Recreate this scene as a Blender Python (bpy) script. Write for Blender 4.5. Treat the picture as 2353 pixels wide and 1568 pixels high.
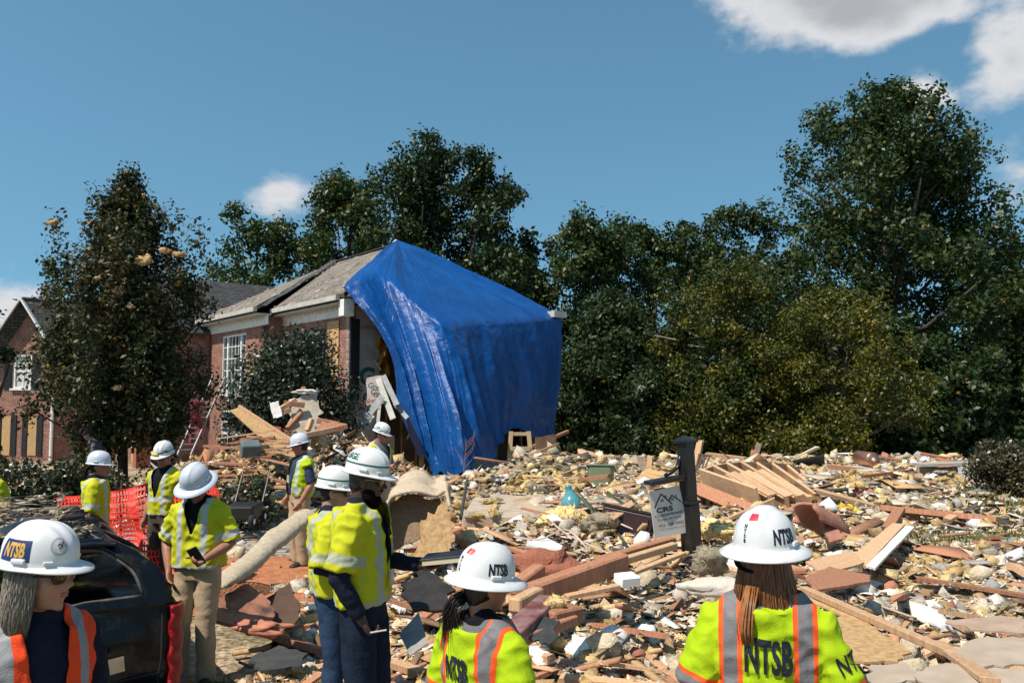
import bpy, bmesh, math, random
import numpy as np
from mathutils import Vector, Matrix, noise as mnoise
from mathutils.bvhtree import BVHTree
random.seed(7); rng = np.random.default_rng(7)
sc = bpy.context.scene
for o in list(bpy.data.objects): bpy.data.objects.remove(o)
COL = sc.collection
R = math.radians
# ------------------------------------------------------------------ camera
CAMZ = 2.2; FPX = 1829.0; PITCH = math.atan(121/FPX)
cd = bpy.data.cameras.new('camera'); cam = bpy.data.objects.new('camera', cd); COL.objects.link(cam)
cd.sensor_width = 36; cd.lens = 28.0; cd.clip_start = .05; cd.clip_end = 3000
cam.location = (0, 0, CAMZ); cam.rotation_euler = (math.pi/2 + PITCH, 0, 0)
sc.camera = cam
# ------------------------------------------------------------------ sun + sky
SUN_EL = R(57); SUN_H = Vector((-.76, -.65)).normalized()
SUN = Vector((SUN_H.x*math.cos(SUN_EL), SUN_H.y*math.cos(SUN_EL), math.sin(SUN_EL)))
sl = bpy.data.lights.new('sun', 'SUN'); sl.energy = 5.0; sl.angle = R(.53); sl.color = (1, .93, .83)
so = bpy.data.objects.new('sun', sl); COL.objects.link(so); so.location = SUN*60
so.rotation_euler = SUN.to_track_quat('Z', 'Y').to_euler()
world = bpy.data.worlds.new('World'); sc.world = world; world.use_nodes = True
wn = world.node_tree; wn.nodes.clear()
def N(nt, t, **k):
    n = nt.nodes.new(t)
    for a, b in k.items():
        if a == 'inp':
            for i, v in b.items(): n.inputs[i].default_value = v
        else: setattr(n, a, b)
    return n
def mth(nt, op, a, b=None, c=None, clamp=False):
    n = nt.nodes.new('ShaderNodeMath'); n.operation = op; n.use_clamp = clamp
    for i, v in enumerate((a, b, c)):
        if v is None: continue
        if isinstance(v, (int, float)): n.inputs[i].default_value = v
        else: nt.links.new(v, n.inputs[i])
    return n.outputs[0]
sky = N(wn, 'ShaderNodeTexSky', sky_type='NISHITA', sun_disc=False, sun_elevation=SUN_EL,
        sun_rotation=math.atan2(SUN_H.x, SUN_H.y), altitude=100, air_density=1.0, dust_density=.3, ozone_density=1.6)
wtc = N(wn, 'ShaderNodeTexCoord'); wsep = N(wn, 'ShaderNodeSeparateXYZ'); wn.links.new(wtc.outputs['Generated'], wsep.inputs[0])
wx, wy, wz = wsep.outputs
# clear dry air: the sky stays an even blue down to the trees
skv = N(wn, 'ShaderNodeCombineXYZ'); wn.links.new(wx, skv.inputs[0]); wn.links.new(wy, skv.inputs[1]); wn.links.new(mth(wn, 'MULTIPLY_ADD', mth(wn, 'MAXIMUM', wz, 0.0), .75, .20), skv.inputs[2])
skn = N(wn, 'ShaderNodeVectorMath', operation='NORMALIZE'); wn.links.new(skv.outputs[0], skn.inputs[0]); wn.links.new(skn.outputs[0], sky.inputs[0])
# clouds: sheets of cumulus in the sky (direction space), a few towers where the photograph has them, more all round
az = mth(wn, 'ARCTAN2', wx, wy); el = mth(wn, 'ARCSINE', wz)
wv = N(wn, 'ShaderNodeCombineXYZ'); wn.links.new(az, wv.inputs[0]); wn.links.new(mth(wn, 'MULTIPLY', el, 1.5), wv.inputs[1])
nz1 = N(wn, 'ShaderNodeTexNoise', inp={'Scale': 9.0, 'Detail': 9.0, 'Roughness': .58}); wn.links.new(wv.outputs[0], nz1.inputs['Vector'])
nz2 = N(wn, 'ShaderNodeTexNoise', inp={'Scale': 2.2, 'Detail': 5.0, 'Roughness': .5}); wn.links.new(wv.outputs[0], nz2.inputs['Vector'])
def dirpx(px, py):
    u = (px-1176)/FPX; v = (784-py)/FPX
    y = math.cos(PITCH)-v*math.sin(PITCH); z = v*math.cos(PITCH)+math.sin(PITCH)
    return math.atan2(u, y), math.atan2(z, math.hypot(u, y))
CL = [(1955, 0, 275, 105, 1.9), (2318, 140, 105, 105, 1.15), (2125, 215, 75, 62, .95), (1720, -30, 130, 75, .9), (655, 450, 100, 62, .95), (20, 712, 125, 55, 1.0), (2600, 330, 260, 120, 1.2), (-500, 500, 300, 110, 1.0), (2500, -300, 500, 200, 1.0)]
acc = None
for (cx, cy, rx, ry, wgt) in CL:
    a0, e0 = dirpx(cx, cy)
    dx = mth(wn, 'DIVIDE', mth(wn, 'SUBTRACT', az, a0), rx/FPX); dy = mth(wn, 'DIVIDE', mth(wn, 'SUBTRACT', el, e0), ry/FPX)
    rr = mth(wn, 'SQRT', mth(wn, 'ADD', mth(wn, 'MULTIPLY', dx, dx), mth(wn, 'MULTIPLY', dy, dy)))
    m = mth(wn, 'MULTIPLY', mth(wn, 'SUBTRACT', 1.15, rr), wgt)
    acc = m if acc is None else mth(wn, 'MAXIMUM', acc, m)
back = mth(wn, 'MULTIPLY', mth(wn, 'SUBTRACT', nz2.outputs[0], .60), mth(wn, 'MULTIPLY', mth(wn, 'SUBTRACT', .2, wy, clamp=True), 6.0))
back = mth(wn, 'SUBTRACT', back, mth(wn, 'MULTIPLY', mth(wn, 'ADD', wy, .2, clamp=True), 1.6))
acc = mth(wn, 'MAXIMUM', acc, back)
cov = mth(wn, 'ADD', acc, mth(wn, 'MULTIPLY', mth(wn, 'SUBTRACT', nz1.outputs[0], .5), 2.6))
mr = N(wn, 'ShaderNodeMapRange', interpolation_type='SMOOTHSTEP', inp={1: .18, 2: .85}); wn.links.new(cov, mr.inputs[0])
thick = N(wn, 'ShaderNodeMapRange', interpolation_type='SMOOTHSTEP', inp={1: .75, 2: 1.9}); wn.links.new(cov, thick.inputs[0])
ccol = N(wn, 'ShaderNodeMix', data_type='RGBA'); wn.links.new(mth(wn, 'MULTIPLY', thick.outputs[0], mth(wn, 'MULTIPLY_ADD', nz2.outputs[0], .8, .4), clamp=True), ccol.inputs[0])
CB = 5.0
ccol.inputs[6].default_value = (CB, CB, CB*1.02, 1); ccol.inputs[7].default_value = (CB*.45, CB*.475, CB*.50, 1)
wmix = N(wn, 'ShaderNodeMix', data_type='RGBA'); wn.links.new(mth(wn, 'MULTIPLY', mr.outputs[0], .93), wmix.inputs[0])
skt = N(wn, 'ShaderNodeMix', data_type='RGBA', blend_type='MULTIPLY'); skt.inputs[0].default_value = 1; skt.inputs[7].default_value = (.72, 1.02, .93, 1); wn.links.new(sky.outputs[0], skt.inputs[6]); wn.links.new(skt.outputs[2], wmix.inputs[6]); wn.links.new(ccol.outputs[2], wmix.inputs[7])
bg = N(wn, 'ShaderNodeBackground', inp={'Strength': .122}); wn.links.new(wmix.outputs[2], bg.inputs[0])
wo = N(wn, 'ShaderNodeOutputWorld'); wn.links.new(bg.outputs[0], wo.inputs[0])
sc.render.engine = 'CYCLES'; sc.cycles.max_bounces = 5; sc.cycles.diffuse_bounces = 2; sc.cycles.glossy_bounces = 2; sc.cycles.transmission_bounces = 4; sc.cycles.transparent_max_bounces = 6
sc.view_settings.view_transform = 'Standard'; sc.view_settings.look = 'None'
sc.view_settings.exposure = .32; sc.view_settings.gamma = 1; sc.view_settings.use_curve_mapping = False
# ------------------------------------------------------------------ helpers
def P(px, py, d):
    u = (px-1176)/FPX; v = (784-py)/FPX
    y = math.cos(PITCH)-v*math.sin(PITCH); z = v*math.cos(PITCH)+math.sin(PITCH)
    s = d/y
    return Vector((u*s, d, CAMZ+z*s))
def sst(a, b, x):
    t = np.clip((x-a)/(b-a), 0, 1); return t*t*(3-2*t)
def gz(x, y):
    x = np.asarray(x, float); y = np.asarray(y, float)
    r = sst(-1.5, 1.0, x)
    z = r*(.05+.40*sst(4.6, 8.2, y)+.06*sst(9, 16, y)) + (1-r)*(.12*sst(7.5, 12, y))
    z = z-.75*sst(18.5, 23.5, y)*sst(5.5, 2.0, x)-1.75*sst(20.5, 27, y)*sst(2, 5.5, x)-.8*sst(34, 42, y)*sst(5.5, 2, x)
    z = z+1.25*np.exp(-((x+4.2)/2.1)**2-((y-16.6)/1.9)**2)+.55*np.exp(-((x+5.6)/1.2)**2-((y-14.2)/1.3)**2)
    z = z+.08*np.exp(-((x-8.6)/3.0)**2-((y-19)/2.6)**2)+.3*np.exp(-((x-4.2)/2.0)**2-((y-12.5)/1.4)**2)
    z = z+.25*np.exp(-((x-1.2)/1.6)**2-((y-9.6)/1.3)**2)+.25*np.exp(-((x-2.4)/2.5)**2-((y-18)/1.5)**2)
    for hx, hy, hh, hr in ((10.6, 13.6, .42, 1.5), (6.1, 13.0, .30, 1.0), (3.1, 10.4, .2, .7), (.4, 16.8, .38, 1.1), (7.6, 10.3, .3, .9), (9.4, 10.8, .3, 1.1), (6.6, 11.6, .18, .6), (4.9, 16.3, .22, 1.0), (5.2, 8.3, .14, .8), (-.2, 9.2, .25, .7), (2.9, 6.3, .12, .6)): z = z+hh*np.exp(-((x-hx)**2+(y-hy)**2)/hr**2)
    return z
def G(x, y): return float(gz(x, y))
def tag(o, label=None, cat=None, group=None, kind=None):
    if label: o['label'] = label
    if cat: o['category'] = cat
    if group: o['group'] = group
    if kind: o['kind'] = kind
    return o
def thing(name, label, cat, loc=(0, 0, 0), rz=0, group=None):
    o = bpy.data.objects.new(name, None); COL.objects.link(o); o.empty_display_size = .1
    o.location = loc; o.rotation_euler = (0, 0, rz)
    return tag(o, label, cat, group)
def link(name, me, m=None, parent=None, smooth=False):
    o = bpy.data.objects.new(name, me); COL.objects.link(o)
    if m is not None and len(me.materials) == 0: me.materials.append(m)
    if parent: o.parent = parent
    if smooth: me.polygons.foreach_set('use_smooth', [True]*len(me.polygons))
    return o
class MB:
    def __init__(s): s.v = []; s.f = []
    def add(s, vs, fs):
        n = len(s.v); s.v += [tuple(v) for v in vs]; s.f += [tuple(i+n for i in f) for f in fs]; return s
    def box(s, c, size, rot=None, jit=0):
        hx, hy, hz = size[0]/2, size[1]/2, size[2]/2
        vs = []
        for sx, sy, sz in ((-1,-1,-1),(1,-1,-1),(1,1,-1),(-1,1,-1),(-1,-1,1),(1,-1,1),(1,1,1),(-1,1,1)):
            v = Vector((sx*hx+random.uniform(-jit, jit), sy*hy+random.uniform(-jit, jit), sz*hz+random.uniform(-jit, jit)))
            if rot is not None: v = rot @ v
            vs.append(v+Vector(c))
        return s.add(vs, [(0,3,2,1),(4,5,6,7),(0,1,5,4),(1,2,6,5),(2,3,7,6),(3,0,4,7)])
    def bar(s, a, b, w, h, up=(0, 0, 1)):
        a = Vector(a); b = Vector(b); y = (b-a); L = y.length; y = y.normalized()
        x = y.cross(Vector(up))
        if x.length < 1e-4: x = y.cross(Vector((1, 0, 0)))
        x.normalize(); z = x.cross(y)
        return s.box((a+b)/2, (w, L, h), Matrix((x, y, z)).transposed())
    def tube(s, path, rad, seg=10, ref=(0, 0, 1), cap=True):
        path = [Vector(p) for p in path]; n = len(path)
        if not hasattr(rad, '__len__'): rad = [rad]*n
        vs = []; fs = []; side = None
        for i, p in enumerate(path):
            t = (path[min(i+1, n-1)]-path[max(i-1, 0)]).normalized()
            if side is None:
                side = Vector(ref).cross(t)
                if side.length < .1: side = Vector((0, 1, .01)).cross(t)
            side = (side-t*side.dot(t)).normalized(); w = t.cross(side)
            ra, rb = rad[i] if hasattr(rad[i], '__len__') else (rad[i], rad[i])
            for k in range(seg):
                a = 2*math.pi*k/seg; vs.append(p+side*(ra*math.cos(a))+w*(rb*math.sin(a)))
        for i in range(n-1):
            for k in range(seg):
                k2 = (k+1) % seg; fs.append((i*seg+k, i*seg+k2, (i+1)*seg+k2, (i+1)*seg+k))
        if cap: fs.append(tuple(range(seg))[::-1]); fs.append(tuple((n-1)*seg+k for k in range(seg)))
        return s.add(vs, fs)
    def ell(s, c, r, rot=None, nu=14, nv=10):
        vs = []; fs = []; c = Vector(c)
        if not hasattr(r, '__len__'): r = (r, r, r)
        vs.append(Vector((0, 0, r[2])))
        for j in range(1, nv):
            th = math.pi*j/nv
            for k in range(nu):
                a = 2*math.pi*k/nu; vs.append(Vector((r[0]*math.sin(th)*math.cos(a), r[1]*math.sin(th)*math.sin(a), r[2]*math.cos(th))))
        vs.append(Vector((0, 0, -r[2])))
        if rot is not None: vs = [rot @ v for v in vs]
        vs = [v+c for v in vs]; L = len(vs)-1
        for k in range(nu):
            k2 = (k+1) % nu; fs.append((0, 1+k, 1+k2)); fs.append((L, L-nu+k2, L-nu+k))
            for j in range(nv-2): fs.append((1+j*nu+k, 1+(j+1)*nu+k, 1+(j+1)*nu+k2, 1+j*nu+k2))
        return s.add(vs, fs)
    def prism(s, pts, z0, z1, M=None):
        n = len(pts); vs = [Vector((p[0], p[1], z0)) for p in pts]+[Vector((p[0], p[1], z1)) for p in pts]
        if M is not None: vs = [M @ v for v in vs]
        return s.add(vs, [tuple(range(n))[::-1], tuple(range(n, 2*n))]+[(i, (i+1) % n, n+(i+1) % n, n+i) for i in range(n)])
    def quad(s, a, b, c, d): return s.add([a, b, c, d], [(0, 1, 2, 3)])
    def mesh(s, name='mesh'):
        me = bpy.data.meshes.new(name); me.from_pydata(s.v, [], s.f); me.update(); return me
    def build(s, name, m=None, parent=None, smooth=False): return link(name, s.mesh(name), m, parent, smooth)
def bevel(o, w=.004, seg=1):
    b = o.modifiers.new('bevel', 'BEVEL'); b.width = w; b.segments = seg; b.limit_method = 'ANGLE'; return o
def np_mesh(name, V, F, col=None):
    """V (n,3) F (m,k) arrays -> mesh; col (n,3) point colours"""
    me = bpy.data.meshes.new(name); V = np.ascontiguousarray(V, dtype=np.float32); F = np.ascontiguousarray(F, dtype=np.int32)
    me.vertices.add(len(V)); me.vertices.foreach_set('co', V.ravel())
    k = F.shape[1]; me.loops.add(F.size); me.loops.foreach_set('vertex_index', F.ravel())
    me.polygons.add(len(F)); me.polygons.foreach_set('loop_start', np.arange(0, F.size, k, dtype=np.int32))
    me.polygons.foreach_set('loop_total', np.full(len(F), k, dtype=np.int32))
    me.update(calc_edges=True)
    if col is not None:
        a = me.attributes.new('Col', 'FLOAT_COLOR', 'POINT')
        a.data.foreach_set('color', np.concatenate([col, np.ones((len(V), 1))], 1).astype(np.float32).ravel())
    me.validate(); return me
# ------------------------------------------------------------------ materials
def lin(c):
    if isinstance(c, str): c = tuple(int(c[i:i+2], 16)/255 for i in (0, 2, 4))
    return tuple((v/12.92 if v <= .04045 else ((v+.055)/1.055)**2.4) for v in c)
MATS = {}
def mat(name, c1, c2=None, rough=.7, spec=.4, scale=6, bump=0, bscale=None, metal=0, objrand=0, attr=False, coords='Object', detail=6, transl=0, stretch=None, c3=None):
    """procedural material: noise between base colours, noise bump, optional per-object brightness shift and per-piece colour attribute"""
    if name in MATS: return MATS[name]
    m = bpy.data.materials.new(name); m.use_nodes = True; nt = m.node_tree; b = nt.nodes['Principled BSDF']
    L = nt.links; tc = N(nt, 'ShaderNodeTexCoord'); vec = tc.outputs[coords]
    if stretch:
        mp = N(nt, 'ShaderNodeMapping'); mp.inputs['Scale'].default_value = stretch; L.new(vec, mp.inputs[0]); vec = mp.outputs[0]
    nz = N(nt, 'ShaderNodeTexNoise', inp={'Scale': scale, 'Detail': detail, 'Roughness': .62}); L.new(vec, nz.inputs['Vector'])
    c2 = c2 or tuple(v*.72 for v in c1)
    cr = N(nt, 'ShaderNodeValToRGB'); e = cr.color_ramp.elements
    e[0].position = .34; e[0].color = (*c2, 1); e[1].position = .64; e[1].color = (*c1, 1)
    if c3: x = cr.color_ramp.elements.new(.5); x.color = (*c3, 1)
    L.new(nz.outputs[0], cr.inputs[0]); colr = cr.outputs[0]
    if attr:
        at = N(nt, 'ShaderNodeAttribute', attribute_name='Col'); mx = N(nt, 'ShaderNodeMix', data_type='RGBA', blend_type='MULTIPLY'); mx.inputs[0].default_value = 1
        L.new(colr, mx.inputs[6]); L.new(at.outputs['Color'], mx.inputs[7]); colr = mx.outputs[2]
    if objrand:
        oi = N(nt, 'ShaderNodeObjectInfo'); hs = N(nt, 'ShaderNodeHueSaturation')
        L.new(mth(nt, 'MULTIPLY_ADD', oi.outputs['Random'], objrand*2, 1-objrand), hs.inputs['Value']); L.new(colr, hs.inputs['Color']); colr = hs.outputs[0]
    L.new(colr, b.inputs['Base Color'])
    b.inputs['Roughness'].default_value = rough; b.inputs['Specular IOR Level'].default_value = spec; b.inputs['Metallic'].default_value = metal
    if bump:
        n2 = N(nt, 'ShaderNodeTexNoise', inp={'Scale': bscale or scale*4, 'Detail': 5, 'Roughness': .6}); L.new(vec, n2.inputs['Vector'])
        bp = N(nt, 'ShaderNodeBump', inp={'Strength': min(bump, 1), 'Distance': .02*max(bump, 1)}); L.new(n2.outputs[0], bp.inputs['Height']); L.new(bp.outputs[0], b.inputs['Normal'])
    if transl:
        out = nt.nodes['Material Output']; t = N(nt, 'ShaderNodeBsdfTranslucent'); L.new(colr, t.inputs[0]); ms = N(nt, 'ShaderNodeMixShader'); ms.inputs[0].default_value = transl
        L.new(b.outputs[0], ms.inputs[1]); L.new(t.outputs[0], ms.inputs[2]); L.new(ms.outputs[0], out.inputs[0])
    MATS[name] = m; return m
def remesh(mb, voxel, smooth=4, fac=.5, disp=None, dec=0):
    """fuse overlapping closed shapes into one continuous surface"""
    me = mb.mesh('tmp'); ob = bpy.data.objects.new('tmp', me); COL.objects.link(ob)
    r = ob.modifiers.new('r', 'REMESH'); r.mode = 'VOXEL'; r.voxel_size = voxel; r.use_smooth_shade = True
    if smooth: s = ob.modifiers.new('s', 'SMOOTH'); s.factor = fac; s.iterations = smooth
    dg = bpy.context.evaluated_depsgraph_get(); out = bpy.data.meshes.new_from_object(ob.evaluated_get(dg))
    bpy.data.objects.remove(ob); bpy.data.meshes.remove(me)
    if disp:
        n = len(out.vertices); co = np.empty(n*3, np.float32); out.vertices.foreach_get('co', co); nr = np.empty(n*3, np.float32); out.vertices.foreach_get('normal', nr)
        co = co.reshape(-1, 3); nr = nr.reshape(-1, 3)
        d = np.array([disp(c) for c in co]); co = co+nr*d[:, None]; out.vertices.foreach_set('co', co.ravel()); out.update()
    if dec:
        ob = bpy.data.objects.new('tmp', out); COL.objects.link(ob); q = ob.modifiers.new('d', 'DECIMATE'); q.ratio = dec
        dg = bpy.context.evaluated_depsgraph_get(); o2 = bpy.data.meshes.new_from_object(ob.evaluated_get(dg)); bpy.data.objects.remove(ob); bpy.data.meshes.remove(out); out = o2
    out.polygons.foreach_set('use_smooth', [True]*len(out.polygons))
    return out
def txtmesh(s, size=1.0, offset=0.0, sx=1.0, space=1.0, cut=0):
    """flat lettering as (verts2d, faces), centred"""
    cu = bpy.data.curves.new('t', 'FONT'); cu.body = s; cu.size = size; cu.offset = offset; cu.align_x = 'CENTER'; cu.align_y = 'CENTER'; cu.space_character = space; cu.resolution_u = 3
    ob = bpy.data.objects.new('t', cu); COL.objects.link(ob); dg = bpy.context.evaluated_depsgraph_get()
    me = bpy.data.meshes.new_from_object(ob.evaluated_get(dg)); bpy.data.objects.remove(ob)
    bm = bmesh.new(); bm.from_mesh(me); bpy.data.meshes.remove(me); bmesh.ops.triangulate(bm, faces=bm.faces)
    if cut:
        xs = [v.co.x for v in bm.verts]; ys = [v.co.y for v in bm.verts]
        for i in range(1, cut):
            for ax, arr in ((0, xs), (1, ys)):
                p = min(arr)+(max(arr)-min(arr))*i/cut
                bmesh.ops.bisect_plane(bm, geom=bm.verts[:]+bm.edges[:]+bm.faces[:], plane_co=(p, p, 0), plane_no=(1-ax, ax, 0))
    bm.verts.index_update(); V = [(v.co.x*sx, v.co.y) for v in bm.verts]; F = [tuple(v.index for v in f.verts) for f in bm.faces]; bm.free()
    return V, F
# ------------------------------------------------------------------ ground
def axis(stops):
    out = []
    for a, b, n in stops: out += list(np.linspace(a, b, n, endpoint=False))
    return np.array(out+[stops[-1][1]])
gx = axis([(-700, -60, 8), (-60, -14, 24), (-14, -4, 50), (-4, 12, 130), (12, 26, 44), (26, 60, 20), (60, 700, 8)])
gy = axis([(-60, 0, 8), (0, 3.5, 10), (3.5, 14, 120), (14, 32, 80), (32, 70, 20), (70, 900, 8)])
GX, GY = np.meshgrid(gx, gy); ZZ = gz(GX, GY)
def nz_arr(X, Y, s, seed=0.0): return np.array([mnoise.fractal(Vector((a*s+seed, b*s, seed)), 1.0, 2.0, 4) for a, b in zip(X.ravel(), Y.ravel())]).reshape(X.shape)
msk = ((GX > -14) & (GX < 26) & (GY > 2) & (GY < 32)).astype(float)*sst(-2.4, -.6, GX)
ZZ = ZZ+msk*nz_arr(GX, GY, 1.1)*.06*np.minimum(1, GY/8)
ny, nx = GX.shape
V = np.stack([GX.ravel(), GY.ravel(), ZZ.ravel()], 1)
ii = np.arange(ny*nx).reshape(ny, nx)
F = np.stack([ii[:-1, :-1].ravel(), ii[:-1, 1:].ravel(), ii[1:, 1:].ravel(), ii[1:, :-1].ravel()], 1)
m_ground = bpy.data.materials.new('ground_soil_and_dry_turf'); m_ground.use_nodes = True
nt = m_ground.node_tree; b = nt.nodes['Principled BSDF']; tc = N(nt, 'ShaderNodeTexCoord')
n1 = N(nt, 'ShaderNodeTexNoise', inp={'Scale': .55, 'Detail': 6, 'Roughness': .6}); nt.links.new(tc.outputs['Object'], n1.inputs['Vector'])
n2 = N(nt, 'ShaderNodeTexNoise', inp={'Scale': 14, 'Detail': 8, 'Roughness': .7}); nt.links.new(tc.outputs['Object'], n2.inputs['Vector'])
cr = N(nt, 'ShaderNodeValToRGB'); e = cr.color_ramp.elements; e[0].position = .38; e[0].color = (.14, .12, .065, 1); e[1].position = .60; e[1].color = (.46, .37, .27, 1)
x = e.new(.5); x.color = (.35, .28, .19, 1); nt.links.new(n1.outputs[0], cr.inputs[0])
cr2 = N(nt, 'ShaderNodeValToRGB'); e = cr2.color_ramp.elements; e[0].position = .40; e[0].color = (.35, .33, .30, 1); e[1].position = .68; e[1].color = (1.7, 1.65, 1.55, 1); nt.links.new(n2.outputs[0], cr2.inputs[0])
mx = N(nt, 'ShaderNodeMix', data_type='RGBA', blend_type='MULTIPLY'); mx.inputs[0].default_value = 1
nt.links.new(cr.outputs[0], mx.inputs[6]); nt.links.new(cr2.outputs[0], mx.inputs[7]); nt.links.new(mx.outputs[2], b.inputs['Base Color'])
b.inputs['Roughness'].default_value = .95; b.inputs['Specular IOR Level'].default_value = .1
bp = N(nt, 'ShaderNodeBump', inp={'Strength': .9, 'Distance': .04}); nt.links.new(n2.outputs[0], bp.inputs['Height']); nt.links.new(bp.outputs[0], b.inputs['Normal'])
g = link('ground', np_mesh('ground', V, F), m_ground, smooth=True); tag(g, kind='structure')
# ------------------------------------------------------------------ driveway of pavers, clay patch, slab
m_paver = mat('paver', (.36, .31, .27), (.24, .2, .18), rough=.9, scale=30, bump=.4, objrand=.22)
drv = MB()
dx0, dx1, dy0, dy1 = -6.4, -2.2, 10.4, 15.2
xs = np.linspace(dx0, dx1, 14); ys = np.linspace(dy0, dy1, 14)
for i in range(13):
    for j in range(13):
        drv.quad(*[(a, c, G(a, c)+.006) for a, c in ((xs[i], ys[j]), (xs[i+1], ys[j]), (xs[i+1], ys[j+1]), (xs[i], ys[j+1]))])
dr = drv.build('driveway', mat('joint_sand', (.13, .11, .09), rough=.95, scale=20)); tag(dr, kind='structure')
pv = MB().box((0, 0, 0), (.232, .112, .05)).mesh('paver'); pv.materials.append(m_paver); cnt = 0
for j in range(28):
    yy = 10.48+j*.124
    for i in range(17):
        xx = -6.05+i*.245+(.122 if j % 2 else 0)
        if cnt >= 296 or xx < -5.9+.0*j or (yy > 12.9 and xx < -4.6): continue
        if 10.4 < yy < 11.0 and random.random() < .35: continue
        o = bpy.data.objects.new('paver', pv); COL.objects.link(o); o.parent = dr
        o.location = (xx, yy, G(xx, yy)+.004+random.uniform(-.006, .006)); o.rotation_euler = (random.gauss(0, .012), random.gauss(0, .012), random.gauss(0, .015)); cnt += 1
def patch(name, poly, m, h=.012, n=26, rough=.02, kind='structure'):
    """irregular thin sheet following the ground"""
    c = Vector((sum(p[0] for p in poly)/len(poly), sum(p[1] for p in poly)/len(poly)))
    bm = bmesh.new(); k = len(poly)*6; ring = []
    for i in range(k):
        t = i/6; a = Vector(poly[int(t) % len(poly)]); bb = Vector(poly[(int(t)+1) % len(poly)]); p = a.lerp(bb, t-int(t)); p = p+(p-c)*random.uniform(-.10, .10); ring.append(p)
    vs = []; R_ = 8
    for r in range(1, R_+1): vs.append([bm.verts.new((c.x+(p.x-c.x)*r/R_, c.y+(p.y-c.y)*r/R_, G(c.x+(p.x-c.x)*r/R_, c.y+(p.y-c.y)*r/R_)+h*(1-(r/R_)**4*1.6)+random.uniform(0, rough))) for p in ring])
    cv = bm.verts.new((c.x, c.y, G(c.x, c.y)+h))
    for i in range(k):
        j = (i+1) % k; bm.faces.new((cv, vs[0][i], vs[0][j]))
        for r in range(R_-1): bm.faces.new((vs[r][i], vs[r+1][i], vs[r+1][j], vs[r][j]))
    me = bpy.data.meshes.new(name); bm.to_mesh(me); bm.free()
    o = link(name, me, m, smooth=True); return tag(o, kind=kind)
patch('clay_soil', [(-6.0, 8.0), (-2.3, 8.1), (-1.7, 9.4), (-2.3, 10.6), (-6.0, 10.7)], mat('clay', (.48, .2, .095), (.3, .12, .06), rough=.95, scale=9, bump=1, spec=.1), h=.05, rough=.05)
patch('soil', [(.55, 3.9), (1.3, 3.9), (1.45, 4.5), (.75, 4.55)], mat('red_soil', (.27, .12, .055), (.15, .065, .03), rough=.95, scale=9, bump=1, spec=.1), h=.04, rough=.03)
slab = MB(); sp = [(-.7, 11.2), (1.2, 11.0), (1.5, 13.3), (-.6, 13.6)]
slab.prism(sp, .30, .525)
so_ = bevel(slab.build('floor_slab', mat('slab_concrete', (.48, .38, .28), (.34, .27, .2), rough=.9, scale=7, bump=.5)), .02); tag(so_, kind='structure')
# ------------------------------------------------------------------ the damaged house (front runs along E1, end wall along E2)
A = Vector((-5.03, 23.6)); E1 = Vector((-.62, .785)).normalized(); E2 = Vector((E1.y, -E1.x))
ZE = 5.2; ZR = 7.82; ZB = -.75
def H(t, w, z): p = A+E1*t+E2*w; return Vector((p.x, p.y, z))
m_brick = bpy.data.materials.new('brick_wall'); m_brick.use_nodes = True
nt = m_brick.node_tree; b = nt.nodes['Principled BSDF']; uv = N(nt, 'ShaderNodeUVMap')
bt = N(nt, 'ShaderNodeTexBrick', inp={'Scale': 1.0, 'Mortar Size': .011, 'Mortar Smooth': .15, 'Brick Width': .215, 'Row Height': .075, 'Color1': (.29, .095, .06, 1), 'Color2': (.19, .06, .042, 1), 'Mortar': (.36, .28, .23, 1)})
nt.links.new(uv.outputs[0], bt.inputs['Vector'])
nb = N(nt, 'ShaderNodeTexNoise', inp={'Scale': 3.0, 'Detail': 8, 'Roughness': .7}); nt.links.new(uv.outputs[0], nb.inputs['Vector'])
crb = N(nt, 'ShaderNodeValToRGB'); e = crb.color_ramp.elements; e[0].position = .35; e[0].color = (.6, .6, .62, 1); e[1].position = .7; e[1].color = (1.4, 1.3, 1.2, 1); nt.links.new(nb.outputs[0], crb.inputs[0])
mxb = N(nt, 'ShaderNodeMix', data_type='RGBA', blend_type='MULTIPLY'); mxb.inputs[0].default_value = 1
nt.links.new(bt.outputs['Color'], mxb.inputs[6]); nt.links.new(crb.outputs[0], mxb.inputs[7]); nt.links.new(mxb.outputs[2], b.inputs['Base Color'])
bpb = N(nt, 'ShaderNodeBump', inp={'Strength': .8, 'Distance': .012}, invert=True); nt.links.new(bt.outputs['Fac'], bpb.inputs['Height']); nt.links.new(bpb.outputs[0], b.inputs['Normal']); b.inputs['Roughness'].default_value = .9
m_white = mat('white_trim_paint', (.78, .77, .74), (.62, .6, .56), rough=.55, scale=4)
m_wgrey = mat('grey_white_trim', (.5, .48, .44), (.36, .34, .3), rough=.7, scale=3)
m_black = mat('black_shutter_paint', (.012, .013, .015), (.02, .02, .022), rough=.45, scale=8)
m_osb = mat('osb_board', (.56, .36, .17), (.34, .19, .085), rough=.85, scale=26, bump=.3, stretch=(1, 1, 1), c3=(.47, .29, .13), objrand=.08)
m_glass = mat('window_glass', (.05, .065, .075), (.03, .035, .04), rough=.08, spec=.9, scale=2)
m_curtain = mat('window_blind', (.52, .52, .5), (.42, .42, .4), rough=.8, scale=2)
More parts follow.
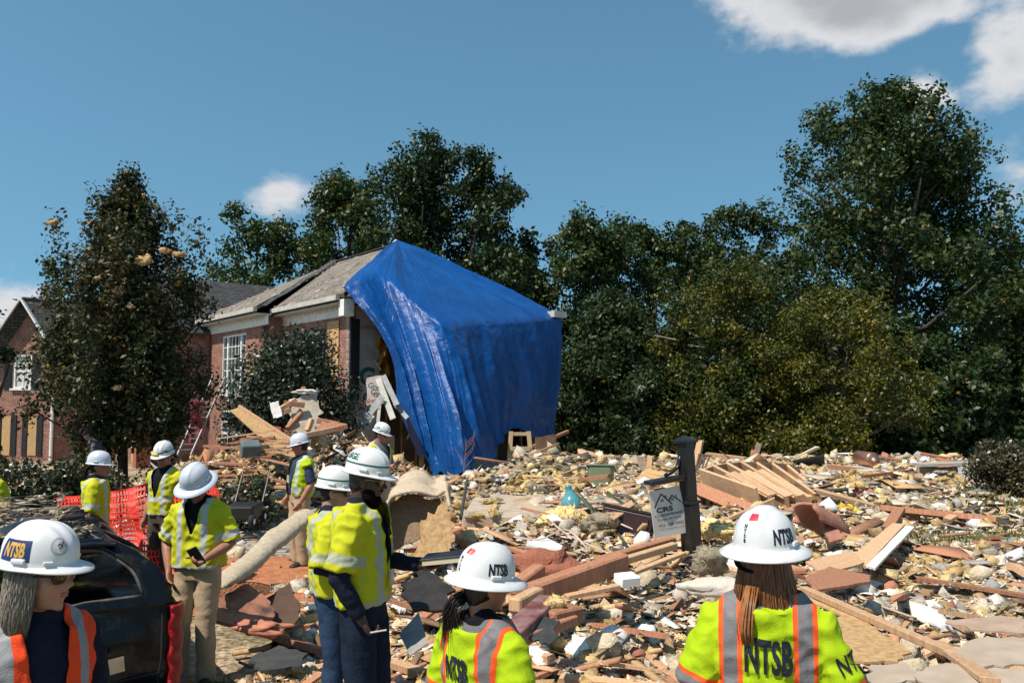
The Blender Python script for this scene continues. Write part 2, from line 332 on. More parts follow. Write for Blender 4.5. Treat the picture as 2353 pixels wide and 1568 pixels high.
def shingle_mat(name, c1, c2):
    m = bpy.data.materials.new(name); m.use_nodes = True; nt = m.node_tree; b = nt.nodes['Principled BSDF']; uv = N(nt, 'ShaderNodeUVMap')
    bt = N(nt, 'ShaderNodeTexBrick', inp={'Scale': 1.0, 'Mortar Size': .012, 'Mortar Smooth': .3, 'Brick Width': .3, 'Row Height': .15, 'Color1': (*c1, 1), 'Color2': (*c2, 1), 'Mortar': (*[v*.35 for v in c2], 1)})
    nt.links.new(uv.outputs[0], bt.inputs['Vector'])
    nb = N(nt, 'ShaderNodeTexNoise', inp={'Scale': 1.2, 'Detail': 9, 'Roughness': .7}); nt.links.new(uv.outputs[0], nb.inputs['Vector'])
    cr = N(nt, 'ShaderNodeValToRGB'); e = cr.color_ramp.elements; e[0].position = .35; e[0].color = (.65, .65, .67, 1); e[1].position = .7; e[1].color = (1.35, 1.3, 1.22, 1); nt.links.new(nb.outputs[0], cr.inputs[0])
    mx = N(nt, 'ShaderNodeMix', data_type='RGBA', blend_type='MULTIPLY'); mx.inputs[0].default_value = 1
    nt.links.new(bt.outputs['Color'], mx.inputs[6]); nt.links.new(cr.outputs[0], mx.inputs[7]); nt.links.new(mx.outputs[2], b.inputs['Base Color'])
    bp = N(nt, 'ShaderNodeBump', inp={'Strength': 1, 'Distance': .02}, invert=True); nt.links.new(bt.outputs['Fac'], bp.inputs['Height']); nt.links.new(bp.outputs[0], b.inputs['Normal']); b.inputs['Roughness'].default_value = .95; b.inputs['Specular IOR Level'].default_value = .15
    return m
m_shing = shingle_mat('weathered_shingles', (.27, .24, .205), (.19, .168, .145))
m_shing2 = shingle_mat('dark_shingles', (.085, .085, .088), (.055, .055, .06))
def wall(name, a, bb, z0, z1, m, parent, openings=(), th=.2, gable=None):
    """wall from plan point a to bb with real openings [(s0,s1,z0,z1)], uv in metres; outward side is on the right of a->bb"""
    a = Vector(a); bb = Vector(bb); L = (bb-a).length; e = (bb-a)/L; nrm = Vector((e.y, -e.x))
    ss = sorted({0, L, *[o[0] for o in openings], *[o[1] for o in openings]}); zs = sorted({z0, z1, *[o[2] for o in openings], *[o[3] for o in openings]})
    bm = bmesh.new(); uvl = bm.loops.layers.uv.new('UVMap')
    def quad(c, uvs):
        f = bm.faces.new([bm.verts.new(p) for p in c])
        for l, q in zip(f.loops, uvs): l[uvl].uv = q
    def pt(s, z, dpt=0): p = a+e*s-nrm*dpt; return (p.x, p.y, z)
    for i in range(len(ss)-1):
        for j in range(len(zs)-1):
            s0, s1, q0, q1 = ss[i], ss[i+1], zs[j], zs[j+1]; cs, cz = (s0+s1)/2, (q0+q1)/2
            if any(o[0] < cs < o[1] and o[2] < cz < o[3] for o in openings): continue
            quad([pt(s0, q0), pt(s1, q0), pt(s1, q1), pt(s0, q1)], [(s0, q0), (s1, q0), (s1, q1), (s0, q1)])
            quad([pt(s0, q0, th), pt(s0, q1, th), pt(s1, q1, th), pt(s1, q0, th)], [(s0, q0), (s0, q1), (s1, q1), (s1, q0)])
    for (s0, s1, q0, q1) in openings:
        for c in ([pt(s0, q0), pt(s0, q1), pt(s0, q1, th), pt(s0, q0, th)], [pt(s1, q0), pt(s1, q0, th), pt(s1, q1, th), pt(s1, q1)], [pt(s0, q1), pt(s1, q1), pt(s1, q1, th), pt(s0, q1, th)], [pt(s0, q0), pt(s0, q0, th), pt(s1, q0, th), pt(s1, q0)]):
            quad(c, [(0, 0), (0, .5), (.2, .5), (.2, 0)])
    for s0 in (0, L):
        quad([pt(s0, z0), pt(s0, z1), pt(s0, z1, th), pt(s0, z0, th)], [(0, z0), (0, z1), (th, z1), (th, z0)])
    if gable:
        sm, zt = gable
        f = bm.faces.new([bm.verts.new(p) for p in (pt(0, z1), pt(L, z1), pt(sm, zt))])
        for l, q in zip(f.loops, ((0, z1), (L, z1), (sm, zt))): l[uvl].uv = q
    me = bpy.data.meshes.new(name); bm.to_mesh(me); bm.free()
    o = link(name, me, m, parent)
    def put(s, z, out): p = a+e*s+nrm*out; return Vector((p.x, p.y, z))
    o_frame = (e, nrm, put)
    return o, o_frame
def window(parent, fr, s0, s1, z0, z1, grid=(2, 3), shutters=(True, True), blind=True, pane_m=None):
    e, nrm, put = fr; rot = Matrix(((e.x, nrm.x, 0), (e.y, nrm.y, 0), (0, 0, 1)))
    fb = MB(); w = .07
    for c, sz in ((((s0+w/2), (z0+z1)/2), (w, z1-z0)), (((s1-w/2), (z0+z1)/2), (w, z1-z0)), (((s0+s1)/2, z1-w/2), (s1-s0-2*w, w)), (((s0+s1)/2, z0+w/2), (s1-s0-2*w, w))):
        fb.box(put(c[0], c[1], -.06), (sz[0], .09, sz[1]), rot)
    win = fb.build('window', m_white, parent)
    gl = MB().box(put((s0+s1)/2, (z0+z1)/2, -.09), (s1-s0-.05, .02, z1-z0-.05), rot).build('pane', pane_m or m_glass, win)
    mu = MB()
    for i in range(1, grid[0]): mu.box(put(s0+(s1-s0)*i/grid[0], (z0+z1)/2, -.068), (.03 if grid[0] > 2 or i != 1 else .045, .03, z1-z0-.14), rot)
    for j in range(1, grid[1]): mu.box(put((s0+s1)/2, z0+(z1-z0)*j/grid[1], -.066), (s1-s0-.14, .026, .028 if j*2 != grid[1] else .06), rot)
    mu.build('muntin', m_white, win)
    MB().box(put((s0+s1)/2, z0-.04, .04), (s1-s0+.16, .14, .08), rot).build('sill', m_white, win)
    for k, on in enumerate(shutters):
        if not on: continue
        c = s0-.24 if k == 0 else s1+.24; sh = MB(); sh.box(put(c, (z0+z1)/2, .022), (.36, .03, z1-z0+.1), rot)
        n = 16
        for q in range(n): sh.box(put(c, z0+(z1-z0)*(q+.5)/n, .043), (.27, .02, (z1-z0)/n*.55), rot)
        sh.build('shutter', m_black, parent)
    return win
def osb(parent, fr, s0, s1, z0, z1, out=.03):
    e, nrm, put = fr; rot = Matrix(((e.x, nrm.x, 0), (e.y, nrm.y, 0), (0, 0, 1)))
    return MB().box(put((s0+s1)/2, (z0+z1)/2, out), (s1-s0, .02, z1-z0), rot).build('plywood_cover', m_osb, parent)
def roof_poly(name, pts, m, parent, eave, th=.12):
    """roof plane through 3D pts; uv: u along eave direction, v up slope"""
    pts = [Vector(p) for p in pts]; n = (pts[1]-pts[0]).cross(pts[2]-pts[0]).normalized()
    if n.z < 0: pts = pts[::-1]; n = -n
    u = Vector(eave).normalized(); v = n.cross(u); bm = bmesh.new(); uvl = bm.loops.layers.uv.new('UVMap')
    top = [bm.verts.new(p) for p in pts]; bot = [bm.verts.new(p-n*th) for p in pts]
    fs = [bm.faces.new(top), bm.faces.new(bot[::-1])]+[bm.faces.new((top[i], bot[i], bot[(i+1) % len(pts)], top[(i+1) % len(pts)])) for i in range(len(pts))]
    for f in fs:
        for l in f.loops: l[uvl].uv = (l.vert.co.dot(u), l.vert.co.dot(v))
    me = bpy.data.meshes.new(name); bm.normal_update(); bm.to_mesh(me); bm.free(); return link(name, me, m, parent)
house = thing('brick_house', 'blast damaged red brick two storey house, its right end draped with blue tarpaulin', 'house', (A.x, A.y, 0))
house.location = (0, 0, 0)
OV = .45   # eave overhang
def pl(t, w): p = A+E1*t+E2*w; return (p.x, p.y)
ZW = ZE-.28
# front walls (outward = -E2): a -> b must have outward on its right: direction -E1
JT = 5.5; JP = -.75   # the bay that steps forward
W0 = OV
wf, fr = wall('wall', pl(JT, W0), pl(OV, W0), ZB, ZW, m_brick, house, [(JT-3.5, JT-2.55, 2.7, 4.25), (JT-3.5, JT-2.4, .3, 1.7)])
window(house, fr, JT-3.5, JT-2.55, 2.7, 4.25, (2, 4), (True, True), pane_m=m_curtain)
window(house, fr, JT-3.5, JT-2.4, .3, 1.7, (2, 4), (False, False))
osb(house, fr, JT-1.92, JT-1.12, 2.6, 4.5)
wb, frb = wall('wall', pl(11.3, W0+JP), pl(JT, W0+JP), ZB, ZW, m_brick, house, [(1.55, 4.1, 2.2, 4.45), (1.6, 4.0, -.2, 1.6)])
e_, n_, put_ = frb
window(house, frb, 1.55, 2.1, 2.2, 4.45, (1, 5), (False, False)); window(house, frb, 2.1, 3.55, 2.2, 4.45, (4, 5), (False, False)); window(house, frb, 3.55, 4.1, 2.2, 4.45, (1, 5), (False, False))
window(house, frb, 1.6, 4.0, -.2, 1.6, (4, 4), (False, False))
osb(house, frb, 4.4, 5.75, 2.2, 3.35, .06)
wall('wall', pl(JT, W0+JP), pl(JT, W0), ZB, ZW, m_brick, house)
wall('wall', pl(11.3, 8.3), pl(11.3, W0+JP), ZB, ZW, m_brick, house)
wall('wall', pl(OV, 8.3), pl(11.3, 8.3), ZB, ZW, m_brick, house)
# end wall: foam sheathing torn open over studs
m_foam = mat('white_foam_sheathing', (.55, .46, .42), (.4, .33, .3), rough=.7, scale=3)
we, fre = wall('sheathing_wall', pl(OV, W0), pl(OV, 8.3), ZB, ZW, m_foam, house, [(1.05, 4.6, .9, 4.3), (5.2, 7.4, -.1, 1.8), (1.6, 4.6, -.7, .9)])
ee, ne, pute = fre; rote = Matrix(((ee.x, ne.x, 0), (ee.y, ne.y, 0), (0, 0, 1)))
for i in range(13): MB().box(pute(.9+i*.55, 2.0, -.3), (.05, .1, 5.4), rote).build('stud', mat('raw_stud', (.42, .27, .14), (.3, .18, .09), rough=.85, scale=5, stretch=(6, 6, .6)), house)
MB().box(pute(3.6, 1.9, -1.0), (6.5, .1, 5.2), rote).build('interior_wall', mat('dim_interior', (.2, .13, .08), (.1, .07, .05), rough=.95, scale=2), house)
MB().box(pute(.17, 3.2, .03), (.3, .05, 2.6), rote).build('shutter', m_black, house)
for i in range(16):
    q0 = pute(random.uniform(.9, 3.2), random.uniform(-.4, 3.6), random.uniform(-.25, .25)); dv = Vector((random.uniform(-.5, .5), random.uniform(-.4, .1), random.uniform(-.9, .5)))*random.uniform(.5, 1.2)
    MB().bar(q0, q0+dv, random.uniform(.05, .16), random.uniform(.02, .05)).build('broken_stud', random.choice((m_wgrey, mat('raw_stud', (.42, .27, .14)), mat('brown_splinter', (.22, .12, .07), rough=.9, scale=6))), house)
ins = MB()
for i in range(5):
    z0 = 2.1+i*.5; ins.tube([pute(1.02+.09*math.sin(i*2.1), z0, .0), pute(1.2+.12*math.sin(i*1.3+1), z0+.3, .07), pute(1.25, z0+.62, -.02)], [(.26, .08), (.33, .12), (.24, .08)], 9)
link('torn_insulation', remesh(ins, .04, 3, disp=lambda c: .05*mnoise.noise(Vector(c)*6)), mat('amber_insulation', (.45, .19, .045), (.24, .09, .02), rough=.95, scale=6, bump=1, spec=.05), house)
m_ink = mat('green_print', (.02, .13, .1), rough=.6); m_inkr = mat('red_print', (.4, .12, .1), rough=.6)
def wall_text(s, size, ps, z, put, e, m, parent, out=.006, sx=1.0, roll=0, off=.0):
    V, F = txtmesh(s, size, off, sx); mb = MB(); c, sn = math.cos(roll), math.sin(roll)
    mb.add([put(ps+(x*c-y*sn), z+(x*sn+y*c), out) for x, y in V], F); return mb.build('print', m, parent)
wall_text('G', .75, .62, 2.72, pute, ee, m_ink, we, off=.03); wall_text('thers', .24, .62, 4.28, pute, ee, m_inkr, we)
wall_text('O', .3, .6, 2.1, pute, ee, m_ink, we, off=.02)
# cornice, soffit, gutter along the eaves
def eave_run(t0, t1, w, axis=0):
    for nm, m, z0, z1, o0, o1 in (('frieze', m_white, ZW-.32, ZW+.02, W0-.06, W0-.01), ('soffit', m_wgrey, ZW, ZW+.06, .02, W0+.1), ('gutter', m_wgrey, ZE-.17, ZE-.02, -.1, .03)):
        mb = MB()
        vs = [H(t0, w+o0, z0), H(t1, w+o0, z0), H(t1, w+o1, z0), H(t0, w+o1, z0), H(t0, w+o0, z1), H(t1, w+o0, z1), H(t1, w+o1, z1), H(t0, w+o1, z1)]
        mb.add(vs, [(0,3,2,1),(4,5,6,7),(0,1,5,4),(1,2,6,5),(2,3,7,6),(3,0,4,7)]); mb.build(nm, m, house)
    dn = MB(); n = int((t1-t0)/.16)
    for i in range(n):
        t = t0+(i+.25)*(t1-t0)/n
        vs = [H(t, w+W0-.11, ZW-.1), H(t+.08, w+W0-.11, ZW-.1), H(t+.08, w+W0-.05, ZW-.1), H(t, w+W0-.05, ZW-.1), H(t, w+W0-.11, ZW-.01), H(t+.08, w+W0-.11, ZW-.01), H(t+.08, w+W0-.05, ZW-.01), H(t, w+W0-.05, ZW-.01)]
        dn.add(vs, [(0,3,2,1),(4,5,6,7),(0,1,5,4),(1,2,6,5),(2,3,7,6),(3,0,4,7)])
    d_ = dn.build('dentils', m_white, house); d_['kind'] = 'stuff'
eave_run(.3, JT-.0, 0); eave_run(JT-.45, 11.5, JP)
MB().tube([H(JT+.12, W0-.12, ZE-.2), H(JT+.12, W0-.12, 1)], .045, 8).build('downspout', m_wgrey, house)
MB().box(H(.22, .22, ZW-.12), (.34, .34, .5), Matrix(((E1.x, E2.x, 0), (E1.y, E2.y, 0), (0, 0, 1)))).build('corner_board', m_white, house)
# roof planes
RC = 4.35
roof_poly('roof', [H(0, 0, ZE), H(JT, 0, ZE), H(9.6, RC, ZR), H(RC, RC, ZR)], m_shing, house, E1.to_3d())
roof_poly('roof', [H(JT-.35, JP, ZE), H(11.6, JP, ZE), H(9.62, RC, ZR+.015)], m_shing, house, E1.to_3d())
roof_poly('roof', [H(.1, .1, ZE-.05), H(RC, RC, ZR-.06), H(.7, 8.0, ZE-.1)], m_shing, house, E2.to_3d())
roof_poly('roof', [H(.7, 8.7, ZE-.1), H(RC+.05, RC, ZR-.03), H(9.6, RC, ZR), H(11.6, 8.7, ZE)], m_shing, house, E1.to_3d())
roof_poly('roof', [H(11.6, JP, ZE), H(9.6, RC, ZR), H(11.6, 8.7, ZE)], m_shing, house, E2.to_3d())
vl = MB(); a_, b_ = H(JT-.1, JP*.5, ZE+.07), H(9.4, RC-.1, ZR+.05); up = Vector((0, 0, .05)); sd = E1.to_3d()*.22
vl.tube([a_.lerp(b_, k/8)+Vector((0, 0, .03*math.sin(k*1.9))) for k in range(9)], [(.15, .03)]*9, 8); vl.build('ridge_cap', mat('dark_felt', (.075, .072, .07), (.05, .05, .05), rough=.9, scale=8, bump=.5), house, True)
MB().tube([H(RC, RC, ZR+.02), H(9.6, RC, ZR+.02)], [(.12, .05)]*2, 8).build('ridge_cap', m_shing, house)
MB().box(H(.0, 8.45, ZE-.12), (.5, .6, .22), Matrix(((E1.x, E2.x, 0), (E1.y, E2.y, 0), (0, 0, 1)))).build('soffit', m_wgrey, house)
# gabled wing with the entry
G0, G1, GP = 11.3, 17.2, -2.3
wg, frg = wall('wall', pl(G1, GP), pl(G0+.05, GP), ZB, ZE-.4, m_brick, house, [(3.3, 4.3, 2.3, 4.3), (2.6, 4.3, -.7, 1.55)], gable=((G1-G0)/2, ZE+1.75))
window(house, frg, 3.3, 4.3, 2.3, 4.3, (2, 4), (True, True), pane_m=m_curtain); osb(house, frg, 2.5, 3.6, -.75, 1.5, .05)
wall('wall', pl(G0+.05, GP), pl(G0+.05, W0+JP), ZB, ZE-.4, m_brick, house)
wall('wall', pl(G1, 7), pl(G1, GP), ZB, ZE-.4, m_brick, house)
GM = (G0+G1)/2; ZG = ZE+2.0
roof_poly('roof', [H(G0-.3, GP-.35, ZE-.55), H(G0-.3, 8, ZE-.55), H(GM, 8, ZG), H(GM, GP-.35, ZG)], m_shing2, house, E2.to_3d())
roof_poly('roof', [H(G1+.3, GP-.35, ZE-.55), H(G1+.3, 8, ZE-.55), H(GM, 8, ZG), H(GM, GP-.35, ZG)], m_shing2, house, E2.to_3d())
for t0 in (G0-.3, G1+.3): MB().bar(H(t0, GP-.38, ZE-.62), H(GM, GP-.38, ZG-.07), .06, .26, up=-E2.to_3d()).build('rake_board', m_white, house)
# entry porch
pr = MB().add([H(G0-.9, GP-1.5, 1.95), H(G0+2.9, GP-1.5, 1.95), H(G0+2.9, GP, 1.95), H(G0-.9, GP, 1.95), H(G0-.9, GP-1.5, 2.3), H(G0+2.9, GP-1.5, 2.3), H(G0+2.9, GP, 2.55), H(G0-.9, GP, 2.55)], [(0,3,2,1),(4,5,6,7),(0,1,5,4),(1,2,6,5),(2,3,7,6),(3,0,4,7)]).build('porch_roof', m_wgrey, house)
for t in (G0-.75, G0-.35, G0+2.7): MB().tube([H(t, GP-1.35, ZB), H(t, GP-1.35, 1.95)], .09, 10).build('porch_column', m_white, house, True)
MB().box(H(G0+.3, GP-.4, .6), (.5, .5, 2.7), Matrix(((E1.x, E2.x, 0), (E1.y, E2.y, 0), (0, 0, 1)))).build('brick_pier', mat('pier_brick', (.36, .13, .085), (.24, .08, .05), rough=.9, scale=14, bump=.5), house)
# shattered shingle / insulation scraps lying on the roof
m_scrap = mat('scrap_mixed', (1, 1, 1), (.7, .7, .7), rough=.9, scale=9, attr=True, bump=.3)
# ------------------------------------------------------------------ the left house
LX, LY = -19.4, 34.0
house2 = thing('brick_house', 'red brick house at the far left with steep gable and boarded lower windows', 'house', (0, 0, 0))
la = Vector((-22.45, 34.45)); lb = Vector((LX, LY)); LZ = 3.95
wl, frl = wall('wall', la, lb, -.8, LZ, m_brick, house2, [(1.0, 1.85, 2.45, 4.0-.1)], gable=(1.54, 6.2))
window(house2, frl, 1.0, 1.85, 2.45, 3.9, (2, 4), (True, True), pane_m=m_curtain)
el_, nl_, putl = frl; rotl = Matrix(((el_.x, nl_.x, 0), (el_.y, nl_.y, 0), (0, 0, 1)))
for s in (.78, 2.02):
    osb(house2, frl, s-.2, s+.2, -.4, 1.25, .02)
    for q in (-.36, .36): MB().box(putl(s+q, .45, .02), (.24, .04, 1.75), rotl).build('shutter', m_black, house2)
sd2 = lb+E2*9.5
wall('wall', lb, sd2, -.8, LZ+.8, m_brick, house2)
MB().tube([putl(2.98, LZ-.1, .08), putl(2.98, -.7, .08)], .07, 8).build('downspout', m_white, house2)
rm = la.lerp(lb, .5); bk = E2*9.5
for q in (la+(la-lb).normalized()*.3, lb+(lb-la).normalized()*.3):
    zz = LZ-.15
    roof_poly('roof', [(q.x, q.y-.4, zz), (q.x+bk.x, q.y+bk.y, zz), (rm.x+bk.x, rm.y+bk.y, 6.35), (rm.x, rm.y-.4, 6.35)], m_shing2, house2, E2.to_3d())
    MB().bar((q.x, q.y-.44, zz-.08), (rm.x, rm.y-.44, 6.27), .06, .26, up=(0, -1, 0)).build('rake_board', m_white, house2)
m_shadowfoil = None
# ------------------------------------------------------------------ blue tarpaulin over the broken end
crest = [(788, 662, 23.45), (828, 648, 23.7), (872, 640, 24.2), (905, 658, 24.0), (945, 694, 23.6), (985, 728, 23.2), (1022, 753, 23.0), (1060, 749, 23.8), (1110, 746, 24.9), (1160, 743, 26.0), (1220, 739, 27.4), (1291, 732, 29.0)]
bott = [(968, 1050, 22.4), (985, 1085, 22.0), (1012, 1090, 21.7), (1030, 1088, 21.5), (1052, 1084, 21.6), (1080, 1074, 22.0), (1106, 1060, 22.6), (1134, 1040, 23.6), (1156, 1006, 24.8), (1185, 992, 26.0), (1225, 1000, 27.4), (1287, 1003, 29.0)]
C3 = [P(*c) for c in crest]; B3 = [P(*c) for c in bott]
def interp(pts, u):
    t = u*(len(pts)-1); i = min(int(t), len(pts)-2); f = t-i
    p0, p1, p2, p3 = pts[max(i-1, 0)], pts[i], pts[i+1], pts[min(i+2, len(pts)-1)]
    return .5*((2*p1)+(p2-p0)*f+(2*p0-5*p1+4*p2-p3)*f*f+(3*p1-p0-3*p2+p3)*f**3)
OUT = Vector((E1.x*-1, E1.y*-1, 0))
NU, NV = 220, 90; V = []; 
def tn(p, s, o=0.0): return mnoise.noise(Vector((p[0]*s+o, p[1]*s, p[2]*s)))
apex = H(RC, RC, ZR+.1)
rows_roof = 34
for j in range(rows_roof):            # hip slope: apex -> crest
    f = j/rows_roof
    for i in range(NU+1):
        u = i/NU; c = interp(C3, u); p = apex.lerp(c, f)
        amp = f*(1-f)*4
        # the sheet sags between rafters and pulls into creases that run from the ridge down
        crease = .16*amp*(.2-abs(mnoise.noise(Vector((u*7+.5*f, f*.6, 3.3)))))+.07*amp*(.2-abs(mnoise.noise(Vector((u*19, f*1.2, 8.3)))))+.05*amp*tn(p, .9, 5)
        p = p+Vector((0, 0, 1))*crease+OUT*0
        p = p+Vector((0, 0, .03))*tn(p, 3.0, 2)*min(1, f*4)+Vector((0, 0, .07+.10*min(1, f*6)*min(1, (1-f)*5)))
        V.append(p)
for j in range(NV+1):                 # hanging curtain
    v = j/NV
    for i in range(NU+1):
        u = i/NU; c = interp(C3, u); b = interp(B3, u)
        p = c.lerp(b, v)
        # left hem billows, folds deepen towards the foot
        s_ = u+.07*v*(1-u)+.012*math.sin(v*5+u*9)
        fold = 1.5*mnoise.noise(Vector((s_*9.5, v*.5, 1.7)))+.75*mnoise.noise(Vector((s_*23, v*.8, 4.1)))+.25*mnoise.noise(Vector((s_*55, v*1.5, 9.0)))
        w = s_*6
        a = .38*min(1, v*1.5)*(.45+.9*max(0, .4+mnoise.noise(Vector((u*4, v*1.2, 7)))))
        p = p+OUT*(fold*a+.30*math.sin(math.pi*min(1, v*1.1))*.6)
        p = p+Vector((1, 0, 0))*(.42*math.exp(-((u-.0)/.10)**2)*math.sin(math.pi*min(1, v*1.45)))
        p = p+E2.to_3d()*(.12*mnoise.noise(Vector((s_*9.5+3, v*.5, 2.2)))*min(1, v*2))
        p = p+Vector((0, 0, 1))*(.03*tn(p, 1.7)) + OUT*.03*tn(p, 3.1, 7)
        if v > .9: p = p+Vector((0, 0, 1))*((v-.9)*.9*math.sin(u*40)+(v-.9)*.6*math.sin(u*17))
        if v < .07: p = p+Vector((0, 0, .05*tn(c, 6)))
        V.append(p)
tot = rows_roof+NV+1; ii = np.arange(tot*(NU+1)).reshape(tot, NU+1)
F = np.stack([ii[:-1, :-1].ravel(), ii[1:, :-1].ravel(), ii[1:, 1:].ravel(), ii[:-1, 1:].ravel()], 1)
m_tarp = bpy.data.materials.new('blue_poly_tarp'); m_tarp.use_nodes = True; nt = m_tarp.node_tree; b = nt.nodes['Principled BSDF']
tc = N(nt, 'ShaderNodeTexCoord'); n1 = N(nt, 'ShaderNodeTexNoise', inp={'Scale': 1.1, 'Detail': 7, 'Roughness': .62}); nt.links.new(tc.outputs['Object'], n1.inputs['Vector'])
cr = N(nt, 'ShaderNodeValToRGB'); e = cr.color_ramp.elements; e[0].position = .3; e[0].color = (.0013, .043, .175, 1); e[1].position = .72; e[1].color = (.0028, .076, .285, 1); nt.links.new(n1.outputs[0], cr.inputs[0]); nt.links.new(cr.outputs[0], b.inputs['Base Color'])
b.inputs['Roughness'].default_value = .36; b.inputs['Specular IOR Level'].default_value = .32
n2 = N(nt, 'ShaderNodeTexNoise', inp={'Scale': 4.0, 'Detail': 7, 'Roughness': .6, 'Distortion': .8}); nt.links.new(tc.outputs['Object'], n2.inputs['Vector'])
bp = N(nt, 'ShaderNodeBump', inp={'Strength': .7, 'Distance': .06}); nt.links.new(n2.outputs[0], bp.inputs['Height']); nt.links.new(bp.outputs[0], b.inputs['Normal'])
tp = link('tarpaulin', np_mesh('tarpaulin', np.array([tuple(p) for p in V]), F), m_tarp, smooth=True)
tag(tp, 'large bright blue tarpaulin draped over the broken end of the brick house', 'tarp')
bt_ = MB().bar(H(-.02, -.0, ZE+.13)+Vector((0, 0, .06)), apex+Vector((-.05, 0, .08)), .07, .03).build('batten', mat('pale_batten', (.62, .5, .36), rough=.8, scale=5)); 
tag(bt_, 'pale wooden batten pinning the edge of the blue tarpaulin to the roof', 'batten')
# ------------------------------------------------------------------ foliage
def leaf_mat(name, rough=.45, tr=.22, spec=.32):
    m = bpy.data.materials.new(name); m.use_nodes = True; nt = m.node_tree; b = nt.nodes['Principled BSDF']; L = nt.links
    at = N(nt, 'ShaderNodeAttribute', attribute_name='Col'); L.new(at.outputs['Color'], b.inputs['Base Color'])
    b.inputs['Roughness'].default_value = rough; b.inputs['Specular IOR Level'].default_value = spec
    t = N(nt, 'ShaderNodeBsdfTranslucent'); L.new(at.outputs['Color'], t.inputs[0]); ms = N(nt, 'ShaderNodeMixShader'); ms.inputs[0].default_value = tr
    L.new(b.outputs[0], ms.inputs[1]); L.new(t.outputs[0], ms.inputs[2]); L.new(ms.outputs[0], nt.nodes['Material Output'].inputs[0]); return m
m_leaf = leaf_mat('leaves'); m_holly = leaf_mat('glossy_leaves', .38, .1, .4)
m_bark = mat('bark', (.09, .07, .055), (.04, .032, .026), rough=.95, scale=5, bump=1, stretch=(3, 3, .6))
def leaves(cl, n, size, cols, seed, shell=.32, up=.35, yellow=0, droop=0, aspect=.55, uppow=1.0):
    """n leaf faces spread through clumps cl = [(centre, radii)]; returns V, F, colour"""
    g = np.random.default_rng(seed); C = np.array([tuple(c[0]) for c in cl]); RR = np.array([c[1] for c in cl], float)
    w = RR.prod(1)**(2/3); w = w/w.sum(); k = g.choice(len(cl), n, p=w)
    d = g.normal(size=(n, 3)); d /= np.linalg.norm(d, axis=1)[:, None]
    r = 1-np.abs(g.normal(size=n))*shell; r = np.clip(r, .05, 1.12)
    pos = C[k]+d*RR[k]*r[:, None]+g.normal(size=(n, 3))*size*.5
    nr = d*.9+g.normal(size=(n, 3))*.55+np.array([0, 0, up]); nr /= np.linalg.norm(nr, axis=1)[:, None]
    t = np.cross(nr, g.normal(size=(n, 3))); t /= np.linalg.norm(t, axis=1)[:, None]+1e-9
    if droop: t = t+np.array([0, 0, -droop]); t /= np.linalg.norm(t, axis=1)[:, None]
    s = np.cross(nr, t); L = size*g.uniform(.6, 1.35, n)[:, None]; W = L*aspect
    V = np.stack([pos-t*L*.5, pos+s*W*.5+nr*L*.08, pos+t*L*.5, pos-s*W*.5+nr*L*.08], 1).reshape(-1, 3)
    F = np.arange(n*4).reshape(n, 4)
    cols = np.array(cols); ct = g.integers(0, len(cols), len(cl))[k]; c = cols[ct]*g.uniform(.55, 1.45, n)[:, None]
    mixc = cols[g.integers(0, len(cols), n)]; c = c*.65+mixc*.35*g.uniform(.6, 1.4, n)[:, None]
    if yellow: q = g.random(n) < yellow; c[q] = np.array([.35, .2, .03])*g.uniform(.6, 1.2, (q.sum(), 1))
    return V, F, np.repeat(c, 4, 0)
def crown_clumps(base, h, prof, rx, ry, n, seed, cr=(.16, .30), flat=.8):
    """billows of small twig clumps filling an envelope: prof = [(height fraction, radius fraction)]"""
    g = random.Random(seed); big = []
    hs = [p[0] for p in prof]; rs = [p[1] for p in prof]
    for i in range(n):
        f = hs[0]+(hs[-1]-hs[0])*((i+g.random())/n); r = float(np.interp(f, hs, rs)); a = g.uniform(0, 2*math.pi) if i % 3 else g.uniform(math.pi, 2*math.pi)
        k = g.uniform(*cr)*(.5+.5*r)*1.35
        q = math.sqrt(g.uniform(.0, 1))*max(.04, r-k*.55)
        big.append(((base[0]+rx*q*math.cos(a), base[1]+ry*q*math.sin(a), base[2]+h*f-(rx*k*.8 if f > .9 else 0)), (rx*k, ry*k, rx*k*flat)))
    return twigs(big, g)
def twigs(big, g, m=9):
    out = []
    for c, r in big:
        out.append((c, (r[0]*.72, r[1]*.72, r[2]*.72)))
        for j in range(m):
            d = Vector((g.gauss(0, 1), g.gauss(0, 1), g.gauss(.25, 1))).normalized(); q = g.uniform(.28, .5); e = g.uniform(.62, 1.0)
            out.append(((c[0]+d.x*r[0]*e, c[1]+d.y*r[1]*e, c[2]+d.z*r[2]*e), (r[0]*q, r[1]*q, r[2]*q*1.15)))
    return out
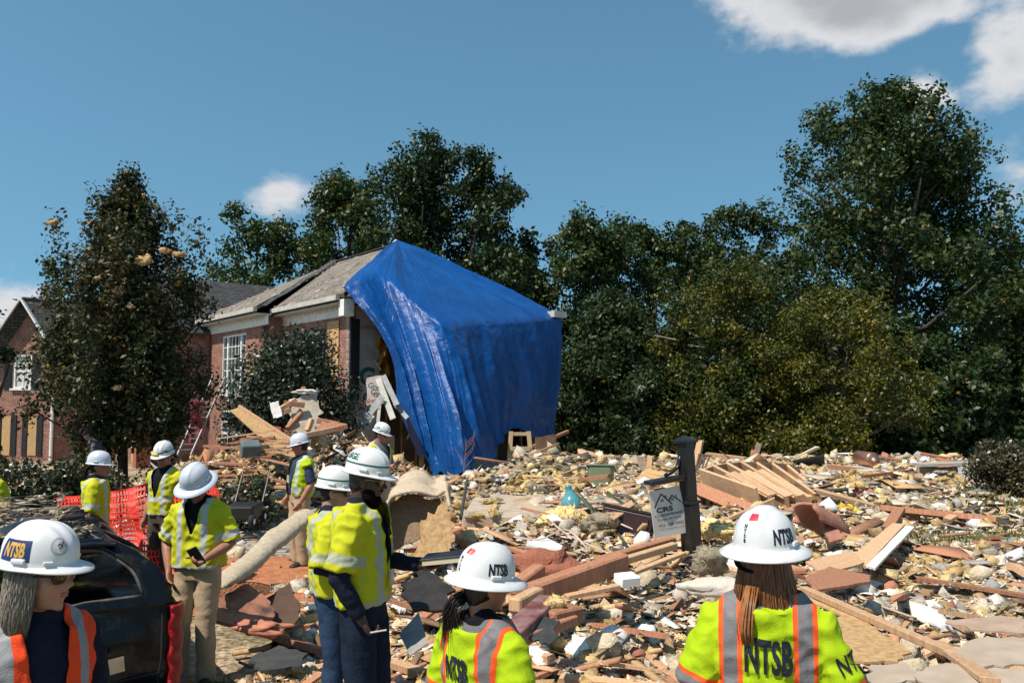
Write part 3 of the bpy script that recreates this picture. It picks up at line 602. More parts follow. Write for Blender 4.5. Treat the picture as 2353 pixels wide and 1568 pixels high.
def tree(name, label, cat, base, h, rx, prof, n_cl, n_leaf, size, cols, seed, ry=None, trunk_r=.25, yellow=.01, m=None, group=None, limbs=9, cr=(.16, .30), flat=.85, shell=.45, extra=(), up=.35, aspect=.55):
    ry = ry or rx; n_leaf = int(n_leaf*.74); size *= (1.16 if size > .2 else .92); t = thing(name, label, cat, base, 0, group)
    cl = crown_clumps((0, 0, 0), h, prof, rx, ry, n_cl, seed, cr, flat)+[((c[0]-base[0], c[1]-base[1], c[2]-base[2]), r) for c, r in extra]
    V, F, c = leaves(cl, n_leaf, size, cols, seed, shell, up, yellow, aspect=aspect)
    link('crown', np_mesh('crown', V, F, c), m or m_leaf, t)
    g = random.Random(seed+1); tb = MB(); h0 = h*prof[0][0]
    pts = [Vector((math.sin(k*1.7+seed)*.06*rx*k/8, math.cos(k*2.1+seed)*.05*rx*k/8, -0.3+(h*.82+.3)*k/8)) for k in range(9)]
    tb.tube(pts, [trunk_r*(1.25 if k == 0 else 1-.1*k) for k in range(9)], 9)
    for q in range(limbs):
        c0 = Vector(g.choice(cl)[0]); k = g.randint(2, 6); s0 = pts[k]
        if c0.z < s0.z+.1*h: c0.z = s0.z+.12*h
        md = s0.lerp(c0, .5)+Vector((0, 0, -.03*h)); tb.tube([s0, md, c0], [trunk_r*(.55-.05*k), trunk_r*.28, trunk_r*.08], 6)
    tb.build('trunk', m_bark, t, True); return t
GREEN = [(.034, .060, .014), (.045, .074, .016), (.026, .050, .012), (.056, .078, .017)]
DEEP = [(.022, .042, .010), (.031, .054, .012), (.018, .035, .009)]
OLIVE = [(.062, .080, .012), (.080, .090, .012), (.043, .062, .012), (.088, .086, .011)]
GOLD = [(.122, .112, .010), (.092, .094, .011), (.058, .072, .012), (.14, .115, .009)]
ROUND = [(.28, .55), (.42, .95), (.58, 1), (.74, .86), (.88, .58), (1.0, .2)]
TALL = [(.1, .9), (.35, 1), (.6, 1), (.78, .9), (.9, .7), (1.0, .42)]
FULL = [(.02, .95), (.2, 1), (.5, 1.05), (.75, .98), (.9, .78), (1.0, .45)]
def px_tree(name, label, cx, top, half, d, prof, n_cl, n_leaf, size, cols, seed, zb=-.3, group='trees behind the houses', **k):
    zb = zb if d < 30 else -1.6; half = half*(1.22 if name == 'tree' and half < 250 and d > 30 else 1.0); tp_ = P(cx, top, d); x = tp_.x; h = tp_.z-zb; rx = half*d/FPX
    return tree(name, label, 'tree', (x, d, zb), h*.97, rx, prof, n_cl, n_leaf, size, cols, seed, group=group, **k)
px_tree('tree', 'smaller bright green tree rising behind the low dark roof', 600, 450, 135, 50, FULL, 37, 26350, 0.259, GREEN, 11, yellow=.02)
px_tree('tree', 'green tree with silvery leaves directly behind the ridge of the shingled roof', 812, 352, 128, 50, TALL, 50, 33000, 0.259, GREEN, 12, trunk_r=.4)
px_tree('tree', 'tall dark green twin topped tree behind the peak of the blue tarpaulin', 970, 288, 125, 54, TALL, 52, 36000, 0.274, DEEP, 13, trunk_r=.4, cr=(.2, .34))
px_tree('tree', 'dark green tree filling the gap right of the twin topped tree', 1088, 318, 125, 53, TALL, 52, 36000, 0.274, DEEP, 14, trunk_r=.4)
px_tree('tree', 'low dark leafy tree behind the right slope of the blue tarpaulin', 1150, 545, 110, 48, FULL, 33, 24800, 0.259, DEEP, 15)
px_tree('tree', 'broad round topped green tree right of the blue tarpaulin', 1335, 470, 140, 52, FULL, 50, 40300, 0.259, GREEN, 16, yellow=.015)
px_tree('tree', 'narrow green tree between the round topped tree and the big tree', 1495, 486, 92, 55, FULL, 28, 20150, 0.259, GREEN, 17)
px_tree('tree', 'green tree adjoining the left flank of the very tall tree', 1655, 435, 118, 54, FULL, 48, 34100, 0.259, DEEP+GREEN, 18)
px_tree('tree', 'tallest dark green tree with broad ragged crown at the right', 2015, 162, 300, 48, [(.08, .8), (.25, 1.05), (.45, 1.08), (.62, .98), (.76, .84), (.89, .6), (1.0, .24)], 150, 102300, 0.259, DEEP+GREEN, 19, trunk_r=.55, yellow=.015, limbs=26, cr=(.11, .2), shell=.4)
px_tree('tree', 'yellowish green tree at the right edge of the wood', 2330, 600, 120, 46, FULL, 44, 27900, 0.245, OLIVE+GREEN, 20, cr=(.2, .34))
px_tree('tree', 'feathery dark evergreen with debris in its branches right of the tarpaulin', 1400, 640, 150, 40, [(.0, .9), (.3, 1), (.55, .8), (.8, .5), (1.0, .12)], 50, 40300, 0.23, DEEP+[(.05, .075, .03)], 21, aspect=.4)
px_tree('tree', 'golden green tree in front of the wood behind the black sign post', 1660, 585, 150, 38, FULL, 55, 46500, 0.187, GOLD+OLIVE+DEEP, 22, cr=(.18, .3))
px_tree('tree', 'golden leaved spreading tree below the tallest tree', 1905, 645, 165, 36, [(.12, .75), (.3, .95), (.5, 1), (.7, .9), (.88, .6), (1.0, .2)], 61, 49600, 0.18, OLIVE+GOLD, 23, cr=(.15, .26), shell=.28)
px_tree('tree', 'shadowy green tree filling the wood right of the golden tree', 2150, 760, 130, 42, FULL, 39, 26350, 0.245, DEEP, 24)
px_tree('tree', 'dark tree at the far left edge of the picture', -22, 715, 62, 27, FULL, 22, 10850, 0.158, DEEP, 25, group=None)
UL = ['low dark undergrowth tree '+q for q in ('beside the right edge of the blue tarpaulin', 'below the feathery evergreen', 'left of the black sign post', 'right above the collapsed joists', 'below the golden spreading tree', 'left of the copper tank', 'above the stone foundation wall', 'at the right edge of the picture')]
for k, (cx, tp0, hf, d) in enumerate([(1300, 800, 90, 41), (1480, 820, 100, 43), (1620, 830, 100, 42), (1790, 850, 110, 41), (1960, 860, 120, 43), (2090, 850, 110, 40), (2230, 840, 120, 41), (2400, 820, 120, 42)]):
    px_tree('understory_tree', UL[k], cx, tp0, hf, d, FULL, 26, 9500, .29, DEEP, 40+k, group='undergrowth trees at the foot of the wood', limbs=4, trunk_r=.12, yellow=.0)
wd = []
for k in range(60):
    g_ = random.Random(k); wd.append(((-48+k*2.0, 62+g_.uniform(-2, 6), g_.uniform(2, 7)), (3.2, 2.5, 4.0)))
V, F, c = leaves(twigs(wd, random.Random(3)), 26000, .56, DEEP, 77); wo_ = link('far_wood', np_mesh('far_wood', V, F, c), m_leaf); tag(wo_, 'dark mass of far trees seen through gaps in the wood', 'wood', kind='stuff')
SL = ['half hidden back row tree '+q for q in ('left of the silvery tree', 'between silvery tree and twin topped tree', 'behind the twin topped tree', 'just right of the tarpaulin peak', 'behind the round topped tree', 'behind the narrow green tree', 'left behind the tallest tree', 'right behind the tallest tree')]
for k, (cx, tp0, hf, d) in enumerate([(700, 520, 110, 58), (890, 480, 110, 60), (1040, 460, 120, 60), (1225, 515, 92, 56), (1430, 540, 100, 60), (1570, 530, 90, 60), (1760, 520, 110, 58), (2260, 520, 120, 58)]):
    px_tree('tree', SL[k], cx, tp0, hf, d, FULL, 24, 11000, .32, GREEN+DEEP, 80+k, group='second row trees of the wood', limbs=5)
for k, (cx, tp0, hf, d) in enumerate([(-150, 640, 130, 50), (-380, 600, 140, 50), (-600, 620, 140, 48)]):
    px_tree('tree', ['tree left of the left brick house beyond the frame', 'farther tree left of the picture edge', 'farthest tree left of the picture edge'][k], cx, tp0, hf, d, FULL, 24, 9000, .36, GREEN+DEEP, 95+k, limbs=5)
# young street tree left, battered, bits of insulation in it
tb0 = P(280, 1118, 16); tb0.z = G(tb0.x, tb0.y)
tree('street_tree', 'battered dark leaved tree before the brick house with insulation caught in it', 'tree', tuple(tb0), 6.35, 1.72,
     [(.16, .55), (.3, 1), (.5, 1.0), (.66, .86), (.8, .6), (.92, .3), (1.02, .1)], 120, 74000, .108, [(.036, .050, .016), (.046, .058, .018), (.058, .052, .02), (.028, .038, .013), (.042, .056, .017), (.075, .055, .022)], 31,
     trunk_r=.11, yellow=.03, limbs=30, cr=(.14, .26), shell=.5, m=leaf_mat('waxy_leaves', .5, .2, .3), flat=1.5,
     extra=[(P(128, 520, 16), (.22, .22, .5)), (P(150, 600, 15.8), (.4, .3, .6)), (P(290, 450, 16), (.28, .3, .65)), (P(455, 560, 16), (.3, .3, .6)), (P(395, 520, 16), (.35, .3, .6))])
def shrub(name, label, cx, base, rad, cols, n, size, seed, m=None, n_cl=26, group=None):
    t = thing(name, label, 'shrub', (cx, base[1], base[2]), 0, group); g_ = random.Random(seed); cl = []
    for i in range(n_cl):
        a = g_.uniform(0, 6.283); f = g_.uniform(.06, .9); r = math.sqrt(max(0, 1-((f-.42)/.58)**2)) if f > .42 else .9+.1*f/.42
        q = math.sqrt(g_.random())*.72; cl.append(((rad[0]*r*q*math.cos(a), rad[1]*r*q*math.sin(a), rad[2]*f), (rad[0]*.3, rad[1]*.3, rad[2]*.17)))
    V, F, c = leaves(cl, n, size, cols, seed, .3, .3); link('crown', np_mesh('crown', V, F, c), m or m_holly, t)
    tb = MB()
    for i in range(6): c0 = Vector(g_.choice(cl)[0]); tb.tube([(0, 0, -.1), c0*.5+Vector((0, 0, .1)), c0], [.05*rad[2]/3, .03*rad[2]/3, .01], 5)
    tb.build('stem', m_bark, t); return t
HOL = [(.02, .034, .016), (.028, .045, .02), (.016, .026, .012), (.05, .055, .03)]
shrub('holly_bush', 'large rounded glossy holly bush in front of the broken brick house', -5.5, (0, 20.2, -.35), (2.0, 1.7, 4.1), HOL, 22000, .11, 51, n_cl=60)
HDG = [(.035, .05, .02), (.05, .06, .028), (.085, .075, .04), (.024, .035, .015)]
for k, (px, py, d, rx, h) in enumerate([(-10, 1135, 12.5, .75, .85), (60, 1130, 12.8, .8, .75), (130, 1120, 13.2, .7, .72), (215, 1115, 13.6, .6, .5)]):
    q = P(px, py, d); shrub('hedge_shrub', ['leftmost ragged hedge shrub below the left brick house', 'second hedge shrub below the boarded windows', 'third hedge shrub beside the downspout', 'rightmost low hedge shrub near the capped person'][k], q.x, (0, d, G(q.x, d)), (rx, .7, h+.25), HDG, 2600, .075, 60+k, group='hedge shrubs by the left house')
q = P(560, 1150, 12.2); shrub('low_shrub', 'low dark leafy shrub buried under debris left of the drive', q.x, (0, 12.4, .1), (.55, .5, .85), HDG, 3400, .075, 66)
q = P(2305, 1130, 13.0); shrub('round_shrub', 'clipped round brownish green shrub at the right edge of the rubble', q.x, (0, 13.0, .5), (.66, .62, .95), [(.07, .06, .025), (.05, .052, .02), (.1, .075, .035), (.035, .035, .016)], 9000, .06, 67, n_cl=50)
# ------------------------------------------------------------------ people
def skinmat(name, c): return mat(name, c, tuple(v*.78 for v in c), rough=.5, spec=.35, scale=12, bump=.12, bscale=60)
SK_FAIR = skinmat('skin_fair', (.42, .22, .15)); SK_TAN = skinmat('skin_ruddy', (.36, .16, .10)); SK_DARK = skinmat('skin_dark', (.078, .040, .028))
m_hat = mat('white_helmet_shell', (.66, .66, .655), (.56, .555, .54), rough=.34, spec=.5, scale=7)
m_hatg = mat('grey_white_helmet_shell', (.52, .54, .6), (.46, .48, .54), rough=.36, spec=.5, scale=14)
m_navyink = mat('navy_lettering', (.012, .016, .028), rough=.5); m_green = mat('green_line', (.008, .11, .07), rough=.4); m_redst = mat('red_sticker', (.6, .03, .05), rough=.4)
m_navy = mat('navy_cloth', (.012, .016, .032), (.008, .01, .02), rough=.85, scale=30, bump=.25, spec=.15); m_blackc = mat('black_cloth', (.008, .008, .01), (.012, .012, .014), rough=.9, scale=30, bump=.2, spec=.1)
m_denim = mat('denim', (.03, .055, .11), (.018, .034, .07), rough=.9, scale=9, bump=.3, bscale=50, spec=.1); m_ddenim = mat('dark_denim', (.015, .024, .045), (.009, .014, .026), rough=.9, scale=9, bump=.3, bscale=50, spec=.1)
m_khaki = mat('khaki_cloth', (.46, .35, .23), (.37, .27, .17), rough=.9, scale=5, bump=.2, bscale=40, spec=.1); m_brownp = mat('brown_trouser_cloth', (.08, .06, .045), rough=.9, scale=8, bump=.2); m_shoe = mat('dark_shoe_leather', (.02, .016, .013), rough=.6, scale=9)
m_lens = mat('dark_lens', (.01, .008, .007), rough=.06, spec=.8, scale=3); m_frame = mat('tortoise_frame', (.035, .015, .008), (.01, .006, .005), rough=.25, scale=60); m_wire = mat('gold_wire', (.55, .42, .24), rough=.3, metal=.8, scale=5)
m_clear = mat('pale_lens', (.16, .13, .11), rough=.08, spec=.8, scale=3)
def vest_mat(name, base, stripe=(.36, .37, .35), edge=None, vert=(.075, .125), hz=((.93, .985),), arm=((.17, .225),), ew=.016, hatch=False, dark=.8, collar=None):
    """hi-vis cloth: tape bands follow body coordinates stored on the mesh (lat, hgt, arm)"""
    m = bpy.data.materials.new(name); m.use_nodes = True; nt = m.node_tree; b = nt.nodes['Principled BSDF']; L = nt.links
    def at(n): return N(nt, 'ShaderNodeAttribute', attribute_name=n).outputs['Fac']
    lat, hg, ar, isa = mth(nt, 'ABSOLUTE', at('lat')), at('hgt'), at('arm'), at('isarm')
    def band(x, lo, hi): return mth(nt, 'MULTIPLY', mth(nt, 'GREATER_THAN', x, lo), mth(nt, 'LESS_THAN', x, hi))
    def both(pad):
        nota = mth(nt, 'LESS_THAN', isa, .5); isarm = mth(nt, 'GREATER_THAN', isa, .5)
        acc = mth(nt, 'MULTIPLY', band(lat, vert[0]-pad, vert[1]+pad), nota) if vert else None
        for h in hz: q = mth(nt, 'MULTIPLY', band(hg, h[0]-pad, h[1]+pad), nota); acc = q if acc is None else mth(nt, 'MAXIMUM', acc, q)
        for h in arm: q = mth(nt, 'MULTIPLY', band(ar, h[0]-pad, h[1]+pad), isarm); acc = q if acc is None else mth(nt, 'MAXIMUM', acc, q)
        return acc
    tc = N(nt, 'ShaderNodeTexCoord'); nz = N(nt, 'ShaderNodeTexNoise', inp={'Scale': 7, 'Detail': 5}); L.new(tc.outputs['Object'], nz.inputs['Vector'])
    bc = N(nt, 'ShaderNodeMix', data_type='RGBA'); bc.inputs[6].default_value = (*[v*dark for v in base], 1); bc.inputs[7].default_value = (*base, 1); L.new(nz.outputs[0], bc.inputs[0]); colr = bc.outputs[2]
    def over(c, mask, nc):
        x = N(nt, 'ShaderNodeMix', data_type='RGBA'); L.new(mask, x.inputs[0]); L.new(c, x.inputs[6])
        if isinstance(nc, tuple): x.inputs[7].default_value = (*nc, 1)
        else: L.new(nc, x.inputs[7])
        return x.outputs[2]
    if edge: colr = over(colr, both(ew), edge)
    core = both(0); sc_ = stripe
    if hatch:
        wv_ = N(nt, 'ShaderNodeTexWave', inp={'Scale': 26, 'Distortion': 0}); wv_.bands_direction = 'DIAGONAL'; L.new(tc.outputs['Object'], wv_.inputs['Vector'])
        hx = N(nt, 'ShaderNodeMix', data_type='RGBA'); L.new(wv_.outputs['Fac'], hx.inputs[0]); hx.inputs[6].default_value = (*[v*.75+base[i]*.2 for i, v in enumerate(stripe)], 1); hx.inputs[7].default_value = (*stripe, 1); sc_ = hx.outputs[2]
    colr = over(colr, core, sc_)
    if collar: colr = over(colr, mth(nt, 'MULTIPLY', mth(nt, 'GREATER_THAN', hg, collar[0]), mth(nt, 'LESS_THAN', lat, .095)), collar[1])
    L.new(colr, b.inputs['Base Color']); L.new(mth(nt, 'MULTIPLY_ADD', core, -.25, .8), b.inputs['Roughness']); b.inputs['Specular IOR Level'].default_value = .2
    n2 = N(nt, 'ShaderNodeTexNoise', inp={'Scale': 16, 'Detail': 4}); L.new(tc.outputs['Object'], n2.inputs['Vector'])
    vo = N(nt, 'ShaderNodeTexVoronoi', inp={'Scale': 160}); L.new(tc.outputs['Object'], vo.inputs['Vector'])
    bp = N(nt, 'ShaderNodeBump', inp={'Strength': .45, 'Distance': .012}); L.new(mth(nt, 'ADD', n2.outputs[0], mth(nt, 'MULTIPLY', vo.outputs['Distance'], .12)), bp.inputs['Height']); L.new(bp.outputs[0], b.inputs['Normal'])
    return m
LIME = (.50, .50, .015); LIMEG = (.38, .53, .007); ORG = (.85, .10, .02)
V_BGE = vest_mat('lime_vest_grey_tape', LIME, stripe=(.34, .36, .30), hatch=True)
V_BGE2 = vest_mat('lime_vest_plain_tape', LIME, stripe=(.42, .43, .38))
V_NTSB = vest_mat('lime_mesh_vest_orange_edged_tape', LIMEG, stripe=(.17, .16, .165), edge=ORG, vert=(.105, .155), hz=((.70, .71),), arm=((.225, .285),), ew=.018, dark=.88, collar=(1.468, (.12, .12, .12)))
V_ORG = vest_mat('orange_vest_grey_tape', (.90, .075, .018), stripe=(.26, .26, .26), vert=(.108, .146), hz=((.9, .95),), arm=(), dark=.85)
V_VEST = vest_mat('lime_vest_two_bands', LIME, stripe=(.42, .43, .4), vert=(.08, .125), hz=((1.12, 1.17), (.93, .98)), arm=())
JD = dict(pel=(0, 0, .95), wai=(0, -.005, 1.1), che=(0, -.012, 1.3), nkb=(0, -.025, 1.475), hd=(0, .018, 1.622))
for sx, n in ((1, 'R'), (-1, 'L')):
    JD.update({'hip'+n: (sx*.092, 0, .92), 'kne'+n: (sx*.10, .03, .49), 'ank'+n: (sx*.105, -.01, .09), 'toe'+n: (sx*.125, .15, .035), 'sh'+n: (sx*.178, -.015, 1.392), 'el'+n: (sx*.235, -.035, 1.13), 'wr'+n: (sx*.225, .06, .89)})
def torso(mb, J, s, w, inf, z0=None, belly=0, zt=None, straight=False):
    st = [(-.14, .155, .105), (0, .168, .112), (.07, .16, .110+belly*.6), (.15, .15, .105+belly), (.25, .162, .112+belly*.5), (.35, .178, .118), (.43, .175, .105), (.49, .13, .085), (.525, .07, .062)]
    if straight: st = [(a, max(h, .172 if a < .3 else h), max(dd, .112)) for a, h, dd in st]
    path = [J['pel'], J['wai'], J['che'], J['nkb']]; zz = [0, .15, .35, .525]
    pts = []; rad = []
    for a, h, dd in st:
        if z0 is not None and a < z0: continue
        if zt is not None and a > zt: continue
        p = Vector([float(np.interp(a, zz, [q[k] for q in path])) for k in range(3)])
        if a < 0: p = Vector(J['pel'])+Vector((0, 0, a*s))
        pts.append(p); rad.append(((h*w+inf)*s, (dd*w+inf)*s))
    mb.tube(pts, rad, 20, ref=(0, 1, 0))
def hand(mb, wr, dv, pal, s, curl=.5, thumb=1, fing=True):
    dv = Vector(dv).normalized(); pal = Vector(pal); pal = (pal-dv*pal.dot(dv)).normalized(); lt = dv.cross(pal)
    rot = Matrix((dv, lt, pal)).transposed(); c = Vector(wr)+dv*.045*s
    mb.ell(c, (.056*s, .042*s, .019*s), rot, 10, 8)
    if not fing: mb.ell(c+dv*.05*s+pal*.012*s, (.045*s, .038*s, .018*s), rot, 10, 8); return
    for i, (o, L) in enumerate(((-.030, .062), (-.0105, .076), (.0105, .08), (.030, .074))):
        p = Vector(wr)+dv*.078*s+lt*o*s; a = 0; pts = [p-dv*.03*s, p]
        for k, q in enumerate((.45, .32, .25)):
            a += curl*(.8+.12*i*(k == 0)); pts.append(pts[-1]+(dv*math.cos(a)+pal*math.sin(a))*L*q*1.05*s)
        mb.tube(pts, [.0095*s, .0098*s, .0092*s, .0085*s, .006*s], 7)
    p = Vector(wr)+dv*.025*s+lt*thumb*.035*s
    mb.tube([p, p+(dv*.5+lt*thumb*.6+pal*.35)*.045*s, p+(dv*.95+lt*thumb*.55+pal*.75)*.068*s, p+(dv*1.4+lt*thumb*.35+pal*.95)*.075*s], [.013*s, .0115*s, .0105*s, .008*s], 7)
def headgeo(mb, M, s, fem=False):
    r3 = M.to_3x3()
    def e(c, r, rot=None): mb.ell(M @ Vector([v*s for v in c]), [v*s for v in r], r3 if rot is None else r3 @ rot, 16, 12)
    e((0, -.012, .03), (.074, .094, .09)); e((0, .026, -.025), (.062, .068, .082)); e((0, .032, -.078), (.05 if not fem else .046, .052, .038)); e((0, .074, -.102), (.02, .017, .016))
    e((0, .088, .002), (.0105, .018, .034), Matrix.Rotation(R(-14), 3, 'X')); e((0, .107, -.022), (.0145, .017, .012)); e((-.012, .098, -.026), (.008, .011, .008)); e((.012, .098, -.026), (.008, .011, .008))
    e((0, .074, .03), (.054, .02, .013))
    for sx in (-1, 1):
        e((sx*.038, .058, -.024), (.025, .024, .026)); e((sx*.0755, -.006, -.014), (.009, .021, .033), Matrix.Rotation(R(12), 3, 'X')); e((sx*.079, -.012, .0), (.008, .014, .016))
    e((0, .086, -.053), (.023, .012, .0065)); e((0, .0845, -.066), (.02, .012, .0075))
def attrs(me, J, s, vs):
    n = len(me.vertices); co = np.empty(n*3, np.float32); me.vertices.foreach_get('co', co); co = co.reshape(-1, 3)
    zz = [J['pel'][2], J['wai'][2], J['che'][2], J['nkb'][2]]; sx = np.interp(co[:, 2], zz, [J[k][0] for k in ('pel', 'wai', 'che', 'nkb')]); sy = np.interp(co[:, 2], zz, [J[k][1] for k in ('pel', 'wai', 'che', 'nkb')])
    lat = (co[:, 0]-sx)/s; fro = (co[:, 1]-sy)/s
    hg = .95+(co[:, 2]-J['pel'][2])/s; arm = np.zeros(n); isa = np.zeros(n)
    for k in 'RL':
        a, e = np.array(J['sh'+k]), np.array(J['el'+k]); d = (e-a); L = np.linalg.norm(d); d = d/L
        t = ((co-a) @ d); dist = np.linalg.norm((co-a)-t[:, None]*d, axis=1); sgn = 1 if k == 'R' else -1
        inside = np.clip((t/s-.035)/.02, 0, 1)*(dist < .125*s)*np.clip(((sgn*lat)-.165*1.0)/.012, 0, 1); arm = np.where(inside > isa, t/s, arm); isa = np.maximum(isa, inside)
    for nm, v in (('lat', lat), ('hgt', hg), ('fro', fro), ('arm', arm), ('isarm', isa)):
        x = me.attributes.new(nm, 'FLOAT', 'POINT'); x.data.foreach_set('value', v.astype(np.float32))
    return lat, hg, fro, arm, isa
def cutfaces(me, kill):
    bm = bmesh.new(); bm.from_mesh(me); bm.verts.ensure_lookup_table()
    dele = [f for f in bm.faces if sum(kill[v.index] for v in f.verts) >= len(f.verts)*.5]
    bmesh.ops.delete(bm, geom=dele, context='FACES')
    bv = [v for v in bm.verts if v.is_boundary]
    for _ in range(6):
        new = {}
        for v in bv:
            nb = [e.other_vert(v) for e in v.link_edges if e.is_boundary]
            if len(nb) == 2: new[v] = v.co*.4+(nb[0].co+nb[1].co)*.3
        for v, c in new.items(): v.co = c
    bm.to_mesh(me); bm.free(); me.update()
def helmet(root, M, s, style, yaw, m=None, texts=(), line=None, ridge=3, extras=(), sz=1.0):
    """shell with ridges and brim; texts: (string, world bearing seen from camera side, height, size, sx, material, vertical?)"""
    sz = sz*(.945 if style == 'cap' else 1.0); a, b, Hh = .112*s*sz, .134*s*sz, .138*s*sz; m = m or m_hat
    nt_, nr = 72, 16; V = []; F = []
    def dome(th, h, off=0.0):
        q = max(0.0, 1-(h/Hh)**2.35)**(1/2.35); x, y = a*q*math.cos(th), b*q*math.sin(th)
        n = Vector((x/(a*a), y/(b*b), h/(Hh*Hh)+1e-4)).normalized(); p = Vector((x, y, h)); f = max(0, (h/Hh-.18)/.82)
        rr = .0
        if ridge: rr = .007*s*min(1, f*2.2)*(math.exp(-(x/(.014*s))**4)+(.75*(math.exp(-((abs(x)-.042*s)/(.010*s))**4)) if ridge > 1 else 0))
        if style == 'full': rr = .008*s*min(1, f*1.6)*math.exp(-(x/(.034*s))**6)
        return p+n*(rr+off)
    rows = []
    for j in range(nr): rows.append([dome(2*math.pi*k/nt_, Hh*math.sin(math.pi/2*(1-j/(nr-1)))**1.0) for k in range(nt_)])
    def ext(th):
        f = max(0, math.sin(th))
        if style == 'full': return (.052+.012*f)*s*sz
        return (.010+.052*f**2.2+.004*max(0, -math.sin(th)))*s*sz
    for fr_, dz in ((.12, -.004), (.5, -.012 if style == 'full' else -.008), (1.0, -.026 if style == 'full' else -.012), (1.0, -.031 if style == 'full' else -.017), (.5, -.017 if style == 'full' else -.013), (-.1, -.008), (-.14, .03)):
        rows.append([Vector(((a+ext(t)*fr_)*math.cos(t), (b+ext(t)*fr_)*math.sin(t), dz*s-(.006*s*max(0, math.sin(t))**2*fr_ if style != 'full' else 0))) for t in [2*math.pi*k/nt_ for k in range(nt_)]])
    for r_ in rows: V += r_
    for j in range(len(rows)-1):
        for k in range(nt_): k2 = (k+1) % nt_; F.append((j*nt_+k, (j+1)*nt_+k, (j+1)*nt_+k2, j*nt_+k2))
    mb = MB(); mb.add(V, F)
    hat = mb.build('hard_hat', m, root, True)
    hat.location = M.to_translation(); hat.rotation_euler = M.to_euler()
    for sgn in (-1, 1):
        lug = MB(); q = dome(0 if sgn > 0 else math.pi, .016*s, .001*s); lug.box(q, (.014*s, .05*s, .018*s)); lo = lug.build('slot_lug', m, hat); bevel(lo, .006*s, 3)
        lug = MB(); q = dome(.75 if sgn > 0 else math.pi-.75, .012*s, .001*s); lug.box(q, (.012*s, .03*s, .010*s), Matrix.Rotation(.75*sgn, 3, 'Z')); lo = lug.build('slot_lug', m, hat); bevel(lo, .003*s, 2)
    if line:
        st = MB(); vs = []; fs = []
        for k in range(nt_+1):
            t = 2*math.pi*k/nt_; vs += [dome(t, h_*s, .0012*s) for h_ in (line[0], line[0]+line[1]/2, line[0]+line[1])]
            if k: fs += [(3*k-3, 3*k, 3*k+1, 3*k-2), (3*k-2, 3*k+1, 3*k+2, 3*k-1)]
        st.add(vs, fs).build('line', line[2], hat, True)
    def surf(tw, h, off): return dome(tw, h, off)
    for (tx, bear, h, size, sx, mm, vert) in texts:
        th0 = R(bear)-yaw; lines = list(tx) if vert else [tx]
        for li, t_ in enumerate(lines):
            Vt, Ft = txtmesh(t_, size*s, .0022*s*size/.05, sx, 1.0, cut=5); hh = h*s-(li*size*s*.95 if vert else 0)
            q = max(.05, 1-(max(0, hh)/Hh)**2.35)**(1/2.35); tan = math.hypot(a*q*math.sin(th0), b*q*math.cos(th0)); lt = MB()
            lt.add([surf(th0+x/tan, max(.001, hh+y), .0016*s) for x, y in Vt], Ft).build('lettering', mm, hat)
    for (kind, bear, h, w_, hgt_, mm) in extras:
        th0 = R(bear)-yaw; q = max(.05, 1-(h*s/Hh)**2.35)**(1/2.35); tan = math.hypot(a*q*math.sin(th0), b*q*math.cos(th0)); lt = MB(); vs = []; fs = []
        if kind == 'rect':
            for i in range(9):
                for j in range(6): vs.append(surf(th0+((i/8-.5)*w_*s)/tan, (h+(j/5-.5)*hgt_)*s, .001*s))
            for i in range(8):
                for j in range(5): fs.append((i*6+j, (i+1)*6+j, (i+1)*6+j+1, i*6+j+1))
        else:
            vs.append(surf(th0, h*s, .0011*s+hgt_*s*0))
            for r_ in (.5, 1):
                for i in range(24): c_ = 2*math.pi*i/24; vs.append(surf(th0+r_*w_*s*math.cos(c_)/tan, (h+r_*w_*math.sin(c_))*s, (.0011+hgt_)*s))
            for i in range(24): j = (i+1) % 24; fs += [(0, 1+i, 1+j), (1+i, 25+i, 25+j, 1+j)]
        lt.add(vs, fs).build('sticker', mm, hat, True)
    return hat, dome
def face_bits(root, M, s, lipm, browm):
    r3 = M.to_3x3(); lb = MB(); lb.ell(M @ (Vector((0, .0925, -.0535))*s), (.021*s, .0075*s, .0042*s), r3, 14, 8); lb.ell(M @ (Vector((0, .0905, -.0635))*s), (.018*s, .0085*s, .0052*s), r3, 14, 8); link('lips', remesh(lb, .0025, 1), lipm, root)
    for sx in (-1, 1): MB().tube([M @ (Vector(q)*s) for q in ((sx*.014, .0945, .026), (sx*.034, .089, .032), (sx*.052, .072, .027))], [(.003*s, .0035*s), (.003*s, .004*s), (.002*s, .002*s)], 6).build('eyebrow', browm, root, True)
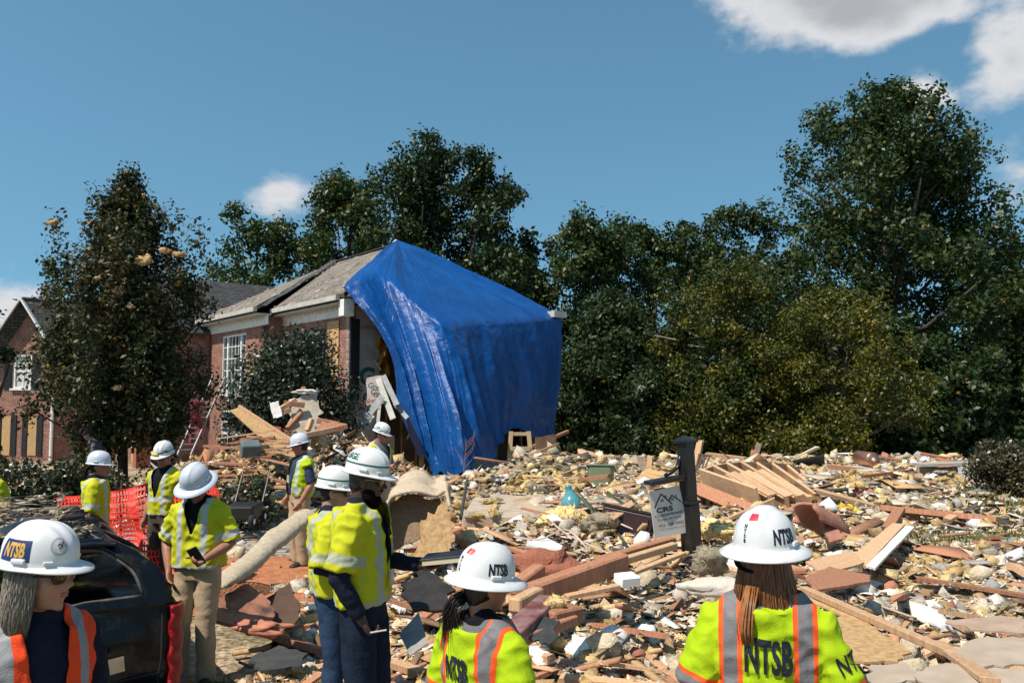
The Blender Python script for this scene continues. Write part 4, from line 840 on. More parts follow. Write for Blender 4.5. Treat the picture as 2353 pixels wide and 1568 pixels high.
def glasses(root, M, s, kind):
    mlens = m_lens if kind == 'sun' else m_clear; fr_ = m_frame if kind == 'sun' else m_wire
    g = thing('x', None, None); bpy.data.objects.remove(g)
    mb = MB(); r3 = M.to_3x3()
    fm = MB()
    for sx in (-1, 1):
        ring = [M @ Vector([v*s for v in (sx*.034+.027*math.cos(t)*(1 if abs(math.cos(t)) < .8 else .95), .095-.012*abs(math.cos(t)*.5+sx*.5)*(1 if sx*math.cos(t) > 0 else .2), .006+.021*math.sin(t))]) for t in [2*math.pi*k/14 for k in range(15)]]
        fm.tube(ring, (.0035 if kind == 'sun' else .0016)*s, 6, cap=False)
        fm.tube([M @ Vector([v*s for v in q]) for q in ((sx*.061, .088, .012), (sx*.077, .03, .012), (sx*.079, -.01, .006))], (.0035 if kind == 'sun' else .0018)*s, 6)
    fm.tube([M @ Vector([v*s for v in q]) for q in ((-.009, .097, .01), (.009, .097, .01))], .002*s, 6)
    fo = fm.build('eyewear', fr_, root, True)
    for sx in (-1, 1):
        ln = MB(); ln.ell(M @ Vector([v*s for v in (sx*.034, .092, .006)]), (.026*s, .0035*s, .02*s), r3 @ Matrix.Rotation(-sx*.22, 3, 'Z'), 16, 10); ln.build('lens', mlens, fo, True)
    return fo
def strands(root, name, roots, mat_, s, n, seed, thick=.0045):
    """hair locks: roots(g) returns a list of points"""
    g = random.Random(seed); mb = MB()
    for i in range(n):
        pts = roots(g); k = len(pts); mb.tube(pts, [(thick*s*(1.9*(1-.85*(j/(k-1))**2)+.15), thick*s*.7*(1-.7*j/(k-1))) for j in range(k)], 3)
    return mb.build(name, mat_, root, True)
PEOPLE = {}
def person(key, label, px, top, d, r, pose=None, head=(0, 0, 0), skin=SK_FAIR, vox=.012, w=1.0, fem=False, shirt=None, sleeve=None, vest=None, vest_sl=None, vcut=None, pants=m_khaki, hat='cap', hatm=None, hat_kw=None, hair=None, hair_z=0, eye=None, belly=0, vinf=.028, fold=1.0, hands=(.5, .5), z0=None, H=None, legs=True, group=None, loc=None, hatpitch=0, cap_m=None, pal=None, vest_side=None):
    if loc is None:
        tp = P(px, top, d); x, y = tp.x, d; zf = G(x, y) if z0 is None else z0; H = H or (tp.z-zf)/1.047
    else: x, y, zf = loc
    s = H/1.75; rz = R(r)
    root = thing('person', label, 'person', (x, y, zf), rz, group)
    J = {k: Vector(v)*s for k, v in {**JD, **(pose or {})}.items()}
    # --- body: one continuous skin surface
    hv = min(vox, .0075 if vox < .01 else .010); mb = MB()
    HM = Matrix.Translation(J['hd']) @ Matrix.Rotation(R(head[0]), 4, 'Z') @ Matrix.Rotation(R(head[1]), 4, 'X') @ Matrix.Rotation(R(head[2]), 4, 'Y')
    headgeo(mb, HM, s, fem)
    nk = HM @ Vector((0, -.028*s, -.04*s)); mb.tube([J['nkb']-Vector((0, 0, .06*s)), J['nkb'], nk], [(.075*s, .07*s), (.056*s*(.9 if fem else 1), .058*s*(.9 if fem else 1)), (.05*s*(.9 if fem else 1.05), .055*s)], 14, ref=(0, 1, 0))
    torso(mb, J, s, w*.94, -.014, z0=-.01)
    for k, cu in zip('RL', hands):
        sh, el, wr = J['sh'+k], J['el'+k], J['wr'+k]
        mb.tube([sh, sh.lerp(el, .5), el, el.lerp(wr, .3), el.lerp(wr, .65), wr, wr+(wr-el).normalized()*.03*s], [.05*s*w, .049*s*w, .04*s*w, .042*s*w, .035*s*w, .026*s*w, .024*s], 12)
        dv = (wr-el).normalized(); pv = (pal or {}).get(k) or (-1 if k == 'R' else 1, .15, 0)
        hand(mb, wr, dv if not isinstance(cu, tuple) else cu[1], pv, s*(.92 if fem else 1.0), cu if not isinstance(cu, tuple) else cu[0], thumb=1 if k == 'L' else -1)
        if legs and vox > .5:
            hp, kn, an = J['hip'+k], J['kne'+k], J['ank'+k]; mb.tube([hp, hp.lerp(kn, .5), kn, kn.lerp(an, .35), an, an-Vector((0, 0, .05*s))], [.075*s, .068*s, .05*s, .05*s, .035*s, .035*s], 10)
    link('body', remesh(mb, hv, 3 if hv < .008 else 2, .5, None, .32), skin, root)
    # --- trousers and shoes
    if legs:
        pb = MB(); pts = [J['pel']+Vector((0, 0, .10*s)), J['pel'], J['pel']-Vector((0, 0, .09*s))]
        pb.tube(pts, [(.158*s*w, (.115*w+belly*.6)*s), (.172*s*w, .122*s*w), (.165*s*w, .112*s*w)], 18, ref=(0, 1, 0))
        for k in 'RL':
            hp, kn, an = J['hip'+k], J['kne'+k], J['ank'+k]
            pb.tube([hp+Vector((0, 0, .04*s)), hp.lerp(kn, .25), hp.lerp(kn, .65), kn, kn.lerp(an, .35), kn.lerp(an, .75), an.lerp(kn, .0)-Vector((0, 0, .035*s))], [q*s*w for q in (.092, .098, .085, .074, .074, .071, .076)], 14)
        def pd(c): c = Vector(c)/s; return s*(.008*mnoise.noise(Vector((c.x*9, c.y*9, c.z*7)))+.006*mnoise.noise(Vector((c.x*6, c.y*6, c.z*24+3*c.x))))
        link('trousers', remesh(pb, max(vox, .011), 3, .5, pd, .35), pants, root)
        for k in 'RL':
            an, to = J['ank'+k], J['toe'+k]; sb = MB(); hl = an+Vector((0, -.035*s, -.045*s))
            sb.tube([hl+Vector((0, 0, .06*s)), hl.lerp(to, .2)+Vector((0, 0, .045*s)), hl.lerp(to, .55)+Vector((0, 0, .015*s)), to+Vector((0, 0, .005*s)), to+(to-hl).normalized()*.03*s], [(.042*s, .04*s), (.047*s, .055*s), (.046*s, .05*s), (.05*s, .038*s), (.03*s, .02*s)], 12)
            link('shoe', remesh(sb, .014, 2), m_shoe, root)
    def cloth(inf, sl, slr, z0_, col_top, amt, v, dc=0):
        cb = MB(); torso(cb, J, s, w, inf, z0_, belly, straight=inf > .02)
        cb.ell(Vector((J['nkb'].x, J['nkb'].y, J['nkb'].z-.07*s)), ((.15*w+inf)*s, (.07+inf)*s, (.05+inf*.5)*s), None, 18, 10)
        for k in 'RL': cb.tube([J['nkb']+Vector((0, -.005*s, .022*s)), J['nkb'].lerp(J['sh'+k], .5)+Vector((0, 0, .012*s)), J['sh'+k]+Vector((0, 0, -.005*s))], [((.066+inf*.3)*s, (.06+inf*.3)*s), ((.055+inf*.4)*s, (.055+inf*.4)*s), ((.048+inf*.4)*s,)*2], 12)
        for k in 'RL':
            sh, el, wr = J['sh'+k], J['el'+k], J['wr'+k]; nck = J['nkb']-Vector((0, 0, .05*s))
            if sl <= 0: continue
            L1 = (el-sh).length/s; fr_ = min(1, sl/L1); pts = [nck.lerp(sh, .55), sh, sh.lerp(el, min(1, fr_*.45)), sh.lerp(el, fr_)]; rd = [slr*.62, slr*.86, slr*.95, slr*1.02]
            if sl > L1: f2 = min(1, (sl-L1)/((wr-el).length/s)); pts += [el.lerp(wr, f2*.4), el.lerp(wr, f2)]; rd = [slr*.62, slr*.9, slr*.95, slr*.85, slr*.8, slr*.6]
            cb.tube(pts, [q*s*w for q in rd], 14)
        def dd(c):
            c = Vector(c)/s; low = max(0, min(1, (1.35-c.z)/.3))
            n1_ = mnoise.noise(Vector((c.x*7+c.z*2, c.y*7, c.z*3.2+key_n))); n2_ = mnoise.noise(Vector((c.x*11+c.z*8, c.y*11, c.z*9+key_n))); n3_ = mnoise.noise(Vector((c.x*10-c.z*9, c.y*10, c.z*13-key_n))); n4_ = mnoise.noise(Vector((c.x*15, c.y*15, c.z*1.6+5)))
            return s*fold*amt*(.014*n1_+.020*(.22-abs(n2_))+.018*(.22-abs(n3_))+.014*low*n4_)
        return remesh(cb, v, 4, .5, dd, dc)
    key_n = len(PEOPLE)*3.7
    if shirt is not None:
        me = cloth(.006 if vest else .014, sleeve or .6, .062 if vest else .066, -.10, 0, .6, max(vox, .010), .35); link('shirt', me, shirt, root, True)
    vo = None
    if vest is not None:
        sl = .26 if vest_sl is None else vest_sl
        me = cloth(vinf, sl, .082, -.12, 0, 1.0, max(vox, .0095)); lat, hg, fro, arm, isa = attrs(me, J, s, None); kill = np.zeros(len(lat), bool)
        if vcut:
            kind, w0, zl = vcut
            ww = w0*np.clip((hg-zl)/(1.47-zl), 0, 1)**.85 if kind == 'v' else np.where(hg > 1.25, w0+.02, w0)*np.ones_like(hg)
            kill |= (fro > .0) & (np.abs(lat-(vest_side or 0)*(1-np.clip((hg-1.0)/.45, 0, 1))) < ww) & (isa < .5)
        kill |= (hg > 1.51)
        kill |= (np.abs(lat) < .07) & (hg > 1.488)
        if sl <= 0: kill |= (np.abs(lat) > .192*w) & (hg > 1.12)
        cutfaces(me, kill); vo = link('vest', me, vest, root, True)
        if vox < .012: sol = vo.modifiers.new('solid', 'SOLIDIFY'); sol.thickness = .005*s; sol.offset = -1
    # --- head wear, hair, eyewear
    yaw = rz+R(head[0])
    HH = HM @ Matrix.Translation((0, -.012*s, .048*s)) @ Matrix.Rotation(R(hatpitch), 4, 'X')
    out = dict(root=root, J=J, s=s, HM=HM, HH=HH, yaw=yaw, vest=vo, rz=rz)
    if hat in ('cap', 'full'): out['hat'], out['dome'] = helmet(root, HH, s, hat, yaw, hatm, **(hat_kw or {}))
    if hair is not None:
        hb = MB(); r3 = HM.to_3x3(); hb.ell(HM @ Vector((0, -.022*s, .02*s)), (.078*s, .088*s, .092*s), r3, 16, 12); hb.ell(HM @ Vector((0, -.05*s, -.03*s)), (.066*s, .052*s, (.055+hair_z)*s), r3, 14, 10)
        hme = remesh(hb, .011, 2, .5, lambda c: .004*mnoise.noise(Vector(c)*70)); link('hair', hme, hair, root)
    if eye: glasses(root, HM, s, eye)
    PEOPLE[key] = out; return out
def back_text(pp, t, cx, cz, size, sx, m, axis=(0, 1, 0), roll=0, cut=8, off=.0, from_=.6, flip=False, right=None, up=None, org=None, name='lettering'):
    """lettering laid onto the vest by casting rays at its surface (person-local frame)"""
    s = pp['s']; bvh = BVHTree.FromPolygons([v.co.copy() for v in pp['vest'].data.vertices], [tuple(p.vertices) for p in pp['vest'].data.polygons])
    ax = Vector(axis).normalized(); up = Vector(up or (0, 0, 1)); rt = Vector(right) if right else ax.cross(up).normalized(); up = rt.cross(ax).normalized()
    V, F = txtmesh(t, size*s, off, sx, 1.02, cut=cut); o = Vector(org or (cx*s, 0, cz*s))-ax*from_*s; c, sn = math.cos(roll), math.sin(roll); pts = []
    for x, y in V:
        q = o+rt*(x*c-y*sn)+up*(x*sn+y*c); h, n, i, dist = bvh.ray_cast(q, ax)
        if h is None: h = q+ax*from_*s*.8; n = -ax
        if n.dot(ax) > 0: n = -n
        pts.append(h-ax*.004+n*.003)
    return MB().add(pts, F).build(name, m, pp['vest'])
def hold(name, mb, m, label, cat, smooth=False, bev=.002):
    o = mb.build(name, m, None, smooth)
    if bev: bevel(o, bev, 2)
    return tag(o, label, cat)
m_greyhair = mat('grey_blond_hair', (.30, .26, .21), (.13, .11, .085), rough=.5, spec=.5, scale=40, stretch=(4, 4, .4)); m_brownhair = mat('red_brown_hair', (.23, .085, .028), (.10, .035, .012), rough=.42, spec=.5, scale=40, stretch=(4, 4, .4)); m_blackhair = mat('black_brown_hair', (.02, .012, .008), (.01, .006, .005), rough=.4, spec=.5, scale=30)
m_dkhair = mat('short_dark_hair', (.02, .013, .009), rough=.7, scale=60, bump=.5)
def seat(pp): pass
# 1 woman left foreground, orange vest
gold = mat('gold_lettering', (.62, .36, .06), rough=.5); bluep = mat('blue_patch', (.012, .03, .13), rough=.45); greye = mat('emblem_grey', (.42, .42, .42), (.3, .3, .3), rough=.5, scale=60)
p = person('orange', 'grey haired woman in orange vest, white hard hat and sunglasses at the left', 92, 1181, 2.74, -126,
    pose=dict(elR=(.25, -.04, 1.13), wrR=(.24, .05, .88), nkb=(.0, -.02, 1.475), hd=(.0, .03, 1.632)), head=(30, -4, 0), skin=SK_FAIR, vox=.010, fem=True, shirt=m_navy, sleeve=.3, vest=V_ORG, vest_sl=0, vcut=('v', .078, .95), vinf=.022, pants=m_navy, hair=None, eye='sun',
    hat_kw=dict(texts=[('NTSB', -108, .048, .060, .56, gold, False), ('W', -36, .066, .026, .9, mat('emblem_blue', (.05, .06, .10), rough=.5), False), ('I', -36, .054, .018, 1.6, mat('emblem_red', (.3, .06, .06), rough=.5), False)], extras=[('rect', -108, .048, .118, .068, bluep), ('disc', -36, .062, .027, 0, greye), ('disc', -36, .062, .021, .0006, mat('emblem_white', (.55, .55, .54), rough=.5))]))
HM, s = p['HM'], p['s']
face_bits(p['root'], HM, s, mat('lip_tone', (.36, .12, .10), rough=.4), m_greyhair)
def grey_root(g):
    a = g.uniform(R(150), R(395)); a = a if a < R(360) else a-R(360)
    th = R(160+g.random()*238); c, sn = math.cos(th), math.sin(th)
    rx, ry = .082, .094
    ln = g.uniform(.17, .24)*(1 if sn < .3 else .95); out = []
    for j in range(7):
        f = j/6; fl = .012*math.sin(f*2.6)+.02*f*f; out.append(HM @ Vector((s*((rx+fl)*c+g.gauss(0, .002)), s*(-.02+(ry+fl*.6)*sn*(1-.25*f)+g.gauss(0, .002)), s*(.03-ln*f))))
    return out
strands(p['root'], 'hair', grey_root, m_greyhair, s, 2300, 3, .0015)
ht = MB(); V_, F_ = txtmesh('B', .075, .002, .8); J = p['J']
sh_ob = [c for c in p['root'].children if c.name.startswith('shirt')][0]
pv_ = p['vest']; p['vest'] = sh_ob; back_text(p, 'B', .055, 1.235, .085, .8, gold, axis=(0, -1, 0), right=(-1, 0, 0), from_=.5); p['vest'] = pv_
for rr_, mm in ((.034, gold), (.028, m_navy)): pass
# 2 woman behind the wreck, looking right
p = person('far_woman', 'woman in lime shirt and white hard hat behind the wrecked car, looking right', 226, 1029, 8.2, -70, head=(-12, -4, 0), skin=SK_TAN, vox=.013, fem=True, shirt=m_blackc, sleeve=.2, vest=V_BGE2, pants=m_brownp, hair=m_dkhair, hatm=m_hatg)
HM2, s2 = p['HM'], p['s']
def tail2(g):
    o = Vector((g.gauss(0, .02), -.1+g.gauss(0, .012), .0)); e = Vector((g.gauss(0, .03), -.15+g.gauss(0, .02), -.30-.1*g.random())); m_ = Vector((0, -.16, -.1)); return [HM2 @ (o*s2), HM2 @ ((o.lerp(m_, .6))*s2), HM2 @ (m_.lerp(e, .5)*s2), HM2 @ (e*s2)]
strands(p['root'], 'ponytail', tail2, m_dkhair, s2, 60, 5, .006)
# 3 man with goggles on his helmet
p = person('goggles', 'older man in lime vest with yellow goggles strapped on his white hard hat', 380, 1006, 8.7, 158, pose=dict(elL=(-.26, -.03, 1.14), wrL=(-.3, .1, .95)), head=(12, -16, 0), skin=SK_TAN, vox=.013, w=1.03, shirt=m_blackc, sleeve=.22, vest=V_VEST, vest_sl=.07, vcut=('v', .10, 1.15), pants=m_brownp, hair=m_dkhair, eye='clear',
    hat_kw=dict(line=(.022, .012, m_black), texts=[('BGE', -50, .042, .026, 1, m_green, False)]))
gb = MB(); d_ = p['dome']; s3 = p['s']; th = R(-130)-p['yaw']
vs = []; fs = []
gg = MB()
for k in range(9): q = d_(th-.55+1.1*k/8, .018*s3, .008*s3); gg.ell(q, (.016*s3, .016*s3, .017*s3), None, 8, 6)
link('goggles', remesh(gg, .005, 2), mat('yellow_goggle', (.7, .55, .02), rough=.3), p['hat'])
# 4 khaki man, head bowed
p = person('khaki', 'man in khakis and lime shirt, head bowed under a bluish white full brim hard hat', 462, 1048, 6.15, 176,
    pose=dict(hd=(.0, .07, 1.60), nkb=(0, .0, 1.475), elR=(.30, -.06, 1.15), wrR=(.215, .06, .93), elL=(-.27, .0, 1.14), wrL=(-.16, .22, 1.06), kneR=(.12, .03, .49), ankR=(.14, -.02, .09), toeR=(.2, .12, .035), kneL=(-.09, .04, .49), ankL=(-.085, .0, .09)),
    head=(-8, -30, 0), skin=SK_TAN, vox=.0105, w=1.05, shirt=m_blackc, sleeve=.2, vest=V_BGE2, vcut=('v', .075, 1.22), pants=m_khaki, hair=m_dkhair, hat='full', hatm=m_hatg, vinf=.04, hands=(.4, .9), pal={'L': (.2, .3, 1)})
J, s4, rt = p['J'], p['s'], p['root']; Mr = Matrix.Translation(rt.location) @ Matrix.Rotation(p['rz'], 4, 'Z')
w_ = Mr @ (J['wrL']+Vector((.04*s4, .07*s4, .03*s4))); hold('phone', MB().box(w_, (.075, .012, .15), Matrix.Rotation(R(-25), 3, 'Y') @ Matrix.Rotation(R(20), 3, 'X')), m_black, 'black phone held by the man in khaki trousers', 'phone')
# 5 navy polo man
p = person('navy', 'man with navy polo under an open lime vest and white hard hat, looking left', 692, 989, 10.0, 128, pose=dict(elL=(-.25, -.05, 1.13), wrL=(-.25, .1, .9), elR=(.25, -.05, 1.13), wrR=(.22, .1, .92)), head=(-28, -14, 0), skin=SK_TAN, vox=.014, w=1.1, shirt=mat('navy_polo', (.02, .035, .085), rough=.85, scale=9), sleeve=.26, vest=vest_mat('open_lime_vest', LIMEG, stripe=(.45, .46, .44), vert=(.12, .16), hz=((1.02, 1.07),), arm=()), vest_sl=.03, vcut=('open', .085, 0), pants=m_khaki, hair=m_dkhair, belly=.04, hatm=m_hatg)
bd = MB().box((0, 0, 0), (.062, .006, .09)).build('name_badge', mat('pale_badge', (.5, .42, .34), rough=.5), p['root']); bd.location = (-.06*p['s'], .2*p['s'], 1.2*p['s'])
# 6 man behind the near man
p = person('behind', 'man in safety glasses and lime shirt standing just behind the taller bearded man', 766, 1060, 5.35, -78, pose=dict(elR=(.25, -.07, 1.14), wrR=(.12, .16, 1.1), elL=(-.24, -.04, 1.13), wrL=(-.1, .2, 1.05)), head=(-12, -6, 0), skin=SK_FAIR, vox=.0105, w=1.02, shirt=m_navy, sleeve=.53, vest=V_BGE, pants=m_denim, hair=m_dkhair, eye='sun', vinf=.036, hat_kw=dict(line=(.040, .009, m_green)), legs=True, hat='cap')
# 7 tall near man
p = person('near', 'tall bearded man in lime shirt and white hard hat reading an open notebook', 838, 1016, 4.75, -98,
    pose=dict(shR=(.195, .0, 1.415), elR=(.25, -.05, 1.12), wrR=(.20, .06, .90), elL=(-.24, .03, 1.13), wrL=(-.17, .3, 1.12), kneR=(.11, .03, .49), kneL=(-.10, .06, .49), ankL=(-.11, .05, .09)),
    head=(6, -10, 0), skin=SK_DARK, vox=.0095, w=1.08, shirt=m_navy, sleeve=.535, vest=V_BGE, vcut=('v', .06, 1.05), pants=m_ddenim, hair=m_blackhair, eye='clear', vinf=.034, hands=(1.05, .25), pal={'L': (0, -.2, 1), 'R': (-.6, 1, 0)},
    hat_kw=dict(line=(.040, .009, m_green), texts=[('BGE', -137, .078, .045, .95, m_green, False)]))
J, s7, HM7, rt = p['J'], p['s'], p['HM'], p['root']; Mr = Matrix.Translation(rt.location) @ Matrix.Rotation(p['rz'], 4, 'Z')
bb = MB(); r3 = HM7.to_3x3()
for c, r_ in (((0, .062, -.105), (.05, .04, .038)), ((.045, .03, -.075), (.022, .04, .045)), ((-.045, .03, -.075), (.022, .04, .045)), ((0, .06, -.13), (.035, .03, .03)), ((0, .088, -.044), (.026, .014, .008))): bb.ell(HM7 @ (Vector(c)*s7), [q*s7 for q in r_], r3, 14, 10)
link('beard', remesh(bb, .006, 2, .4, lambda c: .004*mnoise.noise(Vector(c)*120)), mat('matte_black_beard', (.008, .006, .005), rough=.95, spec=.05, scale=90, bump=.6), rt)
lb_ = MB(); lb_.tube([Vector(q)*s7 for q in ((.05, .07, 1.45), (.03, .135, 1.36), (.015, .155, 1.25), (.0, .16, 1.13))], .004*s7, 6); lb_.tube([Vector(q)*s7 for q in ((-.05, .07, 1.45), (-.03, .135, 1.36), (-.01, .155, 1.25), (.0, .16, 1.13))], .004*s7, 6); lo_ = lb_.build('lanyard', m_blackc, rt)
MB().box(Vector((.005, .172, 1.085))*s7, (.055*s7, .005, .085*s7)).build('badge', mat('white_badge', (.6, .58, .55), (.3, .3, .3), rough=.4, scale=40), lo_)
wl_ = Mr @ (J['wrL']+Vector((.02, .13, .045))*s7)
nb = thing('notebook', 'thick open notebook with dark cover held by the tall bearded man', 'notebook', wl_, p['rz'])
rotn = Matrix.Rotation(R(7), 3, 'X')
MB().box(rotn @ Vector((0, .02, .0)), (.19, .26, .028), rotn).build('pages', mat('note_pages', (.66, .57, .4), (.5, .42, .3), rough=.8, scale=60, stretch=(1, 1, 30)), nb)
cv_ = MB(); cv_.box(rotn @ Vector((0, .015, .020)), (.2, .275, .007), rotn); cv_.tube([rotn @ Vector((x_, .155, .004)) for x_ in (-.1, .1)], .017, 10); bevel(cv_.build('cover', m_black, nb), .002)
hb_ = [Vector(q) for q in ()]
pn = Mr @ (J['wrR']+Vector((.0, .075, -.055))*s7); tag(MB().tube([pn+Vector((-.02, -.03, .0)), pn+Vector((.07, -.03, .015))], .005, 8).build('pen', m_wgrey), 'pale pen in the lowered hand of the tall bearded man', 'pen')
# 8 far man with phone
p = person('far_bge', 'man in lime vest before the blue tarpaulin looking down at his phone', 874, 965, 11.2, -122, pose=dict(elR=(.23, .0, 1.13), wrR=(.08, .24, 1.16), elL=(-.23, .0, 1.13), wrL=(-.05, .26, 1.17)), head=(18, -18, 0), skin=SK_TAN, vox=.014, w=1.0, shirt=mat('grey_tee', (.12, .12, .13), rough=.9), sleeve=.22, vest=V_VEST, vest_sl=.05, vcut=('v', .11, 1.0), pants=m_khaki, hair=m_dkhair, eye='sun', hat_kw=dict(line=(.020, .010, m_green), texts=[('BGE', -118, .052, .032, 1.1, m_green, False)]))
Mr = Matrix.Translation(p['root'].location) @ Matrix.Rotation(p['rz'], 4, 'Z'); w_ = Mr @ (Vector((.02, .33, 1.2))*p['s'])
hold('phone', MB().box(w_, (.08, .012, .15), Matrix.Rotation(p['rz'], 3, 'Z') @ Matrix.Rotation(R(-50), 3, 'X')), m_black, 'dark phone in the hands of the man before the blue tarpaulin', 'phone')
# 9 dark haired NTSB woman
p = person('ntsb_dark', 'dark haired woman with NTSB vest and hard hat in the centre foreground', 1112, 1236, 3.15, -42, pose=dict(elR=(.25, -.02, 1.13), wrR=(.2, .15, .95)), head=(-22, -6, 3), skin=SK_TAN, vox=.0095, fem=True, shirt=m_blackc, sleeve=.2, vest=V_NTSB, vinf=.03, pants=m_navy, hair=m_blackhair, hair_z=.01, eye='clear', hat='full',
    hat_kw=dict(texts=[('NTSB', -60, .044, .066, .60, m_navyink, False), ('NTSB', -150, .075, .017, 1, m_navyink, True)], extras=[('rect', -135, .104, .03, .02, m_redst)]))
HM9, s9 = p['HM'], p['s']
def tail9(g):
    o = Vector((-.02+g.gauss(0, .018), -.10+g.gauss(0, .01), -.055+g.gauss(0, .012))); a = g.gauss(0, 1); b_ = g.gauss(0, 1)
    return [HM9 @ (q*s9) for q in (o, o+Vector((-.012+.008*a, -.035, -.02)), o+Vector((-.025+.016*a, -.045+.01*b_, -.075)), o+Vector((-.03+.024*a, -.035+.012*b_, -.13)), o+Vector((-.025+.03*a, -.03+.015*b_, -.185-.03*g.random())))]
strands(p['root'], 'ponytail', tail9, m_blackhair, s9, 420, 9, .0016)
back_text(p, 'NTSB', -.01, 1.30, .125, .42, m_navyink, off=.005)
# 10 long haired NTSB woman
p = person('ntsb_red', 'woman with long auburn hair seen from behind in lime NTSB vest and hard hat', 1757, 1150, 2.93, -18, pose=dict(elR=(.275, -.03, 1.14), wrR=(.27, .10, .9), elL=(-.26, -.02, 1.13), wrL=(-.25, .1, .9)), head=(-18, 2, 0), skin=SK_TAN, vox=.0095, fem=True, w=1.02, shirt=m_blackc, sleeve=.2, vest=V_NTSB, vinf=.032, pants=m_navy, hair=None, eye='sun', hat='full',
    hat_kw=dict(texts=[('NTSB', -65, .046, .070, .60, m_navyink, False), ('NTSB', -142, .082, .017, 1, m_navyink, True)], extras=[('rect', -128, .110, .028, .02, m_redst)]))
HMa, sa = p['HM'], p['s']
def red_root(g):
    th = R(150+g.random()*245); c, sn = math.cos(th), math.sin(th); front = max(0, sn); ln = (.27+.07*g.random()+.05*max(0, c))*(1-.15*front); out = []; sp = g.gauss(0, .009); sq = g.gauss(0, .008)
    for j in range(10):
        f = j/9; k = .079+.012*math.sin(f*2.2)+.030*f*f+.02*max(0, c)*f; kz = .094+.010*math.sin(f*2)
        out.append(HMa @ Vector((sa*(k*c+sp*f+.004*math.sin(f*7+sp*900)*f), sa*(-.015+kz*sn*(1-.22*f)-.045*f+sq*f), sa*(.045-ln*f))))
    return out
strands(p['root'], 'hair', red_root, m_brownhair, sa, 2200, 10, .0017)
def tail10(g):
    o = Vector((-.012+g.gauss(0, .008), -.135+g.gauss(0, .006), -.08)); a = g.gauss(0, 1)
    return [HMa @ (q*sa) for q in (o, o+Vector((.004*a, -.04, -.06)), o+Vector((.006*a, -.062, -.105)), o+Vector((.007*a, -.072, -.14)), o+Vector((.004*a+.004, -.074, -.165-.035*g.random())))]
strands(p['root'], 'hair_tail', tail10, mat('sunlit_auburn_hair', (.34, .14, .05), (.2, .075, .025), rough=.4, spec=.5, scale=40), sa, 90, 11, .0022)
hb_ = MB(); hb_.ell(HMa @ (Vector((0, -.022, .01))*sa), (.077*sa, .09*sa, .1*sa), HMa.to_3x3(), 16, 12); hb_.ell(HMa @ (Vector((0, -.05, -.06))*sa), (.062*sa, .05*sa, .08*sa), HMa.to_3x3(), 16, 12); link('hair_cap', remesh(hb_, .009, 2), m_brownhair, p['root'])
hb_ = MB(); hb_.tube([HMa @ (Vector((.094*math.cos(t), -.018+.108*math.sin(t), .0-.03*max(0, -math.sin(t))))*sa) for t in [R(178+k*8) for k in range(12)]], [(.017*sa, .004*sa)]*12, 8, ref=(0, 0, 1)); link('hat_strap', hb_.mesh('hat_strap'), m_blackc, p['root'])
back_text(p, 'NTSB', .0, 1.30, .16, .42, m_navyink, off=.006)
Ja = p['J']; sh, el = Ja['shR'], Ja['elR']; mid = sh.lerp(el, .44)
back_text(p, 'NT', 0, 0, .085, .72, m_navyink, axis=(-.55, .83, 0), up=tuple((sh-el).normalized()), org=tuple(mid+Vector((.012, 0, 0))), from_=.4, off=.002)
# 11 man on the ladder, 12 capped person, 13 edge person, 14/15 at the upper window
lp = P(445, 1000, 26.0)
person('ladder', 'man in dark red shirt climbing the aluminium ladder at the porch', 0, 0, 0, -20, loc=(lp.x, 26.0, lp.z-.32), H=1.75, pose=dict(elR=(.28, .16, 1.3), wrR=(.2, .42, 1.42), elL=(-.28, .16, 1.2), wrL=(-.2, .42, 1.3), kneR=(.11, .16, .58), ankR=(.11, .05, .28), toeR=(.12, .2, .24)), skin=SK_TAN, vox=.018, shirt=mat('maroon_tee', (.13, .02, .03), rough=.9), sleeve=.25, pants=mat('red_shorts', (.22, .03, .05), rough=.9), hat=None, hair=m_dkhair)
cp = P(180, 1005, 14.0)
p = person('capped', 'person in dark cap half hidden behind the hedge shrubs', 0, 0, 0, 100, loc=(cp.x, 14.6, G(cp.x, 14.6)), H=1.42, pose=dict(nkb=(0, .1, 1.44), hd=(0, .16, 1.58)), head=(0, -20, 0), skin=SK_TAN, vox=.018, shirt=mat('grey_work_shirt', (.09, .08, .085), rough=.9), sleeve=.5, pants=m_brownp, hat=None, hair=m_dkhair)
cb_ = MB(); cb_.ell(p['HM'] @ (Vector((0, -.01, .045))*p['s']), (.088*p['s'], .105*p['s'], .085*p['s']), p['HM'].to_3x3(), 16, 10); cb_.tube([p['HM'] @ (Vector(q)*p['s']) for q in ((0, .06, .045), (0, .12, .042), (0, .165, .03))], [(.075*p['s'], .008)]*2+[(.05*p['s'], .006)], 10, ref=(0, 0, 1)); link('cap', remesh(cb_, .01, 2), mat('dark_cap', (.03, .026, .03), rough=.9), p['root'])
person('edge', 'person in lime shirt cut off by the left edge of the picture', -34, 1010, 7.6, 165, head=(0, 0, 0), vox=.016, shirt=m_blackc, sleeve=.2, vest=V_BGE2, pants=m_brownp, hair=m_dkhair)
for i, (px, py, dd, rr, cc, nm) in enumerate([(706, 756, 22.9, 40, (.36, .2, .03), 'red haired worker in yellow shirt at the upper wall behind the holly bush'), (736, 768, 22.6, -60, (.2, .05, .03), 'worker in rust shirt reaching to the boarded upper window')]):
    tp = P(px, py, dd); person('upper%d' % i, nm, 0, 0, 0, rr, loc=(tp.x, dd-.4, tp.z-1.72), H=1.72, pose=dict(elR=(.28, .14, 1.3), wrR=(.25, .36, 1.4)), skin=SK_TAN, vox=.02, shirt=mat('upper_shirt%d' % i, cc, rough=.9), sleeve=.3, pants=m_brownp, hat=None, hair=mat('ginger_hair', (.14, .05, .02), rough=.6))
tp = P(720, 760, 22.4); zp = tp.z-1.74
